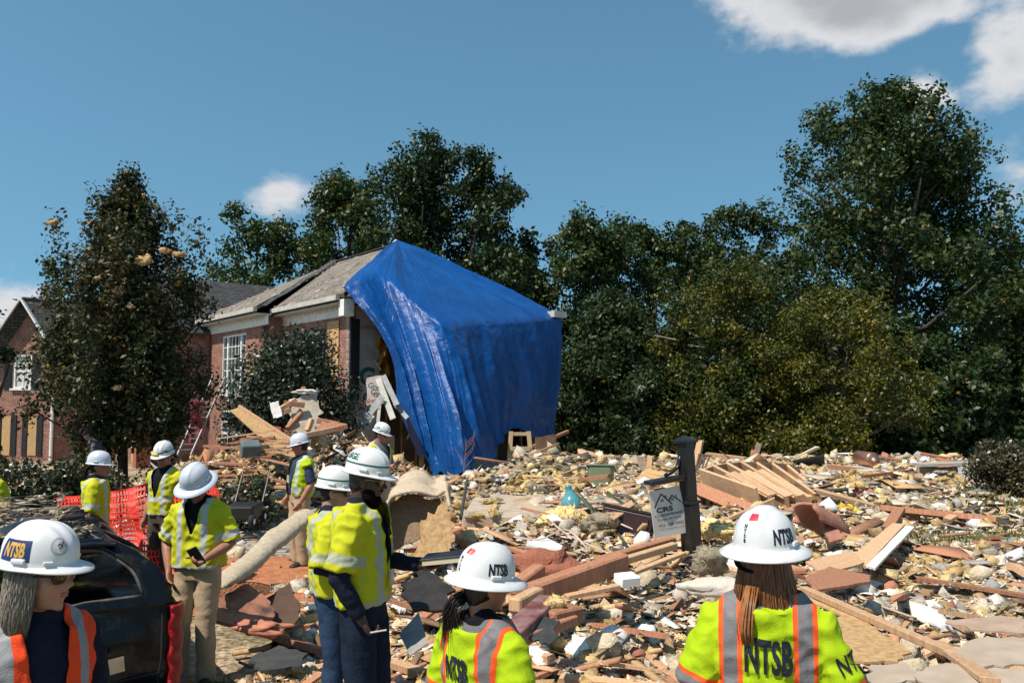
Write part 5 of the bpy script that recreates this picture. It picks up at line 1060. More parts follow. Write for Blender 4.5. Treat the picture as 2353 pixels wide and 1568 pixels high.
sfo = thing('scaffold', 'work platform behind the holly bush below the upper window', 'scaffold', (tp.x, 22.3, 0))
MB().box((0, 0, zp-.05), (1.5, .8, .06)).build('deck', m_osb, sfo)
for sx in (-.7, .7):
    for sy in (-.35, .35): MB().tube([(sx, sy, -.75), (sx, sy, zp-.08)], .03, 8).build('leg', m_wgrey, sfo)
# ladder
la_, lb_ = P(407, 1046, 25.2), P(489, 866, 27.4)
ld = thing('ladder', 'aluminium extension ladder leaning on the porch of the brick house', 'ladder', (0, 0, 0)); m_alu = mat('aluminium', (.26, .26, .27), (.18, .18, .18), rough=.55, metal=.3, scale=6)
sdv = Vector((.36, .18, 0))
for q in (0, 1): MB().bar(la_+sdv*q, lb_+sdv*q, .035, .08).build('rail', m_alu, ld)
for k in range(1, 15): a_ = la_.lerp(lb_, k/15); MB().tube([a_, a_+sdv], .018, 6).build('rung', m_alu, ld)
# ------------------------------------------------------------------ wrecked car
m_paint = bpy.data.materials.new('dusty_black_paint'); m_paint.use_nodes = True; nt = m_paint.node_tree; b = nt.nodes['Principled BSDF']
tc = N(nt, 'ShaderNodeTexCoord'); n1 = N(nt, 'ShaderNodeTexNoise', inp={'Scale': 4.5, 'Detail': 9, 'Roughness': .72}); nt.links.new(tc.outputs['Object'], n1.inputs['Vector'])
cr = N(nt, 'ShaderNodeValToRGB'); e = cr.color_ramp.elements; e[0].position = .52; e[0].color = (.0, .0, .0, 1); e[1].position = .80; e[1].color = (.5, .5, .5, 1); nt.links.new(n1.outputs[0], cr.inputs[0])
mx = N(nt, 'ShaderNodeMix', data_type='RGBA'); mx.inputs[6].default_value = (.004, .0045, .006, 1); mx.inputs[7].default_value = (.10, .085, .07, 1); nt.links.new(cr.outputs[0], mx.inputs[0]); nt.links.new(mx.outputs[2], b.inputs['Base Color'])
nt.links.new(mth(nt, 'MULTIPLY_ADD', cr.outputs[0], .9, .22), b.inputs['Roughness']); b.inputs['Specular IOR Level'].default_value = .3
n2 = N(nt, 'ShaderNodeTexNoise', inp={'Scale': 3.0, 'Detail': 3}); nt.links.new(tc.outputs['Object'], n2.inputs['Vector']); bp = N(nt, 'ShaderNodeBump', inp={'Strength': .25, 'Distance': .05}); nt.links.new(n2.outputs[0], bp.inputs['Height']); nt.links.new(bp.outputs[0], b.inputs['Normal'])
m_red = mat('red_tail_lens', (.34, .005, .008), (.16, .002, .004), rough=.25, spec=.4, scale=90, bump=.5, bscale=70); m_chrome = mat('chrome', (.6, .6, .62), rough=.08, metal=1, scale=4); m_rubber = mat('tyre_rubber', (.02, .02, .02), rough=.9, scale=20); m_inter = mat('car_interior', (.012, .012, .013), (.03, .027, .024), rough=.9, scale=6)
car = thing('wrecked_car', 'crushed black car with collapsed roof and red tail lamp at the lower left', 'car', (-2.78, 4.42, .02), R(34))
def grid_surf(fn, nu, nv):
    vs = [fn(i/nu, j/nv) for i in range(nu+1) for j in range(nv+1)]; fs = [(i*(nv+1)+j, (i+1)*(nv+1)+j, (i+1)*(nv+1)+j+1, i*(nv+1)+j+1) for i in range(nu) for j in range(nv)]
    return MB().add(vs, fs)
def dent(p, a=.05, s=2.4): return Vector((a*mnoise.noise(Vector(p)*s+Vector((3, 1, 0))), a*mnoise.noise(Vector(p)*s+Vector((7, 5, 2))), a*mnoise.noise(Vector(p)*s+Vector((1, 9, 4)))))
prof = [(0, .90, .92), (.35, .95, .96), (1.3, .95, .95), (2.5, .95, .95), (3.3, .93, .95), (4.1, .88, .86), (4.6, .74, .74)]
def lower(u, v):   # u along length, v around from right sill over belt to left sill
    y = u*4.6; hw = float(np.interp(y, [q[0] for q in prof], [q[1] for q in prof])); zt = float(np.interp(y, [q[0] for q in prof], [q[2] for q in prof]))
    a = v*2-1; sx = 1 if a >= 0 else -1; a = abs(a)
    if a > .42: f = (1-a)/.58; x = hw*(1-.10*(f-.75)**2*4*.3 if f > .75 else .97+.03*math.sin(f*math.pi)); z = .30+(zt-.30)*f
    else: f = a/.42; x = hw*(.10+.88*min(1, f)); z = zt+.02*(1-f)
    p = Vector((sx*x, y, z)); return p+dent(p, .045)
bevel(link('body', grid_surf(lower, 46, 44).mesh('body'), m_paint, car, True), .001)
def rear(u, v):
    x = (u*2-1)*.90; z = .30+v*.63; y = -.06*math.cos((u*2-1)*1.4)-.05*math.sin(v*2.6)+.02; p = Vector((x, y, z)); q = p+dent(p, .035, 2.2)+dent(p, .012, 7)
    q.y += -.05*math.exp(-((x-.35)/.25)**2-((z-.75)/.1)**2)+.05*math.exp(-((x-.1)/.2)**2-((z-.88)/.06)**2); return q
tg = link('tailgate', grid_surf(rear, 40, 28).mesh('tailgate'), m_paint, car, True)
MB().box((.38, -.20, .655), (.42, .03, .085), Matrix.Rotation(R(-6), 3, 'Y')).build('trim_strip', m_chrome, tg)
V_, F_ = txtmesh('3.6', .075, .001, 1.1); MB().add([(.70+x, -.20+.0*y, .46+y) for x, y in V_], F_).build('badge', m_chrome, tg)
def roof(u, v):
    x = -.80+u*1.36; y = .20+v*2.5; z = 1.28+.05*math.sin(u*3)+.02*math.sin(v*5)-.10*v; p = Vector((x, y, z)); return p+dent(p, .10, 2.2)
ro = link('roof', grid_surf(roof, 26, 40).mesh('roof'), m_paint, car, True); ro.modifiers.new('s', 'SOLIDIFY').thickness = .03
def holed(name, fn, nu, nv, hole, m, th=.035):
    """sheet metal surface with torn openings where hole(u, v)"""
    bm = bmesh.new(); vs = [[bm.verts.new(fn(i/nu, j/nv)) for j in range(nv+1)] for i in range(nu+1)]
    for i in range(nu):
        for j in range(nv):
            if not hole((i+.5)/nu, (j+.5)/nv): bm.faces.new((vs[i][j], vs[i+1][j], vs[i+1][j+1], vs[i][j+1]))
    bmesh.ops.delete(bm, geom=[v for v in bm.verts if not v.link_faces], context='VERTS')
    me = bpy.data.meshes.new(name); bm.to_mesh(me); bm.free(); o = link(name, me, m, car, True); sd = o.modifiers.new('s', 'SOLIDIFY'); sd.thickness = th; return o
def bez(a, b_, c_, t): return Vector(a)*(1-t)**2+Vector(b_)*2*t*(1-t)+Vector(c_)*t*t
def hatch(u, v):    # u right -> left, v belt -> roof
    b0 = Vector((.885-1.77*u, -.03*math.sin(u*math.pi), .925)); t0 = Vector((.55-1.35*u, .22, 1.295)); m0 = Vector((.84-1.70*u, .04, 1.16)); p = bez(b0, m0, t0, v); return p+dent(p, .035, 2.6)+dent(p, .010, 9)
holed('hatch_frame', hatch, 70, 32, lambda u, v: .085 < u < .93 and .13 < v < .88, m_paint)
def sidew(u, v):    # u rear -> front, v belt -> roof, right side
    b0 = Vector((.90+.03*math.sin(u*3), .02+3.1*u, .93)); t0 = Vector((.55, .22+2.45*u, 1.29-.09*u)); m0 = Vector((.84, .10+2.8*u, 1.15)); p = bez(b0, m0, t0, v); return p+dent(p, .035, 2.6)+dent(p, .010, 9)
holed('side_frame', sidew, 80, 26, lambda u, v: .14 < v < .80 and (.12+.06*v < u < .40 or .45 < u < .72 or .77 < u < .93), m_paint)
seal = [hatch(.085+.845*k/14, .13) for k in range(15)]+[hatch(.93, .13+.75*k/8) for k in range(1, 9)]+[hatch(.93-.845*k/14, .88) for k in range(1, 15)]+[hatch(.085, .88-.75*k/8) for k in range(1, 9)]
MB().tube(seal, .014, 6).build('window_seal', mat('seal_rubber', (.03, .03, .032), (.12, .1, .085), rough=.7, scale=12), car, True)
MB().tube([hatch(.30, .08)+Vector((0, -.02, 0)), hatch(.42, .30)+Vector((0, -.03, 0)), hatch(.5, .52)+Vector((0, -.02, 0))], .010, 6).build('wiper', m_rubber, car)
MB().tube([hatch(u_/12, .97)+Vector((0, -.05, .01)) for u_ in range(13)], [(.06, .014)]*13, 8).build('spoiler', m_paint, car, True)
def sidel(u, v): b0 = Vector((-.90, .02+3.1*u, .93)); t0 = Vector((-.80, .22+2.45*u, 1.29-.09*u)); p = b0.lerp(t0, v); return p+dent(p, .05, 3.2)
holed('side_frame', sidel, 40, 12, lambda u, v: .14 < v < .85 and (.12 < u < .40 or .45 < u < .72 or .77 < u < .93), m_paint)
MB().box((0, 1.7, .70), (1.6, 2.6, .36)).build('cabin', m_inter, car)
for sx in (-1, 1):
    lp_ = []
    def lamp(u, v, sx=sx):
        a = u*1.9; x = .90+.04*math.sin(a)-.05*(1-math.sin(min(a, 1.57))); y = -.10+.24*(1-math.cos(a))*.5; z = .34+v*.58; return Vector((sx*(x+.012*math.sin(v*22)*.5), y-.006*math.sin(v*38), z))
    l_ = grid_surf(lamp, 10, 40).build('tail_lamp', m_red, car, True); so2 = l_.modifiers.new('s', 'SOLIDIFY'); so2.thickness = .03
for x_ in (-.80, .80): MB().tube([rear((x_/.9+1)/2, v_/10)+Vector((0, -.004, 0)) for v_ in range(11)], .006, 6).build('panel_seam', m_rubber, tg)
MB().tube([rear(u_/16, .38)+Vector((0, -.004, 0)) for u_ in range(17)], .006, 6).build('panel_seam', m_rubber, tg)
bu = MB(); bu.tube([(-.92, .12, .42), (-.75, -.1, .40), (0, -.16, .40), (.75, -.1, .40), (.92, .12, .42)], [(.12, .05)]*5, 12); bu.build('bumper', m_paint, car, True)
for sx in (-.86, .86):
    for y in (.85, 3.75):
        t_ = MB().tube([(sx-.11, y, .34), (sx-.1, y, .34), (sx+.1, y, .34), (sx+.11, y, .34)], [.30, .345, .345, .30], 26, ref=(0, 0, 1)).build('wheel', m_rubber, car, True); MB().tube([(sx+.112*(1 if sx > 0 else -1), y, .34), (sx+.13*(1 if sx > 0 else -1), y, .34)], [.21, .17], 20).build('rim', m_chrome, t_)
# ------------------------------------------------------------------ orange safety fence
fn_ = thing('safety_fence', 'torn red orange plastic mesh fence between the standing workers', 'fence', (0, 0, 0))
m_net = mat('orange_net', (.82, .05, .03), (.65, .035, .02), rough=.5, scale=5)
ft = [P(*q) for q in ((140, 1143, 9.4), (200, 1140, 9.2), (255, 1133, 9.0), (300, 1124, 8.9), (350, 1112, 8.9), (425, 1120, 8.6), (505, 1124, 8.4))]
fb_ = [P(*q) for q in ((150, 1290, 9.2), (205, 1300, 9.0), (262, 1310, 8.7), (320, 1330, 8.5), (372, 1335, 8.5), (440, 1330, 8.3), (512, 1315, 8.2))]
def net(u, v):
    p = interp(ft, u).lerp(interp(fb_, u), v); return p+Vector((.02*mnoise.noise(p*3), .10*mnoise.noise(p*2.2)+.05*math.sin(u*30), .03*mnoise.noise(p*3+Vector((4, 0, 0)))))
nm_ = MB(); NC, NR = 52, 16
def strip(pts, w, wd):
    n = len(nm_.v); 
    for k, p_ in enumerate(pts): nm_.v += [tuple(p_-wd*w), tuple(p_+wd*w)]
    for k in range(len(pts)-1): nm_.f.append((n+2*k, n+2*k+1, n+2*k+3, n+2*k+2))
for j in range(NR+1): strip([net(i/(NC*2), j/NR) for i in range(NC*2+1)], .011 if j % NR else .02, Vector((0, 0, 1)))
for i in range(NC+1): strip([net(i/NC+.25/NC*(j % 2), j/NR) for j in range(NR+1)], .008, Vector((.97, .2, 0)))
nt_o = nm_.build('net', m_net, fn_); nt_o.modifiers.new('s', 'SOLIDIFY').thickness = .004
for u in (.02, .42, .78, .98): p_ = net(u, 0); MB().tube([p_+Vector((0, .03, .12)), Vector((p_.x, p_.y+.03, G(p_.x, p_.y)-.1))], .014, 8).build('stake', mat('rusty_steel', (.12, .07, .045), rough=.8, scale=12), fn_)
# ------------------------------------------------------------------ sign post
PD = 8.0
base_ = P(1592, 1312, PD); top_ = P(1574, 1016, PD); axv = (top_-base_).normalized()
sp = thing('sign_post', 'leaning black vinyl post with bracket arm carrying the realty sign', 'post', tuple(base_))
zax = axv; xax = Vector((math.cos(R(38)), math.sin(R(38)), 0)); xax = (xax-zax*xax.dot(zax)).normalized(); yax = zax.cross(xax); RP = Matrix((xax, yax, zax)).transposed()
m_vinyl = mat('black_vinyl', (.010, .010, .011), (.018, .017, .017), rough=.28, spec=.5, scale=5)
LT = (top_-base_).length
bevel(MB().box(RP @ Vector((0, 0, LT/2)), (.125, .125, LT), RP).build('shaft', m_vinyl, sp), .006)
bevel(MB().box(RP @ Vector((0, 0, .33)), (.148, .148, .66), RP).build('skirt', m_vinyl, sp), .006)
for z_, w_ in ((.68, .175), (.02, .17), (.10, .160)): bevel(MB().box(RP @ Vector((0, 0, z_)), (w_, w_, .03), RP).build('moulding', m_vinyl, sp), .006)
cpb = MB(); w_ = .09; cpb.add([RP @ Vector(q) for q in ((-w_, -w_, LT), (w_, -w_, LT), (w_, w_, LT), (-w_, w_, LT), (-w_, -w_, LT+.025), (w_, -w_, LT+.025), (w_, w_, LT+.025), (-w_, w_, LT+.025), (0, 0, LT+.075))], [(0, 3, 2, 1), (0, 1, 5, 4), (1, 2, 6, 5), (2, 3, 7, 6), (3, 0, 4, 7), (4, 5, 8), (5, 6, 8), (6, 7, 8), (7, 4, 8)]); cpb.build('cap', m_vinyl, sp)
a0, a1 = P(1572, 1093, PD)-base_, P(1487, 1109, PD-.25)-base_
bevel(MB().bar(a0, a1, .12, .035).build('arm', m_vinyl, sp), .005); bevel(MB().bar(a0+Vector((0, 0, -.024)), a0.lerp(a1, 1.04)+Vector((0, 0, -.024)), .09, .012).build('arm_board', mat('raw_arm_wood', (.3, .2, .12), rough=.8, scale=9), sp), .002)
br = MB(); c0 = P(1562, 1045, PD)-base_; c1 = P(1556, 1072, PD)-base_; c2 = P(1530, 1090, PD-.1)-base_; br.tube([c0, c0.lerp(c1, .5)+Vector((-.0, 0, 0)), c1, c1.lerp(c2, .5)+Vector((0, 0, -.012)), c2], [(.035, .02)]*5, 8); br.build('bracket', m_vinyl, sp, True)
sg = thing('realty_sign', 'pale realty sign with house outlines hanging from the black post', 'sign', (0, 0, 0))
TL, TR, BR_, BL = P(1490, 1129, 7.78), P(1559, 1114, 7.95), P(1584, 1221, 7.98), P(1504, 1236, 7.80); sn_ = (TR-TL).cross(BL-TL).normalized()
if sn_.y > 0: sn_ = -sn_
def sq(x, y, o=.0): return TL.lerp(TR, x).lerp(BL.lerp(BR_, x), y)+sn_*o
rr_ = []; 
for cx, cy, a_ in ((.94, .955, 0), (.06, .955, 90), (.06, .045, 180), (.94, .045, 270)):
    for k in range(5): t = R(a_+k*22.5); rr_.append((cx+.06*math.cos(t), cy+.045*math.sin(t)))
n_ = len(rr_); MB().add([sq(x, y, .004) for x, y in rr_]+[sq(x, y, -.004) for x, y in rr_], [tuple(range(n_)), tuple(range(n_, 2*n_))[::-1]]+[(i, (i+1) % n_, n_+(i+1) % n_, n_+i) for i in range(n_)]).build('panel', mat('sign_face', (.62, .58, .52), (.54, .5, .45), rough=.45, scale=3), sg)
m_sink = mat('sign_ink', (.02, .018, .018), rough=.5)
ASP = (BL-TL).length/(TR-TL).length
def sign_text(t, cy, w, h, cx=.5, off=.0, bold=0):
    V, F = txtmesh(t, 1, bold, 1); xs = [q[0] for q in V]; ys = [q[1] for q in V]; ax, ay = max(xs)-min(xs), max(ys)-min(ys); mx_, my = (max(xs)+min(xs))/2, (max(ys)+min(ys))/2
    MB().add([sq(cx+(x-mx_)/ax*w, cy-(y-my)/ay*h, .006) for x, y in V], F).build('lettering', m_sink, sg)
sign_text('CRS', .43, .52, .105, .40, bold=.03); sign_text('CHESAPEAKE', .545, .84, .052, .5, bold=.008); sign_text('Realty Services', .64, .70, .055); sign_text('443-528-3902', .755, .74, .055, .52); sign_text('www.chesapeakers.com', .845, .74, .042, .52)
def sline(pts, w):
    mb = MB()
    for (x0, y0), (x1, y1) in zip(pts[:-1], pts[1:]):
        dx, dy = x1-x0, (y1-y0)*ASP; L_ = math.hypot(dx, dy); nx_, ny_ = -dy/L_*w/2, dx/L_*w/2/ASP; mb.add([sq(x0+nx_, y0+ny_, .006), sq(x1+nx_, y1+ny_, .006), sq(x1-nx_, y1-ny_, .006), sq(x0-nx_, y0-ny_, .006)], [(0, 1, 2, 3)])
    return mb.build('house_outline', m_sink, sg)
sline([(.10, .36), (.37, .095), (.66, .355)], .035); sline([(.56, .285), (.70, .165), (.95, .345)], .03); sline([(.50, .135), (.50, .20)], .03); sline([(.83, .17), (.83, .26)], .025)
for cx, cy in ((.37, .235), (.70, .255)):
    for qx in (-.025, .025):
        for qy in (-.016, .016): sline([(cx+qx-.016, cy+qy), (cx+qx+.016, cy+qy)], .028)
for x_ in (.07, .93): hk = sq(x_, .03, .0); MB().tube([hk, hk+Vector((-.01, 0, .03)), hk+Vector((.0, .01, .07))], .004, 6).build('hook', m_vinyl, sg)
# ------------------------------------------------------------------ debris: hero pieces
m_lum = mat('pale_lumber', (.58, .37, .22), (.41, .235, .13), rough=.8, scale=5, stretch=(9, 9, .7), bump=.2, objrand=.18, c3=(.50, .305, .17)); m_lum2 = mat('reddish_lumber', (.44, .2, .11), (.28, .12, .065), rough=.8, scale=5, stretch=(9, 9, .7), bump=.25, objrand=.18)
m_stain = mat('maroon_painted_wood', (.13, .03, .028), (.28, .17, .15), rough=.6, scale=7, bump=.2); m_char = mat('charred_board', (.03, .026, .024), (.012, .011, .011), rough=.85, scale=9, bump=.6); m_burn = mat('scorched_clay_board', (.42, .17, .10), (.035, .028, .025), rough=.85, scale=2.2, bump=.4, c3=(.34, .14, .085))
m_dry = mat('drywall', (.66, .62, .55), (.55, .5, .43), rough=.9, scale=4, bump=.15, objrand=.12); m_paper = mat('white_paper', (.82, .82, .81), (.74, .74, .74), rough=.8, scale=4); m_tar = mat('tar_paper', (.035, .035, .036), (.06, .058, .055), rough=.8, scale=7, bump=.5)
m_ins = mat('yellow_insulation', (.80, .60, .30), (.56, .37, .15), rough=1, spec=.02, scale=7, bump=1, bscale=34, objrand=.16, c3=(.72, .52, .24)); m_carpet = mat('beige_carpet', (.56, .45, .33), (.42, .32, .22), rough=1, spec=.02, scale=30, bump=.5, bscale=120); m_carpetb = mat('brown_carpet_back', (.28, .19, .12), (.2, .13, .08), rough=1, spec=.02, scale=30, bump=.5)
m_brickred = mat('red_clay_lump', (.36, .13, .075), (.22, .075, .045), rough=.95, scale=9, bump=1); m_gold = mat('brass', (.75, .55, .22), rough=.25, metal=1, scale=5); m_copper = mat('copper_tank', (.66, .33, .22), (.5, .22, .14), rough=.32, metal=.85, scale=5); m_redp = mat('red_enamel', (.55, .03, .03), (.4, .02, .02), rough=.4, scale=4); m_gtub = mat('olive_plastic', (.15, .19, .10), (.12, .15, .08), rough=.4, scale=4); m_maro = mat('maroon_lacquer', (.045, .014, .012), (.03, .01, .01), rough=.35, scale=4); m_foil = mat('crumpled_foil', (.7, .7, .7), rough=.25, metal=.9, scale=5); m_stone = mat('grey_stone', (.34, .31, .27), (.22, .2, .18), rough=.9, scale=8, bump=.6, objrand=.15)
def recenter(o):
    me = o.data; n = len(me.vertices); co = np.empty(n*3, np.float32); me.vertices.foreach_get('co', co); co = co.reshape(-1, 3); c = co.mean(0); c[2] = co[:, 2].min(); me.vertices.foreach_set('co', (co-c).ravel()); me.update(); o.location = c; return o
def plank(name, label, cat, a, b_, w, h, m, up=(0, 0, 1), group=None):
    o = MB().bar(P(*a), P(*b_), w, h, up).build(name, m); recenter(o); bevel(o, min(w, h)*.12, 1); return tag(o, label, cat, group)
def panel(name, label, cat, pts, th, m, jag=.02, group=None, sub=5):
    p3 = [P(*q) if len(q) == 3 and q[0] > 30 else Vector(q) for q in pts]; n = Vector((0, 0, 0)); k = len(p3)
    for i in range(k): n += p3[i].cross(p3[(i+1) % k])
    n.normalize(); c = sum(p3, Vector())/k
    if n.dot(Vector((0, 0, CAMZ))-c) < 0: n = -n; p3 = p3[::-1]
    ring = []
    for i in range(k):
        for j in range(sub): q = p3[i].lerp(p3[(i+1) % k], j/sub); q = q-n*(q-c).dot(n)*.85; q = q+(q-c).normalized()*random.uniform(-jag, jag)*(1 if j else .3); ring.append(q)
    L_ = len(ring); mb = MB(); mb.add([q for q in ring]+[q-n*th for q in ring], [tuple(range(L_)), tuple(range(L_, 2*L_))[::-1]]+[(i, L_+i, L_+(i+1) % L_, (i+1) % L_) for i in range(L_)])
    o = mb.build(name, m); recenter(o); return tag(o, label, cat, group)
def ico(sub):
    bm = bmesh.new(); bmesh.ops.create_icosphere(bm, subdivisions=sub, radius=1); bmesh.ops.triangulate(bm, faces=bm.faces); bm.verts.index_update()
    V = np.array([tuple(v.co) for v in bm.verts]); F = np.array([[v.index for v in f.verts] for f in bm.faces]); bm.free(); return V, F
I1, I2, I3, I4 = ico(1), ico(2), ico(3), ico(4)
def fluff_verts(base, seed, spiky=.5, sq_=(1, .8, .5), fine=.18):
    V = base[0].copy(); out = []
    for v in V:
        q = Vector(v); s_ = Vector((seed*3.1, seed*1.7, seed*2.3)); d = 1+spiky*mnoise.noise(q*1.3+s_)+spiky*.8*(abs(mnoise.noise(q*2.6+s_))-.25)+fine*mnoise.noise(q*5.5+s_)+fine*mnoise.noise(q*11+s_)+fine*.8*mnoise.noise(q*23+s_); out.append((q.x*d*sq_[0], q.y*d*sq_[1], q.z*d*sq_[2]))
    return np.array(out)
def fuzz(V, F, n, L, seed, w=.05):
    """adds wispy fibres to a clump so that its outline is torn, not round"""
    g = np.random.default_rng(seed); k = g.integers(0, len(V), n); c = V.mean(0); d = V[k]-c; d /= np.linalg.norm(d, axis=1)[:, None]+1e-9
    d = d+g.normal(size=(n, 3))*.8; d /= np.linalg.norm(d, axis=1)[:, None]; s = np.cross(d, g.normal(size=(n, 3))); s /= np.linalg.norm(s, axis=1)[:, None]+1e-9
    l = L*g.uniform(.35, 1.2, n)[:, None]; a = V[k]-d*.12; W = w*g.uniform(.5, 1.6, n)[:, None]
    nv = np.stack([a-s*W, a+s*W, a+d*l+g.normal(size=(n, 3))*L*.2], 1).reshape(-1, 3); nf = np.arange(3*n).reshape(n, 3)+len(V)
    return np.concatenate([V, nv]), np.concatenate([F, nf])
def wad(seed, base, lobes, nf, L, w=.03, flat=(1, .78, .5)):
    """torn wad: several ragged lobes run together, with fibres"""
    g = np.random.default_rng(seed); Vs = []; Fs = []; off = 0
    for i in range(lobes):
        d = g.normal(size=3); d /= np.linalg.norm(d); c = d*np.array([.75, .6, .4])*g.uniform(.2, 1); r = g.uniform(.22, .46); V = fluff_verts(base, seed*7+i, .7, (1, 1, 1), .42)*r*np.array([g.uniform(.8, 1.5), g.uniform(.8, 1.5), g.uniform(.6, 1.1)])+c
        Vs.append(V); Fs.append(base[1]+off); off += len(V)
    V, F = fuzz(np.concatenate(Vs), np.concatenate(Fs), nf, L, seed, w); return V*np.array(flat), F
def lump(name, label, cat, c, r, m, seed, base=None, spiky=.5, fine=.18, group=None, rot=None, smooth=True):
    V = fluff_verts(base or I4, seed, spiky, (1, 1, 1), fine*(1.5 if 'insul' in name else 1)); F = (base or I4)[1]
    if 'insul' in name: V, F = wad(seed, I2, 11, 700, .3, .03, (1, 1, 1))
    V = V*np.array(r)*(1.15 if 'insul' in name else 1); me = np_mesh(name, V, F); o = link(name, me, m, None, smooth); o.location = c
    if rot: o.rotation_euler = rot
    return tag(o, label, cat, group)
def sheet(name, label, cat, e1, e2, m, th=.012, n=40, wob=.02, back=None, mid=None):
    a_, b_ = [P(*q) for q in e1], [P(*q) for q in e2]
    def f(u, v): p = interp(a_, u).lerp(interp(b_, u), v); return p+Vector((wob*mnoise.noise(p*3), wob*mnoise.noise(p*3+Vector((5, 0, 0))), wob*mnoise.noise(p*4)))
    o = grid_surf(f, n, 16).build(name, m, None, True); recenter(o); sd_ = o.modifiers.new('s', 'SOLIDIFY'); sd_.thickness = th; sd_.offset = 0; return tag(o, label, cat)
# --- pile before the holly bush
panel('osb_sheet', 'large pale board propped diagonally across the pile before the holly bush', 'board', [(527, 948, 14.6), (553, 932, 14.8), (703, 1040, 14.0), (690, 1075, 13.4), (640, 1030, 13.6)], .02, m_osb, .015)
plank('lumber', 'long timber along the upper edge of the propped board', 'timber', (548, 934, 14.75), (706, 1037, 14.0), .05, .09, m_lum)
panel('plaster_slab', 'upright torn slab of plaster on lath topping the debris pile', 'plaster', [(660, 985, 15.6), (668, 925, 15.7), (700, 905, 15.8), (725, 895, 15.8), (733, 940, 15.8), (742, 985, 15.6), (700, 1000, 15.5)], .05, mat('old_plaster', (.5, .43, .34), (.36, .29, .22), rough=.95, scale=6, bump=.6), .08)
lump('padding', 'white torn foam padding on top of the debris pile', 'padding', P(702, 899, 15.8), (.2, .1, .05), m_dry, 71, I3, .7, .25)
plank('lumber', 'short splintered timber standing up above the pile', 'timber', (696, 890, 15.9), (700, 905, 15.8), .08, .09, m_lum2)
panel('red_box', 'dark red metal box lid in the debris pile', 'box', [(612, 975, 15.2), (645, 980, 15.0), (643, 1002, 14.9), (608, 990, 15.1)], .12, mat('dark_red_metal', (.2, .02, .02), rough=.5), .005)
for k, (a_, b_) in enumerate([((640, 942, 15.4), (680, 918, 15.6)), ((660, 985, 14.9), (692, 950, 15.3)), ((706, 990, 15.0), (716, 962, 15.1)), ((652, 925, 15.5), (700, 930, 15.6)), ((630, 955, 15.4), (668, 940, 15.5)), ((735, 995, 15), (798, 978, 15.2)), ((700, 1000, 14.7), (770, 985, 15)), ((728, 965, 15.3), (780, 975, 15.3))]):
    plank('lumber', 'broken orange timber end jutting from the pile below the plaster slab', 'timber', a_, b_, .09, .10, m_lum2 if k % 2 else m_lum, group='broken timber ends in the pile')
panel('plywood_piece', 'triangular torn plywood leaning at the right of the pile', 'plywood', [(722, 985, 15.1), (742, 965, 15.2), (795, 975, 15.3), (760, 1000, 15)], .02, m_lum2, .04)
panel('metal_flashing', 'bent grey metal flashing beside the plaster slab', 'flashing', [(620, 925, 15.3), (640, 920, 15.3), (648, 955, 15.1), (628, 960, 15.1)], .004, m_alu, .02)
bxo = MB(); q = P(575, 1030, 13.2); bxo.box(q, (.3, .25, .22), Matrix.Rotation(.5, 3, 'Z') @ Matrix.Rotation(.4, 3, 'X')); o = bxo.build('box', mat('grey_green_box', (.12, .15, .15), rough=.7)); recenter(o); bevel(o, .015); tag(o, 'grey green box lying on the left of the pile', 'box')
for k in range(22):
    px, py = 520+random.random()*140, 990+random.random()*130; d_ = 13.6-.9*(py-990)/130; q = P(px, py, d_); a_ = random.uniform(-.6, .6); L_ = random.uniform(.4, 1.1); dv = Vector((math.cos(a_), random.uniform(-.4, .4), random.uniform(-.25, .25)))*L_/2
    o = MB().bar(q-dv, q+dv, random.uniform(.04, .14), random.uniform(.015, .04)).build('lath', m_lum2 if k % 3 else m_lum); recenter(o); tag(o, 'splintered brown slat in the left side of the pile', 'slat', 'splintered slats in the left of the pile')
# --- white boards and foam hanging off the broken wall
for k, (a_, b_, w_) in enumerate([((828, 978, 21.0), (878, 910, 21.5), .17), ((903, 962, 21.3), (868, 868, 21.9), .16), ((912, 930, 21.6), (880, 862, 22.0), .15), ((868, 972, 21.6), (872, 930, 21.8), .09), ((936, 960, 21.6), (905, 925, 21.9), .12), ((842, 985, 21.2), (860, 955, 21.4), .10)]):
    plank('siding_board', 'grey white siding board dangling from the broken wall', 'siding', a_, b_, w_, .025, m_wgrey if k % 2 else mat('shade_grey_siding', (.36, .37, .37), (.25, .25, .25), rough=.8, scale=5), up=(0, -1, .2), group='siding boards dangling from the broken wall')  # white siding; the shadow it hangs in is put into its grey colour
fo = panel('foam_board', 'torn foam wall board printed Green Guard beside the holly bush', 'foam board', [(842, 868, 21.9), (880, 862, 22.0), (895, 905, 21.9), (870, 940, 21.8), (840, 925, 21.8)], .03, m_foam, .05)
def panel_text(o, t, px, py, d, size, m, roll=0):
    V, F = txtmesh(t, size, .004, .9); c = P(px, py, d); mb = MB(); cs, sn = math.cos(roll), math.sin(roll)
    ob = mb.add([c+Vector((x*cs-y*sn, -.0, x*sn+y*cs))-o.location for x, y in V], F).build('print', m, o); return ob
panel_text(fo, 'Green', 866, 890, 21.75, .22, m_ink, -.3); panel_text(fo, 'Guard', 872, 905, 21.7, .22, m_ink, -.3); panel_text(fo, 'others', 852, 920, 21.65, .17, m_inkr, .1)
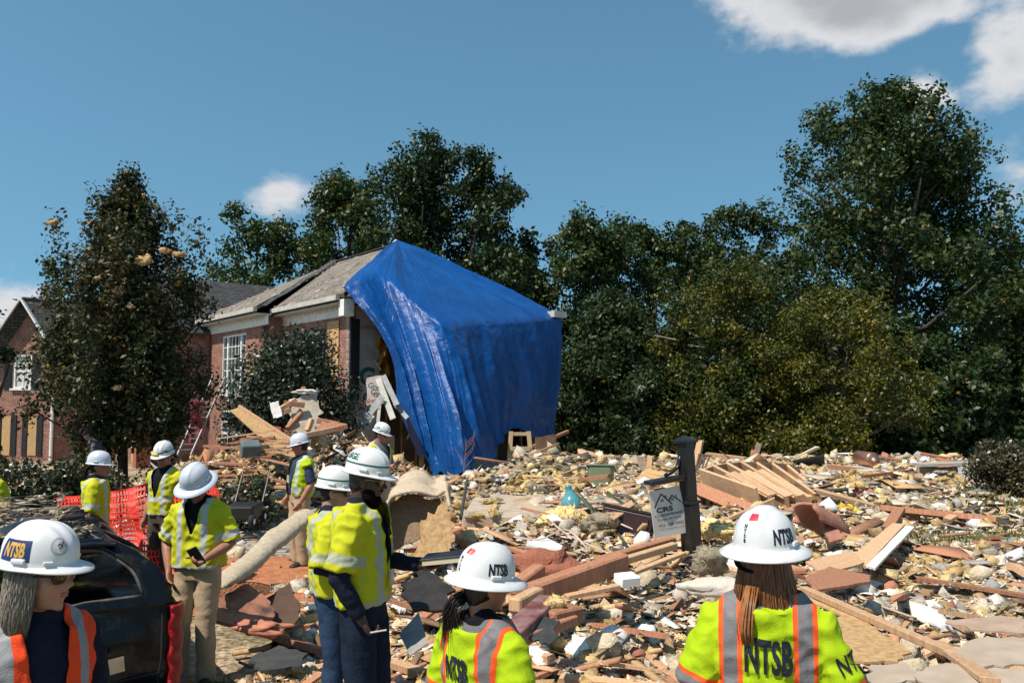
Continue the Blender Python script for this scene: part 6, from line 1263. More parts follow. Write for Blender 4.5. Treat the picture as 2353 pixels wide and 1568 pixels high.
# door frame under the tarp
df = thing('door_frame', 'pale wooden frame with boards standing under the hem of the tarpaulin', 'frame', (0, 0, 0)); m_pale = mat('pale_frame_wood', (.46, .34, .21), (.36, .25, .15), rough=.85, scale=5, stretch=(5, 5, .6))
for a_, b_, w_ in (((1168, 1078, 24), (1174, 990, 24.1), .13), ((1222, 1080, 24), (1214, 990, 24.1), .13), ((1170, 1030, 24), (1218, 1030, 24), .12), ((1166, 1079, 23.95), (1226, 1080, 23.95), .08), ((1172, 996, 24.1), (1216, 996, 24.1), .1)): MB().bar(P(*a_), P(*b_), w_, .08, up=(0, -1, 0)).build('post', m_pale, df)
for k in range(5): MB().bar(P(1176, 1037+k*9, 24.05), P(1216, 1037+k*9, 24.05), .115, .03, up=(0, -1, 0)).build('board', m_pale, df)
plank('beam', 'brown timber jutting right of the tarpaulin hem', 'timber', (1225, 1025, 25), (1305, 990, 26), .12, .1, m_lum2)
panel('wall_piece', 'leaning brown wall piece right of the wooden frame', 'board', [(1232, 1003, 25), (1278, 998, 25.5), (1275, 1060, 25), (1235, 1080, 24.6)], .05, mat('brown_sheathing', (.16, .09, .05), (.09, .05, .03), rough=.9, scale=5), .05)
# --- middle field
panel('tool_chest', 'open bright red metal drawer chest in the middle of the rubble', 'chest', [(1228, 1082, 17.2), (1290, 1066, 16.6), (1293, 1096, 16.4), (1230, 1094, 17.0)], .5, m_redp, .004)
panel('metal_sheet', 'second red metal side panel beside the red chest', 'panel', [(1293, 1066, 16.6), (1356, 1072, 17.0), (1350, 1092, 16.9), (1294, 1090, 16.5)], .03, m_redp, .004)
tb_ = thing('plastic_tub', 'olive green plastic tub with insulation spilling out', 'tub', (0, 0, 0)); q = P(1380, 1116, 15.0); rt_ = Matrix.Rotation(R(-12), 3, 'Z') @ Matrix.Rotation(R(-14), 3, 'X')
def tub(u, v):
    t = u*4; i = int(t) % 4; f = t-int(t); cs_ = [(-1, -1), (1, -1), (1, 1), (-1, 1)]; a_ = Vector(cs_[i]); b_ = Vector(cs_[(i+1) % 4]); c_ = a_.lerp(b_, f); l_ = min(1, 1.25/c_.length); k = .17+.035*v; return q+rt_ @ Vector((c_.x*k*1.2*max(l_, .9), c_.y*k*max(l_, .9), v*.36))
o = grid_surf(tub, 32, 6).build('wall', m_gtub, tb_); o.modifiers.new('s', 'SOLIDIFY').thickness = .012
MB().tube([q+rt_ @ Vector((.255*sx, .215*sy, .36)) for sx, sy in ((-1, -1), (1, -1), (1, 1), (-1, 1), (-1, -1))], .018, 8).build('rim', m_gtub, tb_); MB().box(q+rt_ @ Vector((0, 0, .01)), (.40, .33, .02), rt_).build('bottom', m_gtub, tb_)
panel('cardboard_sheet', 'square grey tan board standing on edge behind the rubble', 'board', [(1390, 1080, 17), (1460, 1043, 17.3), (1482, 1078, 17), (1440, 1095, 16.8)], .02, mat('tan_card', (.36, .29, .2), (.3, .24, .16), rough=.85, scale=3), .006)
panel('drywall_sheet', 'pale broken sheet leaning right of the green tub', 'drywall', [(1465, 1098, 15.6), (1485, 1072, 15.9), (1535, 1085, 15.7), (1520, 1110, 15.3), (1455, 1112, 15.2)], .02, m_osb, .03)
for a_, b_, w_, nm in (((1478, 1080, 16.2), (1472, 1048, 16.4), .16, 'weathered upright board end left of the sign post'), ((1490, 1075, 16.2), (1493, 1046, 16.3), .1, 'thin pale upright splinter left of the sign post'), ((1728, 1068, 19), (1744, 1018, 19.4), .13, 'grey tilted board standing up behind the collapsed joists'), ((1302, 1065, 17), (1304, 1048, 17.1), .07, 'small red brown stake behind the red chest')):
    plank('upright_board', nm, 'board', a_, b_, w_, .03, m_lum if 'pale' in nm else mat('weathered_board', (.27, .2, .14), (.17, .12, .09), rough=.9, scale=6), up=(0, -1, 0))
rk = thing('wire_rack', 'rusty metal rack tilted behind the sign post', 'rack', (0, 0, 0))
for k in range(4): MB().tube([P(1598+k*7, 1078-k, 15), P(1606+k*8, 1043+k, 15.2)], .018, 6).build('bar', mat('rusty_steel', (.12, .07, .045)), rk)
for y0, y1 in ((1043, 1047), (1078, 1074)): MB().tube([P(1604 if y0 < 1060 else 1596, y0, 15.2 if y0 < 1060 else 15), P(1634 if y0 < 1060 else 1622, y1, 15.2 if y0 < 1060 else 15)], .02, 6).build('rail', mat('rusty_steel', (.1, .06, .04)), rk)
mc = thing('maroon_cabinet', 'dark maroon cabinet lying on its side left of the sign', 'cabinet', (0, 0, 0)); q = P(1440, 1215, 9.0); rt_ = Matrix.Rotation(R(-20), 3, 'Z') @ Matrix.Rotation(R(9), 3, 'Y') @ Matrix.Rotation(R(-12), 3, 'X')
bevel(MB().box(q, (.56, .34, .40), rt_).build('carcass', m_maro, mc), .02, 2); MB().box(q+rt_ @ Vector((0, .0, .215)), (.60, .36, .028), rt_).build('top', m_char, mc); MB().box(q+rt_ @ Vector((.02, -.178, 0)), (.45, .015, .3), rt_).build('door', m_maro, mc)
panel('pine_scrap', 'pale scrap of board lying on the maroon cabinet', 'board', [(1392, 1180, 8.9), (1450, 1145, 9.2), (1458, 1160, 9.1), (1410, 1190, 8.7)], .02, m_lum, .012)
panel('white_board', 'flat white panel lying among the rubble beyond the dark haired woman', 'panel', [(1208, 1250, 7.6), (1245, 1228, 8.1), (1292, 1252, 7.6), (1288, 1262, 7.4)], .015, mat('white_panel', (.72, .7, .66), rough=.6, scale=4), .004)
for a_, b_, w_, h_, m_, nm in (((1195, 1372, 5.7), (1432, 1288, 6.5), .13, .14, m_lum2, 'heavy reddish beam slanting across the rubble centre'), ((1370, 1290, 6.9), (1545, 1240, 7.6), .09, .07, m_lum2, 'upper of two parallel timbers left of the sign post'), ((1390, 1300, 6.7), (1550, 1252, 7.4), .07, .06, m_lum, 'lower of two parallel timbers left of the sign post'), ((1400, 1335, 6.3), (1570, 1270, 7.0), .06, .03, m_lum, 'thin splintered strip running to the foot of the sign post'), ((1185, 1350, 5.9), (1238, 1310, 6.4), .11, .11, m_lum2, 'short blunt beam end above the reddish beam'), ((1182, 1390, 5.2), (1235, 1362, 5.6), .09, .09, m_lum, 'pale sawn timber right of the dark haired woman'), ((1165, 1462, 4.5), (1262, 1375, 5.3), .15, .05, m_stain, 'maroon painted plank right of the dark haired woman'), ((1252, 1420, 5.0), (1318, 1405, 5.2), .17, .10, m_lum2, 'stubby laminated timber end in the centre'), ((1180, 1470, 4.6), (1310, 1420, 5.1), .12, .06, m_lum2, 'red brown board under the maroon plank'), ((1300, 1370, 5.8), (1420, 1345, 6.0), .07, .03, m_lum, 'splintered lath right of the maroon plank')):
    plank('timber', nm, 'timber', a_, b_, w_, h_, m_)
panel('shingle_flap', 'curled black shingle flap hanging below the stubby timber', 'shingle', [(1215, 1440, 4.7), (1250, 1415, 4.9), (1285, 1425, 4.9), (1262, 1475, 4.6), (1220, 1470, 4.6)], .012, m_tar, .03)
lump('clay_lump', 'large red brown clay lump beside the reddish beam', 'clay lump', P(1255, 1300, 6.6), (.26, .16, .13), m_brickred, 3, I3, .55, .25)
lump('insulation_batt', 'big torn slab of yellow insulation standing left of the cabinet', 'insulation', P(1300, 1195, 9.3), (.30, .16, .26), m_ins, 11, I4, .35, .16); lump('insulation_batt', 'dirty grey yellow insulation clump left of the maroon cabinet', 'insulation', P(1380, 1205, 8.9), (.22, .16, .17), mat('dirty_insulation', (.42, .34, .22), (.2, .18, .14), rough=1, scale=6, bump=1, bscale=30, spec=.02), 12)
lump('insulation_batt', 'fluffy insulation tuft at the foot of the sign post', 'insulation', P(1640, 1285, 7.3), (.17, .15, .17), mat('dirty_insulation', (.42, .34, .22)), 13); lump('insulation_batt', 'yellow insulation batt between sign post and collapsed joists', 'insulation', P(1650, 1213, 8.4), (.26, .16, .13), m_ins, 14)
lump('insulation_batt', 'yellow insulation tuft balanced on the stubby timber end', 'insulation', P(1275, 1385, 5.1), (.07, .06, .08), m_ins, 15)
# carpet
sheet('carpet', 'thick beige carpet folded over in the rubble beside the tall man', 'carpet', [(880, 1262, 8.1), (884, 1200, 8.2), (892, 1150, 8.3), (915, 1132, 8.4), (965, 1132, 8.4), (1005, 1138, 8.4), (1028, 1128, 8.4), (1034, 1160, 8.3)], [(905, 1200, 9.4), (905, 1150, 9.4), (918, 1105, 9.5), (945, 1084, 9.6), (975, 1085, 9.6), (1003, 1100, 9.6), (1024, 1094, 9.5), (1030, 1130, 9.4)], m_carpet, .03, 60, .05)
panel('carpet', 'brown underside of carpet hanging below the beige fold', 'carpet', [(884, 1170, 8.6), (935, 1135, 8.7), (1010, 1142, 8.7), (1015, 1190, 8.6), (960, 1240, 8.4), (890, 1262, 8.3)], .02, m_carpetb, .04)
rl = MB(); rl.tube([P(498, 1352, 6.5), P(530, 1325, 6.8), P(575, 1290, 7.2), P(625, 1245, 7.7), P(665, 1210, 8.1), P(705, 1185, 8.5)], [(.05, .02), (.10, .05), (.12, .07), (.13, .08), (.13, .08), (.12, .08)], 16)
o = link('carpet_roll', remesh(rl, .018, 2, .5, lambda c: .045*mnoise.noise(Vector(c)*2.0)+.012*(.25-abs(mnoise.noise(Vector(c)*7)))), mat('cream_carpet_pad', (.50, .42, .31), (.36, .29, .2), rough=1, spec=.02, scale=30, bump=.4)); recenter(o); tag(o, 'long cream carpet roll slanting behind the two men in lime shirts', 'carpet')
panel('osb_chunk', 'upright torn chipboard chunk right of the notebook', 'chipboard', [(950, 1290, 7.0), (965, 1200, 7.1), (990, 1178, 7.2), (1030, 1152, 7.2), (1043, 1200, 7.2), (1035, 1250, 7.1), (1000, 1310, 6.9)], .03, m_osb, .04)
panel('scorched_board', 'orange and black scorched board leaning behind the khaki man', 'board', [(500, 1372, 6.7), (572, 1332, 7.0), (620, 1385, 6.9), (628, 1420, 6.7), (572, 1442, 6.4), (498, 1425, 6.4)], .03, m_burn, .02)
panel('brown_panel', 'dark brown leather like panel behind the scorched board', 'panel', [(605, 1385, 7.1), (665, 1330, 7.3), (690, 1400, 7.0), (670, 1440, 6.8), (625, 1430, 6.8)], .03, mat('brown_leather', (.09, .045, .025), (.05, .025, .015), rough=.6, scale=5), .03)
panel('charred_sheet', 'large charred black sheet lying behind the dark haired woman', 'sheet', [(920, 1340, 6.2), (985, 1310, 6.4), (1040, 1345, 6.1), (1030, 1395, 5.7), (950, 1400, 5.7)], .02, m_char, .04)
panel('vented_metal', 'grey slotted metal plate leaning left of the dark haired woman', 'metal plate', [(918, 1460, 4.9), (960, 1400, 5.1), (985, 1480, 4.7), (940, 1500, 4.6)], .006, mat('dull_grey_metal', (.3, .28, .26), (.2, .19, .18), rough=.6, scale=9), .004)
panel('shingle_sheet', 'curled black roofing sheet on the ground left of the dark blue jeans', 'roofing', [(575, 1512, 5.4), (640, 1478, 5.7), (705, 1500, 5.5), (690, 1530, 5.2), (600, 1535, 5.1)], .02, m_tar, .03)
lump('rag', 'crumpled orange brown rag on the ground behind the khaki man', 'rag', P(600, 1440, 6.2), (.2, .09, .05), mat('orange_rag', (.5, .2, .12), (.36, .13, .08), rough=.95, scale=9), 21, I3, .6, .3)
tag(recenter(MB().tube([P(1058, 1192, 8.5), P(1073, 1102, 8.7)], .018, 8).build('steel_rod', mat('dark_steel', (.06, .055, .05), rough=.6))), 'thin dark steel rod standing upright right of the carpet', 'rod')
sp_ = thing('dead_sapling', 'bare reddish sapling in front of the blue tarpaulin', 'sapling', tuple(P(1065, 1085, 16)))
sb = MB(); sb.tube([(0, 0, 0), (.03, 0, .35), (.05, 0, .68)], [.012, .009, .004], 5)
for k in range(9): z = .1+.06*k; a_ = random.choice((-1, 1)); sb.tube([(.02+.05*z, 0, z), (.02+a_*.12+.08*z, random.uniform(-.1, .1), z+.14), (.02+a_*.2, random.uniform(-.15, .15), z+.3)], [.006, .005, .002], 4)
sb.build('branch', mat('reddish_twig', (.3, .14, .08), rough=.9), sp_)
# brass tubes, jug, wires
br_ = [[(1325, 1135, 10), (1350, 1160, 9.6), (1375, 1190, 9.2)], [(1330, 1132, 10), (1358, 1162, 9.6), (1385, 1192, 9.2)], [(1390, 1130, 10.2), (1420, 1150, 9.9), (1445, 1170, 9.6)], [(1395, 1128, 10.2), (1425, 1150, 9.9), (1450, 1168, 9.6)], [(1430, 1135, 10.3), (1470, 1165, 10), (1488, 1195, 9.5)], [(1420, 1225, 8.5), (1445, 1260, 8.2), (1455, 1275, 8.0)]]
for k, pts in enumerate(br_): tag(recenter(MB().tube([P(*q) for q in pts], .012, 6).build('brass_tube', m_gold)), 'thin brass tube sticking out of the rubble left of the cabinet', 'tube', 'brass tubes in the rubble')
jb = MB(); q = P(1312, 1158, 9.9); jb.ell(q, (.13, .12, .13)); jb.tube([q+Vector((0, 0, .08)), q+Vector((-.03, 0, .18)), q+Vector((-.035, 0, .24))], [.09, .04, .045], 12); o = link('jug', remesh(jb, .015, 2), mat('teal_glass', (.10, .32, .36), (.07, .24, .28), rough=.15, spec=.7, scale=4)); recenter(o); tag(o, 'teal blue glass jug in the rubble left of the brass tubes', 'jug')
for k, pts in enumerate([[(1180, 1232, 8), (1240, 1238, 7.8), (1300, 1215, 7.9), (1350, 1260, 7.4)], [(1260, 1190, 8.6), (1300, 1225, 8.2), (1380, 1262, 7.6), (1440, 1290, 7.2)], [(1120, 1300, 6.6), (1160, 1270, 6.9), (1210, 1290, 6.6)]]): tag(recenter(MB().tube([interp([P(*q) for q in pts], u/14) for u in range(15)], .008, 5).build('cable', mat('pinkish_cable', (.6, .45, .38), rough=.6))), 'thin pale cable looping over the rubble', 'cable', 'cables looping over the rubble')
# --- right field
cf = thing('collapsed_floor', 'collapsed fan of wooden floor joists behind the auburn haired woman', 'floor', (0, 0, 0))
js = [(1612, 1098, 11.6), (1640, 1088, 11.9), (1672, 1082, 12.2), (1705, 1079, 12.5), (1740, 1078, 12.8), (1775, 1079, 13.1), (1810, 1083, 13.4), (1840, 1093, 13.7)]; je = [(1720, 1160, 10.3), (1752, 1176, 10.3), (1790, 1178, 10.5), (1816, 1176, 10.8), (1842, 1174, 11.1), (1866, 1172, 11.4), (1886, 1176, 11.8), (1902, 1186, 12.1)]
for k, (a_, b_) in enumerate(zip(js, je)): MB().bar(P(*a_)+Vector((0, 0, .02)), P(*b_)+Vector((.12, 0, .10)), .045, .26 if k < 4 else .22, up=(-.25, -.35, 1)).build('joist', m_lum, cf)
for a_, b_ in zip(js[:-1], js[1:]): MB().bar(P(*a_)+Vector((0, 0, .0)), P(*b_)+Vector((0, 0, .0)), .04, .25).build('rim_board', m_lum, cf)
for k in range(3): a_, b_ = P(*js[k+1]).lerp(P(*je[k+1]), .3), P(*js[k+1]).lerp(P(*je[k+1]), .97); MB().bar(a_+Vector((.03, -.03, .16)), b_+Vector((.13, -.03, .20)), .16, .016, up=(-.25, -.35, 1)).build('flange', m_lum, cf)
MB().bar(P(1600, 1120, 11.3), P(1725, 1172, 10.2), .18, .03, up=(0, -1, .2)).build('joist', m_lum2, cf)
for k in range(6): x0 = 1605+k*20; MB().bar(P(x0, 1125+k*8, 11.3), P(x0+2, 1195, 11.0), .05, .05).build('stud', mat('raw_stud', (.42, .27, .14)), cf)
MB().box(P(1650, 1165, 11.6), (1.1, .5, .55)).build('duct', mat('dusty_duct', (.2, .17, .14), (.1, .09, .08), rough=.8, scale=5), cf)
def flue(u, v): t = R(-30)+u*R(215); q = P(1880, 1222, 8.7); return q+Matrix.Rotation(R(35), 3, 'Z') @ Matrix.Rotation(R(20), 3, 'Y') @ Vector(((v-.5)*.55+.05*math.sin(u*14), .165*math.cos(t), .10+.165*math.sin(t)))
o = grid_surf(flue, 24, 6).build('flue_tile', mat('terracotta', (.42, .19, .12), (.3, .13, .085), rough=.85, scale=8, bump=.3), None, True); recenter(o); o.modifiers.new('s', 'SOLIDIFY').thickness = .03; tag(o, 'broken round terracotta flue tile right of the auburn haired woman', 'flue tile')
panel('terracotta_piece', 'flat red shard beside the broken flue tile', 'shard', [(1890, 1195, 8.8), (1920, 1200, 8.8), (1935, 1235, 8.4), (1905, 1245, 8.3)], .03, mat('terracotta', (.42, .19, .12)), .02)
panel('wide_plank', 'wide tan plank slanting up in the right rubble', 'plank', [(1958, 1275, 7.6), (2050, 1200, 8.9), (2078, 1203, 8.9), (1988, 1298, 7.3)], .03, m_lum, .006)
panel('wide_plank_edge', 'torn white edged board beneath the slanting wide plank', 'board', [(1988, 1300, 7.3), (2080, 1205, 8.9), (2100, 1210, 8.8), (2010, 1302, 7.2)], .02, m_dry, .02)
panel('plywood_sheet', 'pale plywood square below the slanting wide plank', 'plywood', [(1850, 1290, 7.2), (1958, 1262, 7.6), (1985, 1292, 7.2), (1890, 1315, 6.8)], .02, m_lum, .012)
panel('red_board', 'long flat red brown board right of the auburn hair', 'board', [(1850, 1325, 6.4), (1905, 1300, 6.8), (2000, 1320, 6.5), (1998, 1335, 6.3), (1870, 1355, 6.0)], .02, m_lum2, .02)
plank('two_by_four', 'long pale two by four running towards the lower right corner', 'timber', (1845, 1352, 5.9), (2235, 1522, 4.15), .06, .045, m_lum)
plank('two_by_four', 'second length of timber continuing to the lower right corner', 'timber', (2150, 1475, 4.6), (2275, 1562, 3.75), .085, .03, m_lum)
panel('osb_sheet', 'large flat chipboard sheet on the ground right of the auburn haired woman', 'chipboard', [(1880, 1430, 5.0), (1960, 1405, 5.3), (2095, 1500, 4.4), (2060, 1515, 4.2), (1935, 1520, 4.2)], .012, m_osb, .03)
panel('chipboard_strip', 'chipboard strip parallel to the long two by four', 'chipboard', [(1850, 1375, 5.7), (1900, 1368, 5.8), (1985, 1412, 5.2), (1960, 1425, 5.1)], .012, m_osb, .02)
for k, (pts, nm) in enumerate([([(2170, 1425, 5.0), (2300, 1412, 5.1), (2360, 1422, 5.0), (2360, 1450, 4.7), (2230, 1445, 4.8)], 'brownish flat sheet at the right edge'), ([(2190, 1490, 4.3), (2250, 1465, 4.6), (2370, 1460, 4.6), (2370, 1520, 4.1), (2260, 1530, 4.0)], 'pale grey concrete sheet at the lower right'), ([(2105, 1540, 3.95), (2180, 1525, 4.1), (2370, 1535, 4.0), (2370, 1600, 3.6), (2120, 1590, 3.65)], 'pinkish beige sheet in the lower right corner'), ([(1990, 1530, 4.1), (2080, 1520, 4.2), (2110, 1560, 3.9), (2010, 1575, 3.8)], 'flat beige sheet right of the auburn haired woman\'s sleeve')]): panel('flat_sheet', nm, 'sheet', pts, .01, mat('beige_sheet', (.44, .35, .27), (.35, .27, .2), rough=.9, scale=5) if k else mat('brown_sheet', (.42, .3, .22), (.32, .22, .16), rough=.9, scale=5), .03)
panel('glass_sheet', 'sheet of glass lying at the right edge of the rubble', 'glass', [(2255, 1245, 8.6), (2300, 1232, 8.9), (2380, 1240, 8.7), (2370, 1258, 8.3), (2290, 1258, 8.3)], .006, mat('pale_glass', (.4, .46, .46), (.34, .4, .4), rough=.1, spec=.8, scale=3), .01)
ct = thing('copper_tank', 'copper coloured cylindrical tank on top of the rubble at the right', 'tank', (0, 0, 0)); a_, b_ = P(1972, 1050, 17.1), P(2004, 1055, 16.6); ax_ = (b_-a_).normalized()
MB().tube([a_-ax_*.05, a_, b_, b_+ax_*.03], [.12, .15, .15, .135], 24).build('shell', m_copper, ct, True); MB().tube([b_+ax_*.031, b_+ax_*.05], [.045, .04], 4).build('label_plate', m_paper, ct)
tb_ = MB(); q = P(1990, 1073, 16.8); tb_.box(q, (.95, .6, .05)); 
tbt = thing('low_table', 'low dark table carrying the copper tank', 'table', (0, 0, 0)); MB().box(q, (.75, .5, .04)).build('top', m_wgrey, tbt)
for sx in (-.33, .33):
    for sy in (-.2, .2): zt = G(q.x+sx, q.y+sy); MB().tube([(q.x+sx, q.y+sy, zt-.1), (q.x+sx, q.y+sy, q.z)], .025, 6).build('leg', m_black, tbt)
fw = thing('foundation_wall', 'low grey stone foundation wall at the right end of the rubble', 'wall', (0, 0, 0))
for r_ in range(2):
    for k in range(6): q0 = P(2118+k*21+(10 if r_ else 0), 1096-r_*16, 15.3); bevel(MB().box(q0, (.165+.01*(k % 2), .2, .125), Matrix.Rotation(random.gauss(0, .04), 3, 'Z'), .008).build('stone', m_stone, fw), .015, 2)
MB().bar(P(2105, 1067, 15.2), P(2250, 1062, 15.3), .3, .05).build('coping', mat('coping_stone', (.4, .36, .3), rough=.9, scale=6), fw)
panel('grey_sheet', 'grey plastic sheet leaning on the stone foundation', 'sheet', [(2200, 1072, 15.1), (2235, 1070, 15.1), (2240, 1098, 14.9), (2196, 1100, 14.9)], .01, mat('grey_plastic', (.4, .4, .4), rough=.4), .02)
panel('foil_bag', 'crumpled silver foil beside yellow insulation right of the joists', 'foil', [(1935, 1160, 11.3), (1965, 1148, 11.5), (1985, 1165, 11.3), (1960, 1180, 11)], .01, m_foil, .04); lump('insulation_batt', 'bright yellow insulation wad beside the silver foil', 'insulation', P(1942, 1170, 11.2), (.14, .1, .14), mat('bright_insulation', (.75, .48, .08), (.5, .3, .05), rough=1, spec=.02, scale=6, bump=1), 31)
lump('plaster_bag', 'off white sack lying left of the auburn haired woman', 'sack', P(1640, 1348, 6.0), (.26, .13, .07), mat('sack_cloth', (.62, .55, .46), rough=.9, scale=6, bump=.3), 33, I3, .3, .1)
bx = MB().box(P(1440, 1330, 6.1), (.16, .13, .07), Matrix.Rotation(.4, 3, 'Z') @ Matrix.Rotation(.15, 3, 'X')).build('carton', m_paper); recenter(bx); bevel(bx, .006); tag(bx, 'small white carton below the parallel timbers', 'carton')
mw = thing('toy_truck', 'small black wheeled machine lying by the low shrub', 'machine', tuple(P(560, 1205, 11.6)))
bevel(MB().box((0, 0, .2), (.42, .5, .2)).build('body', m_black, mw), .03, 2)
for sx, sy in ((.2, -.25), (-.2, -.25), (.2, .25), (-.2, .25)): w0 = MB().tube([(sx-.03, sy, .09), (sx+.03, sy, .09)], .09, 16).build('wheel', m_rubber, mw, True); MB().tube([(sx-.034, sy-.0, .09), (sx+.034, sy, .09)], .04, 12).build('hub', m_paper, w0)
MB().tube([(-.2, .2, .3), (-.2, .55, .75), (.2, .55, .75), (.2, .2, .3)], .015, 6).build('handle', m_black, mw)
# insulation caught in the street tree
for k, (px, py, r_) in enumerate([(122, 512, .17), (285, 462, .13), (275, 668, .2), (300, 705, .12), (335, 600, .24), (375, 575, .16), (410, 585, .14), (268, 890, .12), (150, 670, .08), (225, 640, .09)]):
    lump('insulation_tuft', 'tan insulation tuft caught '+['at the left tip of the battered tree', 'near the top of the battered tree', 'in the middle of the battered tree', 'just below the middle of the battered tree', 'high right in the battered tree', 'right of centre in the battered tree', 'at the right edge of the battered tree', 'low on the trunk of the battered tree', 'at the far left of the battered crown', 'left of centre in the battered crown'][k], 'insulation', P(px, py, 14.75 if k > 1 else 15.6), (r_*.8, r_*.5, r_*.62), mat('tan_insulation', (.55, .38, .2), (.3, .17, .07), rough=1, spec=.02, scale=5, bump=1), 50+k, I3, .6, .3, group='insulation tufts in the battered tree')
for a_, b_ in (((1504, 770, 37), (1552, 780, 37)), ((1580, 792, 36), (1618, 798, 36))): plank('snagged_strip', 'grey strip of siding snagged in the evergreen', 'siding', a_, b_, .14, .03, m_wgrey, group='siding strips snagged in the wood')
# ------------------------------------------------------------------ debris: scattered individuals and the uncountable litter
g8 = np.random.default_rng(88)
def free(x, y):
    """1 where rubble lies thick, less on the drive, the clay and around the near people"""
    w = np.ones_like(x)
    w = np.where((x < -1.9) & (x > -6.2) & (y > 10.0) & (y < 13.4), .05, w); w = np.where((x < -2.0) & (x > -6.0) & (y > 8.2) & (y <= 10.0), .25, w)
    w = np.where((x < -6.2) & (y > 14.8), .15, w); w = np.where(y > 27, .0, w); w = np.where((y > 20.5) & (x < 2.2), .0, w)
    w = np.where((x < -2.1) & (x > -5.0) & (y < 8.6) & (y > 3.6), .0, w)      # the car
    return w
def spots(n, y0=1052, y1=1640, px0=-250, px1=2650, mask=True):
    out = []
    while len(out) < n:
        m_ = n*2; yy = g8.uniform(y0, y1, m_); px = g8.uniform(px0, px1, m_); d = 1.72*FPX/(yy-905); x = (px-1176)/FPX*d
        k = g8.random(m_) < free(x, d) if mask else np.ones(m_, bool); k &= (d < 27)
        out += list(zip(x[k], d[k]))
    return np.array(out[:n])
def rotm(n, tilt, g=g8):
    """random yaw and a tilt"""
    a = g.uniform(0, 2*np.pi, n); t = g.normal(0, tilt, n); b = g.uniform(0, 2*np.pi, n); ca, sa_ = np.cos(a), np.sin(a); Z = np.zeros(n); O = np.ones(n)
    Rz = np.stack([np.stack([ca, -sa_, Z], 1), np.stack([sa_, ca, Z], 1), np.stack([Z, Z, O], 1)], 1)
    ux, uy = np.cos(b), np.sin(b); c, s_ = np.cos(t), np.sin(t); C = 1-c
    Rt = np.stack([np.stack([c+ux*ux*C, ux*uy*C, uy*s_], 1), np.stack([ux*uy*C, c+uy*uy*C, -ux*s_], 1), np.stack([-uy*s_, ux*s_, c], 1)], 1)
    return Rt @ Rz
def batch(temps, pos, scale, rot, col):
    VV = []; FF = []; CC = []; off = 0; n = len(pos); ti = g8.integers(0, len(temps), n)
    for t, (tv, tf) in enumerate(temps):
        k = np.where(ti == t)[0]
        if not len(k): continue
        v = np.einsum('nij,nkj->nki', rot[k], tv[None]*scale[k][:, None, :])+pos[k][:, None, :]
        f = tf[None]+(np.arange(len(k))*len(tv))[:, None, None]+off; VV.append(v.reshape(-1, 3)); FF.append(f.reshape(-1, 3)); CC.append(np.repeat(col[k], len(tv), 0)); off += len(k)*len(tv)
    return np.concatenate(VV), np.concatenate(FF), np.concatenate(CC)
def stuff(name, label, temps, pos, scale, rot, col, m, cat='debris', smooth=False):
    V, F, C = batch(temps, pos, scale, rot, col); o = link(name, np_mesh(name, V, F, C), m, None, smooth); return tag(o, label, cat, kind='stuff')
def plate(n, jit, th, g, bend=.0):
    a = np.sort(g.uniform(0, 2*np.pi, n)); r = g.uniform(1-jit, 1, n); top = np.stack([r*np.cos(a), r*np.sin(a), th*np.ones(n)+bend*g.normal(size=n)], 1); bot = top-np.array([0, 0, 2*th]); V = np.concatenate([top, bot])
    F = [(0, i, i+1) for i in range(1, n-1)]+[(n, n+i+1, n+i) for i in range(1, n-1)]
    for i in range(n): j = (i+1) % n; F += [(i, n+i, n+j), (i, n+j, j)]
    return V, np.array(F)
def boxt():
    V = np.array([(x, y, z) for z in (-1, 1) for y in (-1, 1) for x in (-1, 1)], float); F = np.array([(0, 2, 1), (1, 2, 3), (4, 5, 6), (5, 7, 6), (0, 1, 4), (1, 5, 4), (2, 6, 3), (3, 6, 7), (0, 4, 2), (2, 4, 6), (1, 3, 5), (3, 7, 5)]); return V, F
def pal(n, cols, w, var=.25):
    cols = np.array(cols); k = g8.choice(len(cols), n, p=np.array(w)/sum(w)); return np.clip(cols[k]*g8.uniform(1-var, 1+var, (n, 1)), 0, .9)
def on(xy, dz=0.0): return np.stack([xy[:, 0], xy[:, 1], gz(xy[:, 0], xy[:, 1])+dz], 1)
m_litter = mat('litter', (1, 1, 1), (.72, .7, .68), rough=.9, spec=.1, scale=22, attr=True); m_wool = mat('wool_litter', (1.05, 1.05, 1.05), (.62, .58, .52), rough=1, spec=.02, scale=14, bump=1, bscale=60, attr=True)
WOOL = [(.70, .52, .27), (.62, .43, .19), (.66, .56, .41), (.62, .56, .48), (.44, .32, .18), (.5, .44, .36)]; WW = [4.5, 3, 3.2, 2.2, 1.4, 1.4]
FLK = [(.64, .59, .52), (.56, .45, .33), (.48, .31, .18), (.34, .18, .11), (.36, .32, .28), (.09, .08, .075), (.76, .75, .73), (.23, .145, .09), (.05, .16, .3), (.4, .04, .04)]; FW = [2.2, 4.2, 4.2, 2.2, 1.6, 1.8, .8, 1.5, .05, .1]
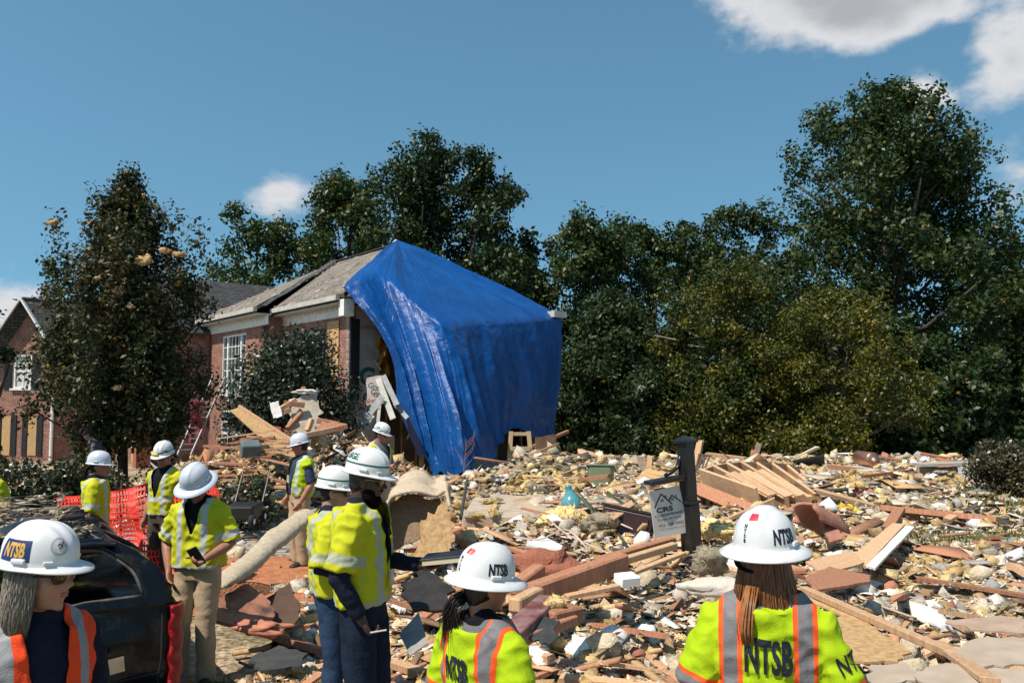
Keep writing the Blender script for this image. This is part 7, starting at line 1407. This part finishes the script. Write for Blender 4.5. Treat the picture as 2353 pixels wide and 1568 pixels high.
# fluffy insulation tufts
sc3 = np.array([1, .85, .6])
def tuft(base, k, nf, L): V, F = fuzz(fluff_verts(base, k, .7, (1, 1, 1), .4), base[1], nf, L, k, .07); return V*sc3, F
tw = [wad(200+k, I1, 5, 60, .42, .05, (1.1, .9, .62)) for k in range(6)]; tw1 = [tuft(I1, k+220, 18, .6) for k in range(6)]
n = 1500; xy = spots(n); sz = g8.lognormal(-3.0, .5, n)*(.55+xy[:, 1]/11); sz = np.clip(sz, .02, .24); stuff('insulation_litter', 'torn tufts of yellow and white insulation strewn over the rubble', tw, on(xy, sz*.25), np.stack([sz]*3, 1)*g8.uniform(.7, 1.3, (n, 3)), rotm(n, .5), pal(n, WOOL, WW), m_wool, smooth=True)
n = 6300; xy = spots(n); sz = g8.lognormal(-3.5, .5, n)*(.6+xy[:, 1]/9); sz = np.clip(sz, .012, .2); stuff('fluff_litter', 'small crumbs of insulation scattered over the ground', tw1, on(xy, sz*.3), np.stack([sz]*3, 1)*g8.uniform(.6, 1.4, (n, 3)), rotm(n, .8), pal(n, WOOL, WW), m_wool, smooth=True)
# flat scraps
tp_ = [plate(k, .55, .05, g8, .08) for k in (4, 4, 5, 5, 6, 7, 4, 5)]
n = 6500; xy = spots(n); sz = np.clip(g8.lognormal(-3.05, .66, n)*(.55+xy[:, 1]/10), .012, .42); stuff('board_litter', 'scraps of board, drywall and roofing strewn over the ground', tp_, on(xy, sz*.25+.01), np.stack([sz, sz*g8.uniform(.4, 1, n), np.clip(sz*.5, .015, .25)], 1), rotm(n, .38), pal(n, FLK, FW), m_litter)
n = 2400; xy = spots(n); L_ = np.clip(g8.lognormal(-2.3, .6, n)*(.5+xy[:, 1]/11), .03, .8); stuff('splinter_litter', 'wood splinters and laths strewn over the ground', [boxt()], on(xy, .03+L_*.05), np.stack([L_, L_*g8.uniform(.03, .12, n), np.clip(L_*.05, .004, .02)], 1), rotm(n, .25), pal(n, [(.58, .38, .21), (.42, .22, .13), (.3, .19, .12), (.6, .52, .42), (.12, .1, .09)], [3, 2.5, 1.5, 1, 1]), m_litter)
flk = [(np.array([(-1, -.7, 0), (1, -.6, .25), (.7, .8, 0), (-.8, .6, .3)]), np.array([(0, 1, 2), (0, 2, 3)])), (np.array([(-1, -.3, .2), (.6, -.9, 0), (1, .5, .3), (-.2, .8, 0)]), np.array([(0, 1, 2), (0, 2, 3)]))]
n = 52000; xy = spots(n); sz = np.clip(g8.lognormal(-4.15, .55, n)*(.6+xy[:, 1]/8), .006, .09); stuff('crumb_litter', 'fine plaster and wood crumbs covering the ground', flk, on(xy, g8.uniform(.008, .05, n)), np.stack([sz]*3, 1), rotm(n, .7), pal(n, FLK+[(.66, .52, .34), (.66, .6, .5)], FW+[5, 2]), m_litter)
ck = [(I1[0]*(1+.45*g8.normal(size=(len(I1[0]), 1)).clip(-1, 1)), I1[1]) for _ in range(5)]
n = 330; xy = spots(n); sz = np.clip(g8.lognormal(-3.0, .45, n)*(.5+xy[:, 1]/11), .02, .22); stuff('paper_litter', 'crumpled white paper and plastic lying in the rubble', ck, on(xy, sz*.3), np.stack([sz, sz, sz*.6], 1), rotm(n, .5), pal(n, [(.82, .82, .82), (.7, .72, .78), (.75, .7, .62)], [4, 1, 1], .1), m_litter)
ik0 = ico(1); rk_ = [(I1[0]*(1+.22*g8.normal(size=(len(I1[0]), 1))), I1[1]) for _ in range(5)]
n = 900; xy = spots(n); sz = np.clip(g8.lognormal(-3.2, .5, n)*(.5+xy[:, 1]/11), .015, .2); stuff('rubble_litter', 'lumps of brick, plaster and stone in the rubble', rk_, on(xy, sz*.2), np.stack([sz, sz*.8, sz*.6], 1), rotm(n, .6), pal(n, [(.38, .17, .11), (.5, .44, .38), (.3, .28, .26), (.62, .56, .48)], [1, 2, 1.4, 2]), m_litter)
# thick litter on the pile, on the car roof and on the broken roof
n = 2100; a = g8.normal(size=(n, 2)); xy = np.stack([-4.3+a[:, 0]*1.5, 15.2+a[:, 1]*1.4], 1); sz = np.clip(g8.lognormal(-2.3, .6, n), .03, .5)
stuff('pile_litter', 'broken boards heaped in the pile before the holly bush', tp_, on(xy, g8.uniform(.0, .18, n)), np.stack([sz, sz*g8.uniform(.15, .7, n), np.clip(sz*.4, .02, .2)], 1), rotm(n, .8), pal(n, [(.5, .3, .16), (.4, .19, .1), (.66, .55, .4), (.28, .16, .09), (.7, .68, .64), (.09, .07, .06), (.3, .28, .26)], [3, 3, 2, 2, 1.3, 1.6, 1]), m_litter)
n = 420; a = g8.normal(size=(n, 2)); xy = np.stack([-4.9+a[:, 0]*1.3, 14.2+a[:, 1]*1.0], 1); sz = np.clip(g8.lognormal(-2.2, .5, n), .03, .3); stuff('pile_insulation', 'insulation tufts in the pile before the holly bush', tw, on(xy, sz*.4), np.stack([sz]*3, 1), rotm(n, .8), pal(n, WOOL, WW), m_wool, smooth=True)
cr_ = Matrix.Translation(car.location) @ Matrix.Rotation(R(34), 4, 'Z')
def on_car(n, y0=.3, y1=2.7, x0=-.8, x1=.5): p_ = [cr_ @ Vector((g8.uniform(x0, x1), g8.uniform(y0, y1), 1.28+g8.uniform(0, .06))) for _ in range(n)]; return np.array([tuple(q) for q in p_])
n = 260; sz = np.clip(g8.lognormal(-3.2, .45, n), .02, .10); stuff('car_litter', 'dirty insulation and boards heaped on the crushed car roof', tw, on_car(n), np.stack([sz*1.4, sz, sz*.7], 1), rotm(n, .4), pal(n, [(.42, .33, .21), (.58, .46, .3), (.3, .24, .17), (.6, .54, .44)], [2, 2, 1.2, 1]), m_wool, smooth=True)
n = 620; sz = np.clip(g8.lognormal(-2.8, .55, n), .03, .26); stuff('car_board_litter', 'grey broken slats on the crushed car roof', tp_+[boxt()], on_car(n), np.stack([sz, sz*g8.uniform(.06, .35, n), sz*.12], 1), rotm(n, .16), pal(n, [(.3, .26, .21), (.18, .15, .12), (.45, .38, .28), (.06, .05, .05)], [2, 2, 1.5, 1.2]), m_litter)
n = 700; t = g8.uniform(.2, 11, n); w_ = g8.uniform(0, 1, n)**1.7*4.1; keep = (w_ < t*.95) & (w_ < (14-t)); t, w_ = t[keep], w_[keep]; n = len(t)
pos = np.array([tuple(H(a_, b_+.0+(JP*(1-b_/RC) if a_ > JT else 0), ZE+(ZR-ZE)*b_/RC+.05)) for a_, b_ in zip(t, w_)]); sz = np.clip(g8.lognormal(-2.7, .5, n), .03, .28)
nr_ = Vector((-E2.x*.52, -E2.y*.52, .86)); Rr = np.array(nr_.to_track_quat('Z', 'X').to_matrix()); stuff('roof_litter', 'splintered boards and insulation lying on the shingled roof', tp_, pos, np.stack([sz, sz*g8.uniform(.3, .8, n), sz*.4], 1), Rr[None] @ rotm(n, .15), pal(n, [(.42, .3, .2), (.55, .45, .34), (.25, .2, .16), (.62, .58, .52)], [3, 2, 2, 1]), m_litter)
# grass
gr = []
for (x0, x1, y0, y1, n) in ((.05, 1.0, 3.9, 4.9, 1700), (4.5, 6.2, 8.6, 9.9, 1500), (-2.4, -1.2, 5.2, 6.2, 900), (-9, -5, 13.0, 16.5, 1500), (.9, 1.6, 3.9, 4.4, 500), (6.5, 8.5, 10.5, 12, 900), (1.6, 2.6, 4.4, 5.6, 500)):
    gr.append(np.stack([g8.uniform(x0, x1, n), g8.uniform(y0, y1, n)], 1))
xy = np.concatenate(gr); n = len(xy); b0 = on(xy); h_ = g8.uniform(.03, .11, n)*(.7+xy[:, 1]/14); a = g8.uniform(0, 6.283, n); w0 = .006+.0009*xy[:, 1]; lean = g8.normal(0, .5, (n, 2))*h_[:, None]
dx = np.stack([np.cos(a)*w0, np.sin(a)*w0, np.zeros(n)], 1); tip = b0+np.concatenate([lean, h_[:, None]], 1); V = np.stack([b0-dx, b0+dx, tip], 1).reshape(-1, 3); F = np.arange(3*n).reshape(n, 3)
o = link('grass', np_mesh('grass', V, F, np.repeat(pal(n, [(.10, .14, .03), (.16, .16, .05), (.25, .2, .09), (.07, .10, .025)], [3, 2, 2, 2]), 3, 0)), m_leaf); tag(o, 'patches of trampled grass showing between the rubble', 'grass', kind='stuff')
# countable larger pieces
def where(x, y):
    px = 1176+x/y*FPX
    zone = 'left of the beige carpet' if px < 900 else 'behind the dark haired woman' if px < 1250 else 'left of the sign post' if px < 1560 else 'around the auburn haired woman' if px < 1860 else 'towards the right edge'
    return ('near, ' if y < 6.5 else 'in the middle distance, ' if y < 11 else 'far back, ')+zone
def pieces(name, label, cat, group, meshes, n, scale, tilt, lift, seed, y0=1060, y1=1560):
    g = random.Random(seed); xy = spots(n, y0, y1, -100, 2450)
    for i in range(n):
        x, y = xy[i]
        me = meshes[i % len(meshes)]; o = bpy.data.objects.new(name, me); COL.objects.link(o); k = g.uniform(*scale)*(.55+y/14)
        o.location = (x, y, G(x, y)+lift*k); o.rotation_euler = (g.gauss(0, tilt), g.gauss(0, tilt), g.uniform(0, 6.283)); o.scale = (k*g.uniform(.7, 1.3), k*g.uniform(.7, 1.3), k); tag(o, label+' '+where(x, y), cat, group)
def withmat(me, m, smooth=False):
    me.materials.append(m)
    if smooth: me.polygons.foreach_set('use_smooth', [True]*len(me.polygons))
    return me
def batt(k): return wad(k, I2, 9, 620, .34, .03)
bat = [withmat(np_mesh('insulation_clump', *batt(300+k)), m_ins, True) for k in range(8)]
wht = [withmat(np_mesh('white_fluff', *batt(330+k)), mat('white_insulation', (.60, .53, .42), (.42, .36, .27), rough=1, spec=.02, scale=9, bump=1, bscale=40, objrand=.12), True) for k in range(5)]
pieces('insulation_clump', 'clump of yellow insulation', 'insulation', 'yellow insulation clumps in the rubble', bat, 150, (.055, .135), .35, .25, 1); pieces('white_fluff', 'clump of whitish insulation', 'insulation', 'white insulation clumps in the rubble', wht, 80, (.05, .12), .3, .2, 2)
def board_me(L, w, h, m, k):
    bm_ = MB(); r_ = random.Random(k); vs = []
    for sx in (-1, 1):
        for sy in (-1, 1):
            for sz_ in (-1, 1): vs.append((sx*L/2+r_.uniform(-.06, .06)*L*.6, sy*w/2, sz_*h/2))
    bm_.add(vs, [(0, 1, 3, 2), (4, 6, 7, 5), (0, 4, 5, 1), (2, 3, 7, 6), (0, 2, 6, 4), (1, 5, 7, 3)]); me = bm_.mesh('broken_board'); me.materials.append(m); return me
def heap(px0, px1, py0, py1, d0, d1, n, seed, sc=(.09, .2)):
    g = random.Random(seed)
    for i in range(n):
        f = g.random(); q = P(g.uniform(px0, px1), py0+(py1-py0)*f, d1+(d0-d1)*f); z = max(G(q.x, q.y)+.03, q.z-.05)
        o = bpy.data.objects.new('insulation_clump', g.choice(bat if g.random() < .8 else wht)); COL.objects.link(o); k = g.uniform(*sc); o.location = (q.x, q.y, min(z, G(q.x, q.y)+.28)); o.rotation_euler = (g.gauss(0, .4), g.gauss(0, .4), g.uniform(0, 6.28)); o.scale = (k*1.2, k, k)
        tag(o, HL[seed], 'insulation', HL[seed]+', heaped')
HL = ['insulation wad in the heap right of the collapsed joists', 'insulation wad in the heap before the red tool chest', 'insulation wad in the heap left of the round shrub', 'insulation wad below the bare sapling', 'insulation wad strewn along the lower right', 'insulation wad in the pile before the holly bush']
heap(1890, 2130, 1085, 1160, 12.2, 15.2, 46, 0, (.10, .2)); heap(1175, 1350, 1085, 1118, 13.2, 15.8, 30, 1, (.1, .19)); heap(2120, 2290, 1075, 1175, 11.8, 14.6, 26, 2, (.08, .17)); heap(1040, 1140, 1090, 1160, 11, 14, 16, 3, (.08, .16)); heap(1950, 2330, 1330, 1500, 4.6, 6.6, 16, 4, (.05, .10)); heap(525, 800, 985, 1130, 12.8, 15.0, 30, 5, (.08, .17))
bds = [board_me(random.uniform(.5, 1.4), random.uniform(.05, .16), random.uniform(.025, .05), random.choice((m_lum, m_lum, m_lum2, m_lum2)), k) for k in range(14)]
pieces('broken_board', 'broken length of lumber', 'lumber', 'broken lumber in the rubble', bds, 125, (.5, 1.15), .16, .09, 3)
def sheet_me(m, k, th=.014, nm='sheet'):
    r_ = np.random.default_rng(k); V, F = plate(int(r_.integers(4, 8)), .5, th, r_, .02); me = np_mesh(nm, V, F); me.materials.append(m); return me
shm = [sheet_me(random.choice((m_osb, m_osb, m_lum, m_lum2)), 400+k) for k in range(9)]; shd = [sheet_me(m_dry, 420+k, .02) for k in range(6)]; sht = [sheet_me(m_tar, 440+k, .012) for k in range(5)]
pieces('board_fragment', 'jagged wood panel fragment', 'board', 'wood panel fragments in the rubble', shm, 120, (.12, .34), .28, .18, 4); pieces('drywall_fragment', 'jagged pale drywall piece', 'drywall', 'drywall fragments in the rubble', shd, 90, (.09, .25), .28, .18, 5); pieces('shingle_fragment', 'black roofing piece', 'roofing', 'roofing fragments in the rubble', sht, 55, (.09, .24), .25, .15, 6)
def crump(k):
    V = fluff_verts(I2, k, .9, (1, .9, .45), .5); me = np_mesh('crumpled_paper', V, I2[1]); me.materials.append(m_paper); return me
pieces('crumpled_paper', 'crumpled white scrap', 'paper', 'crumpled white scraps on the rubble', [crump(500+k) for k in range(6)], 34, (.05, .12), .4, .3, 7)
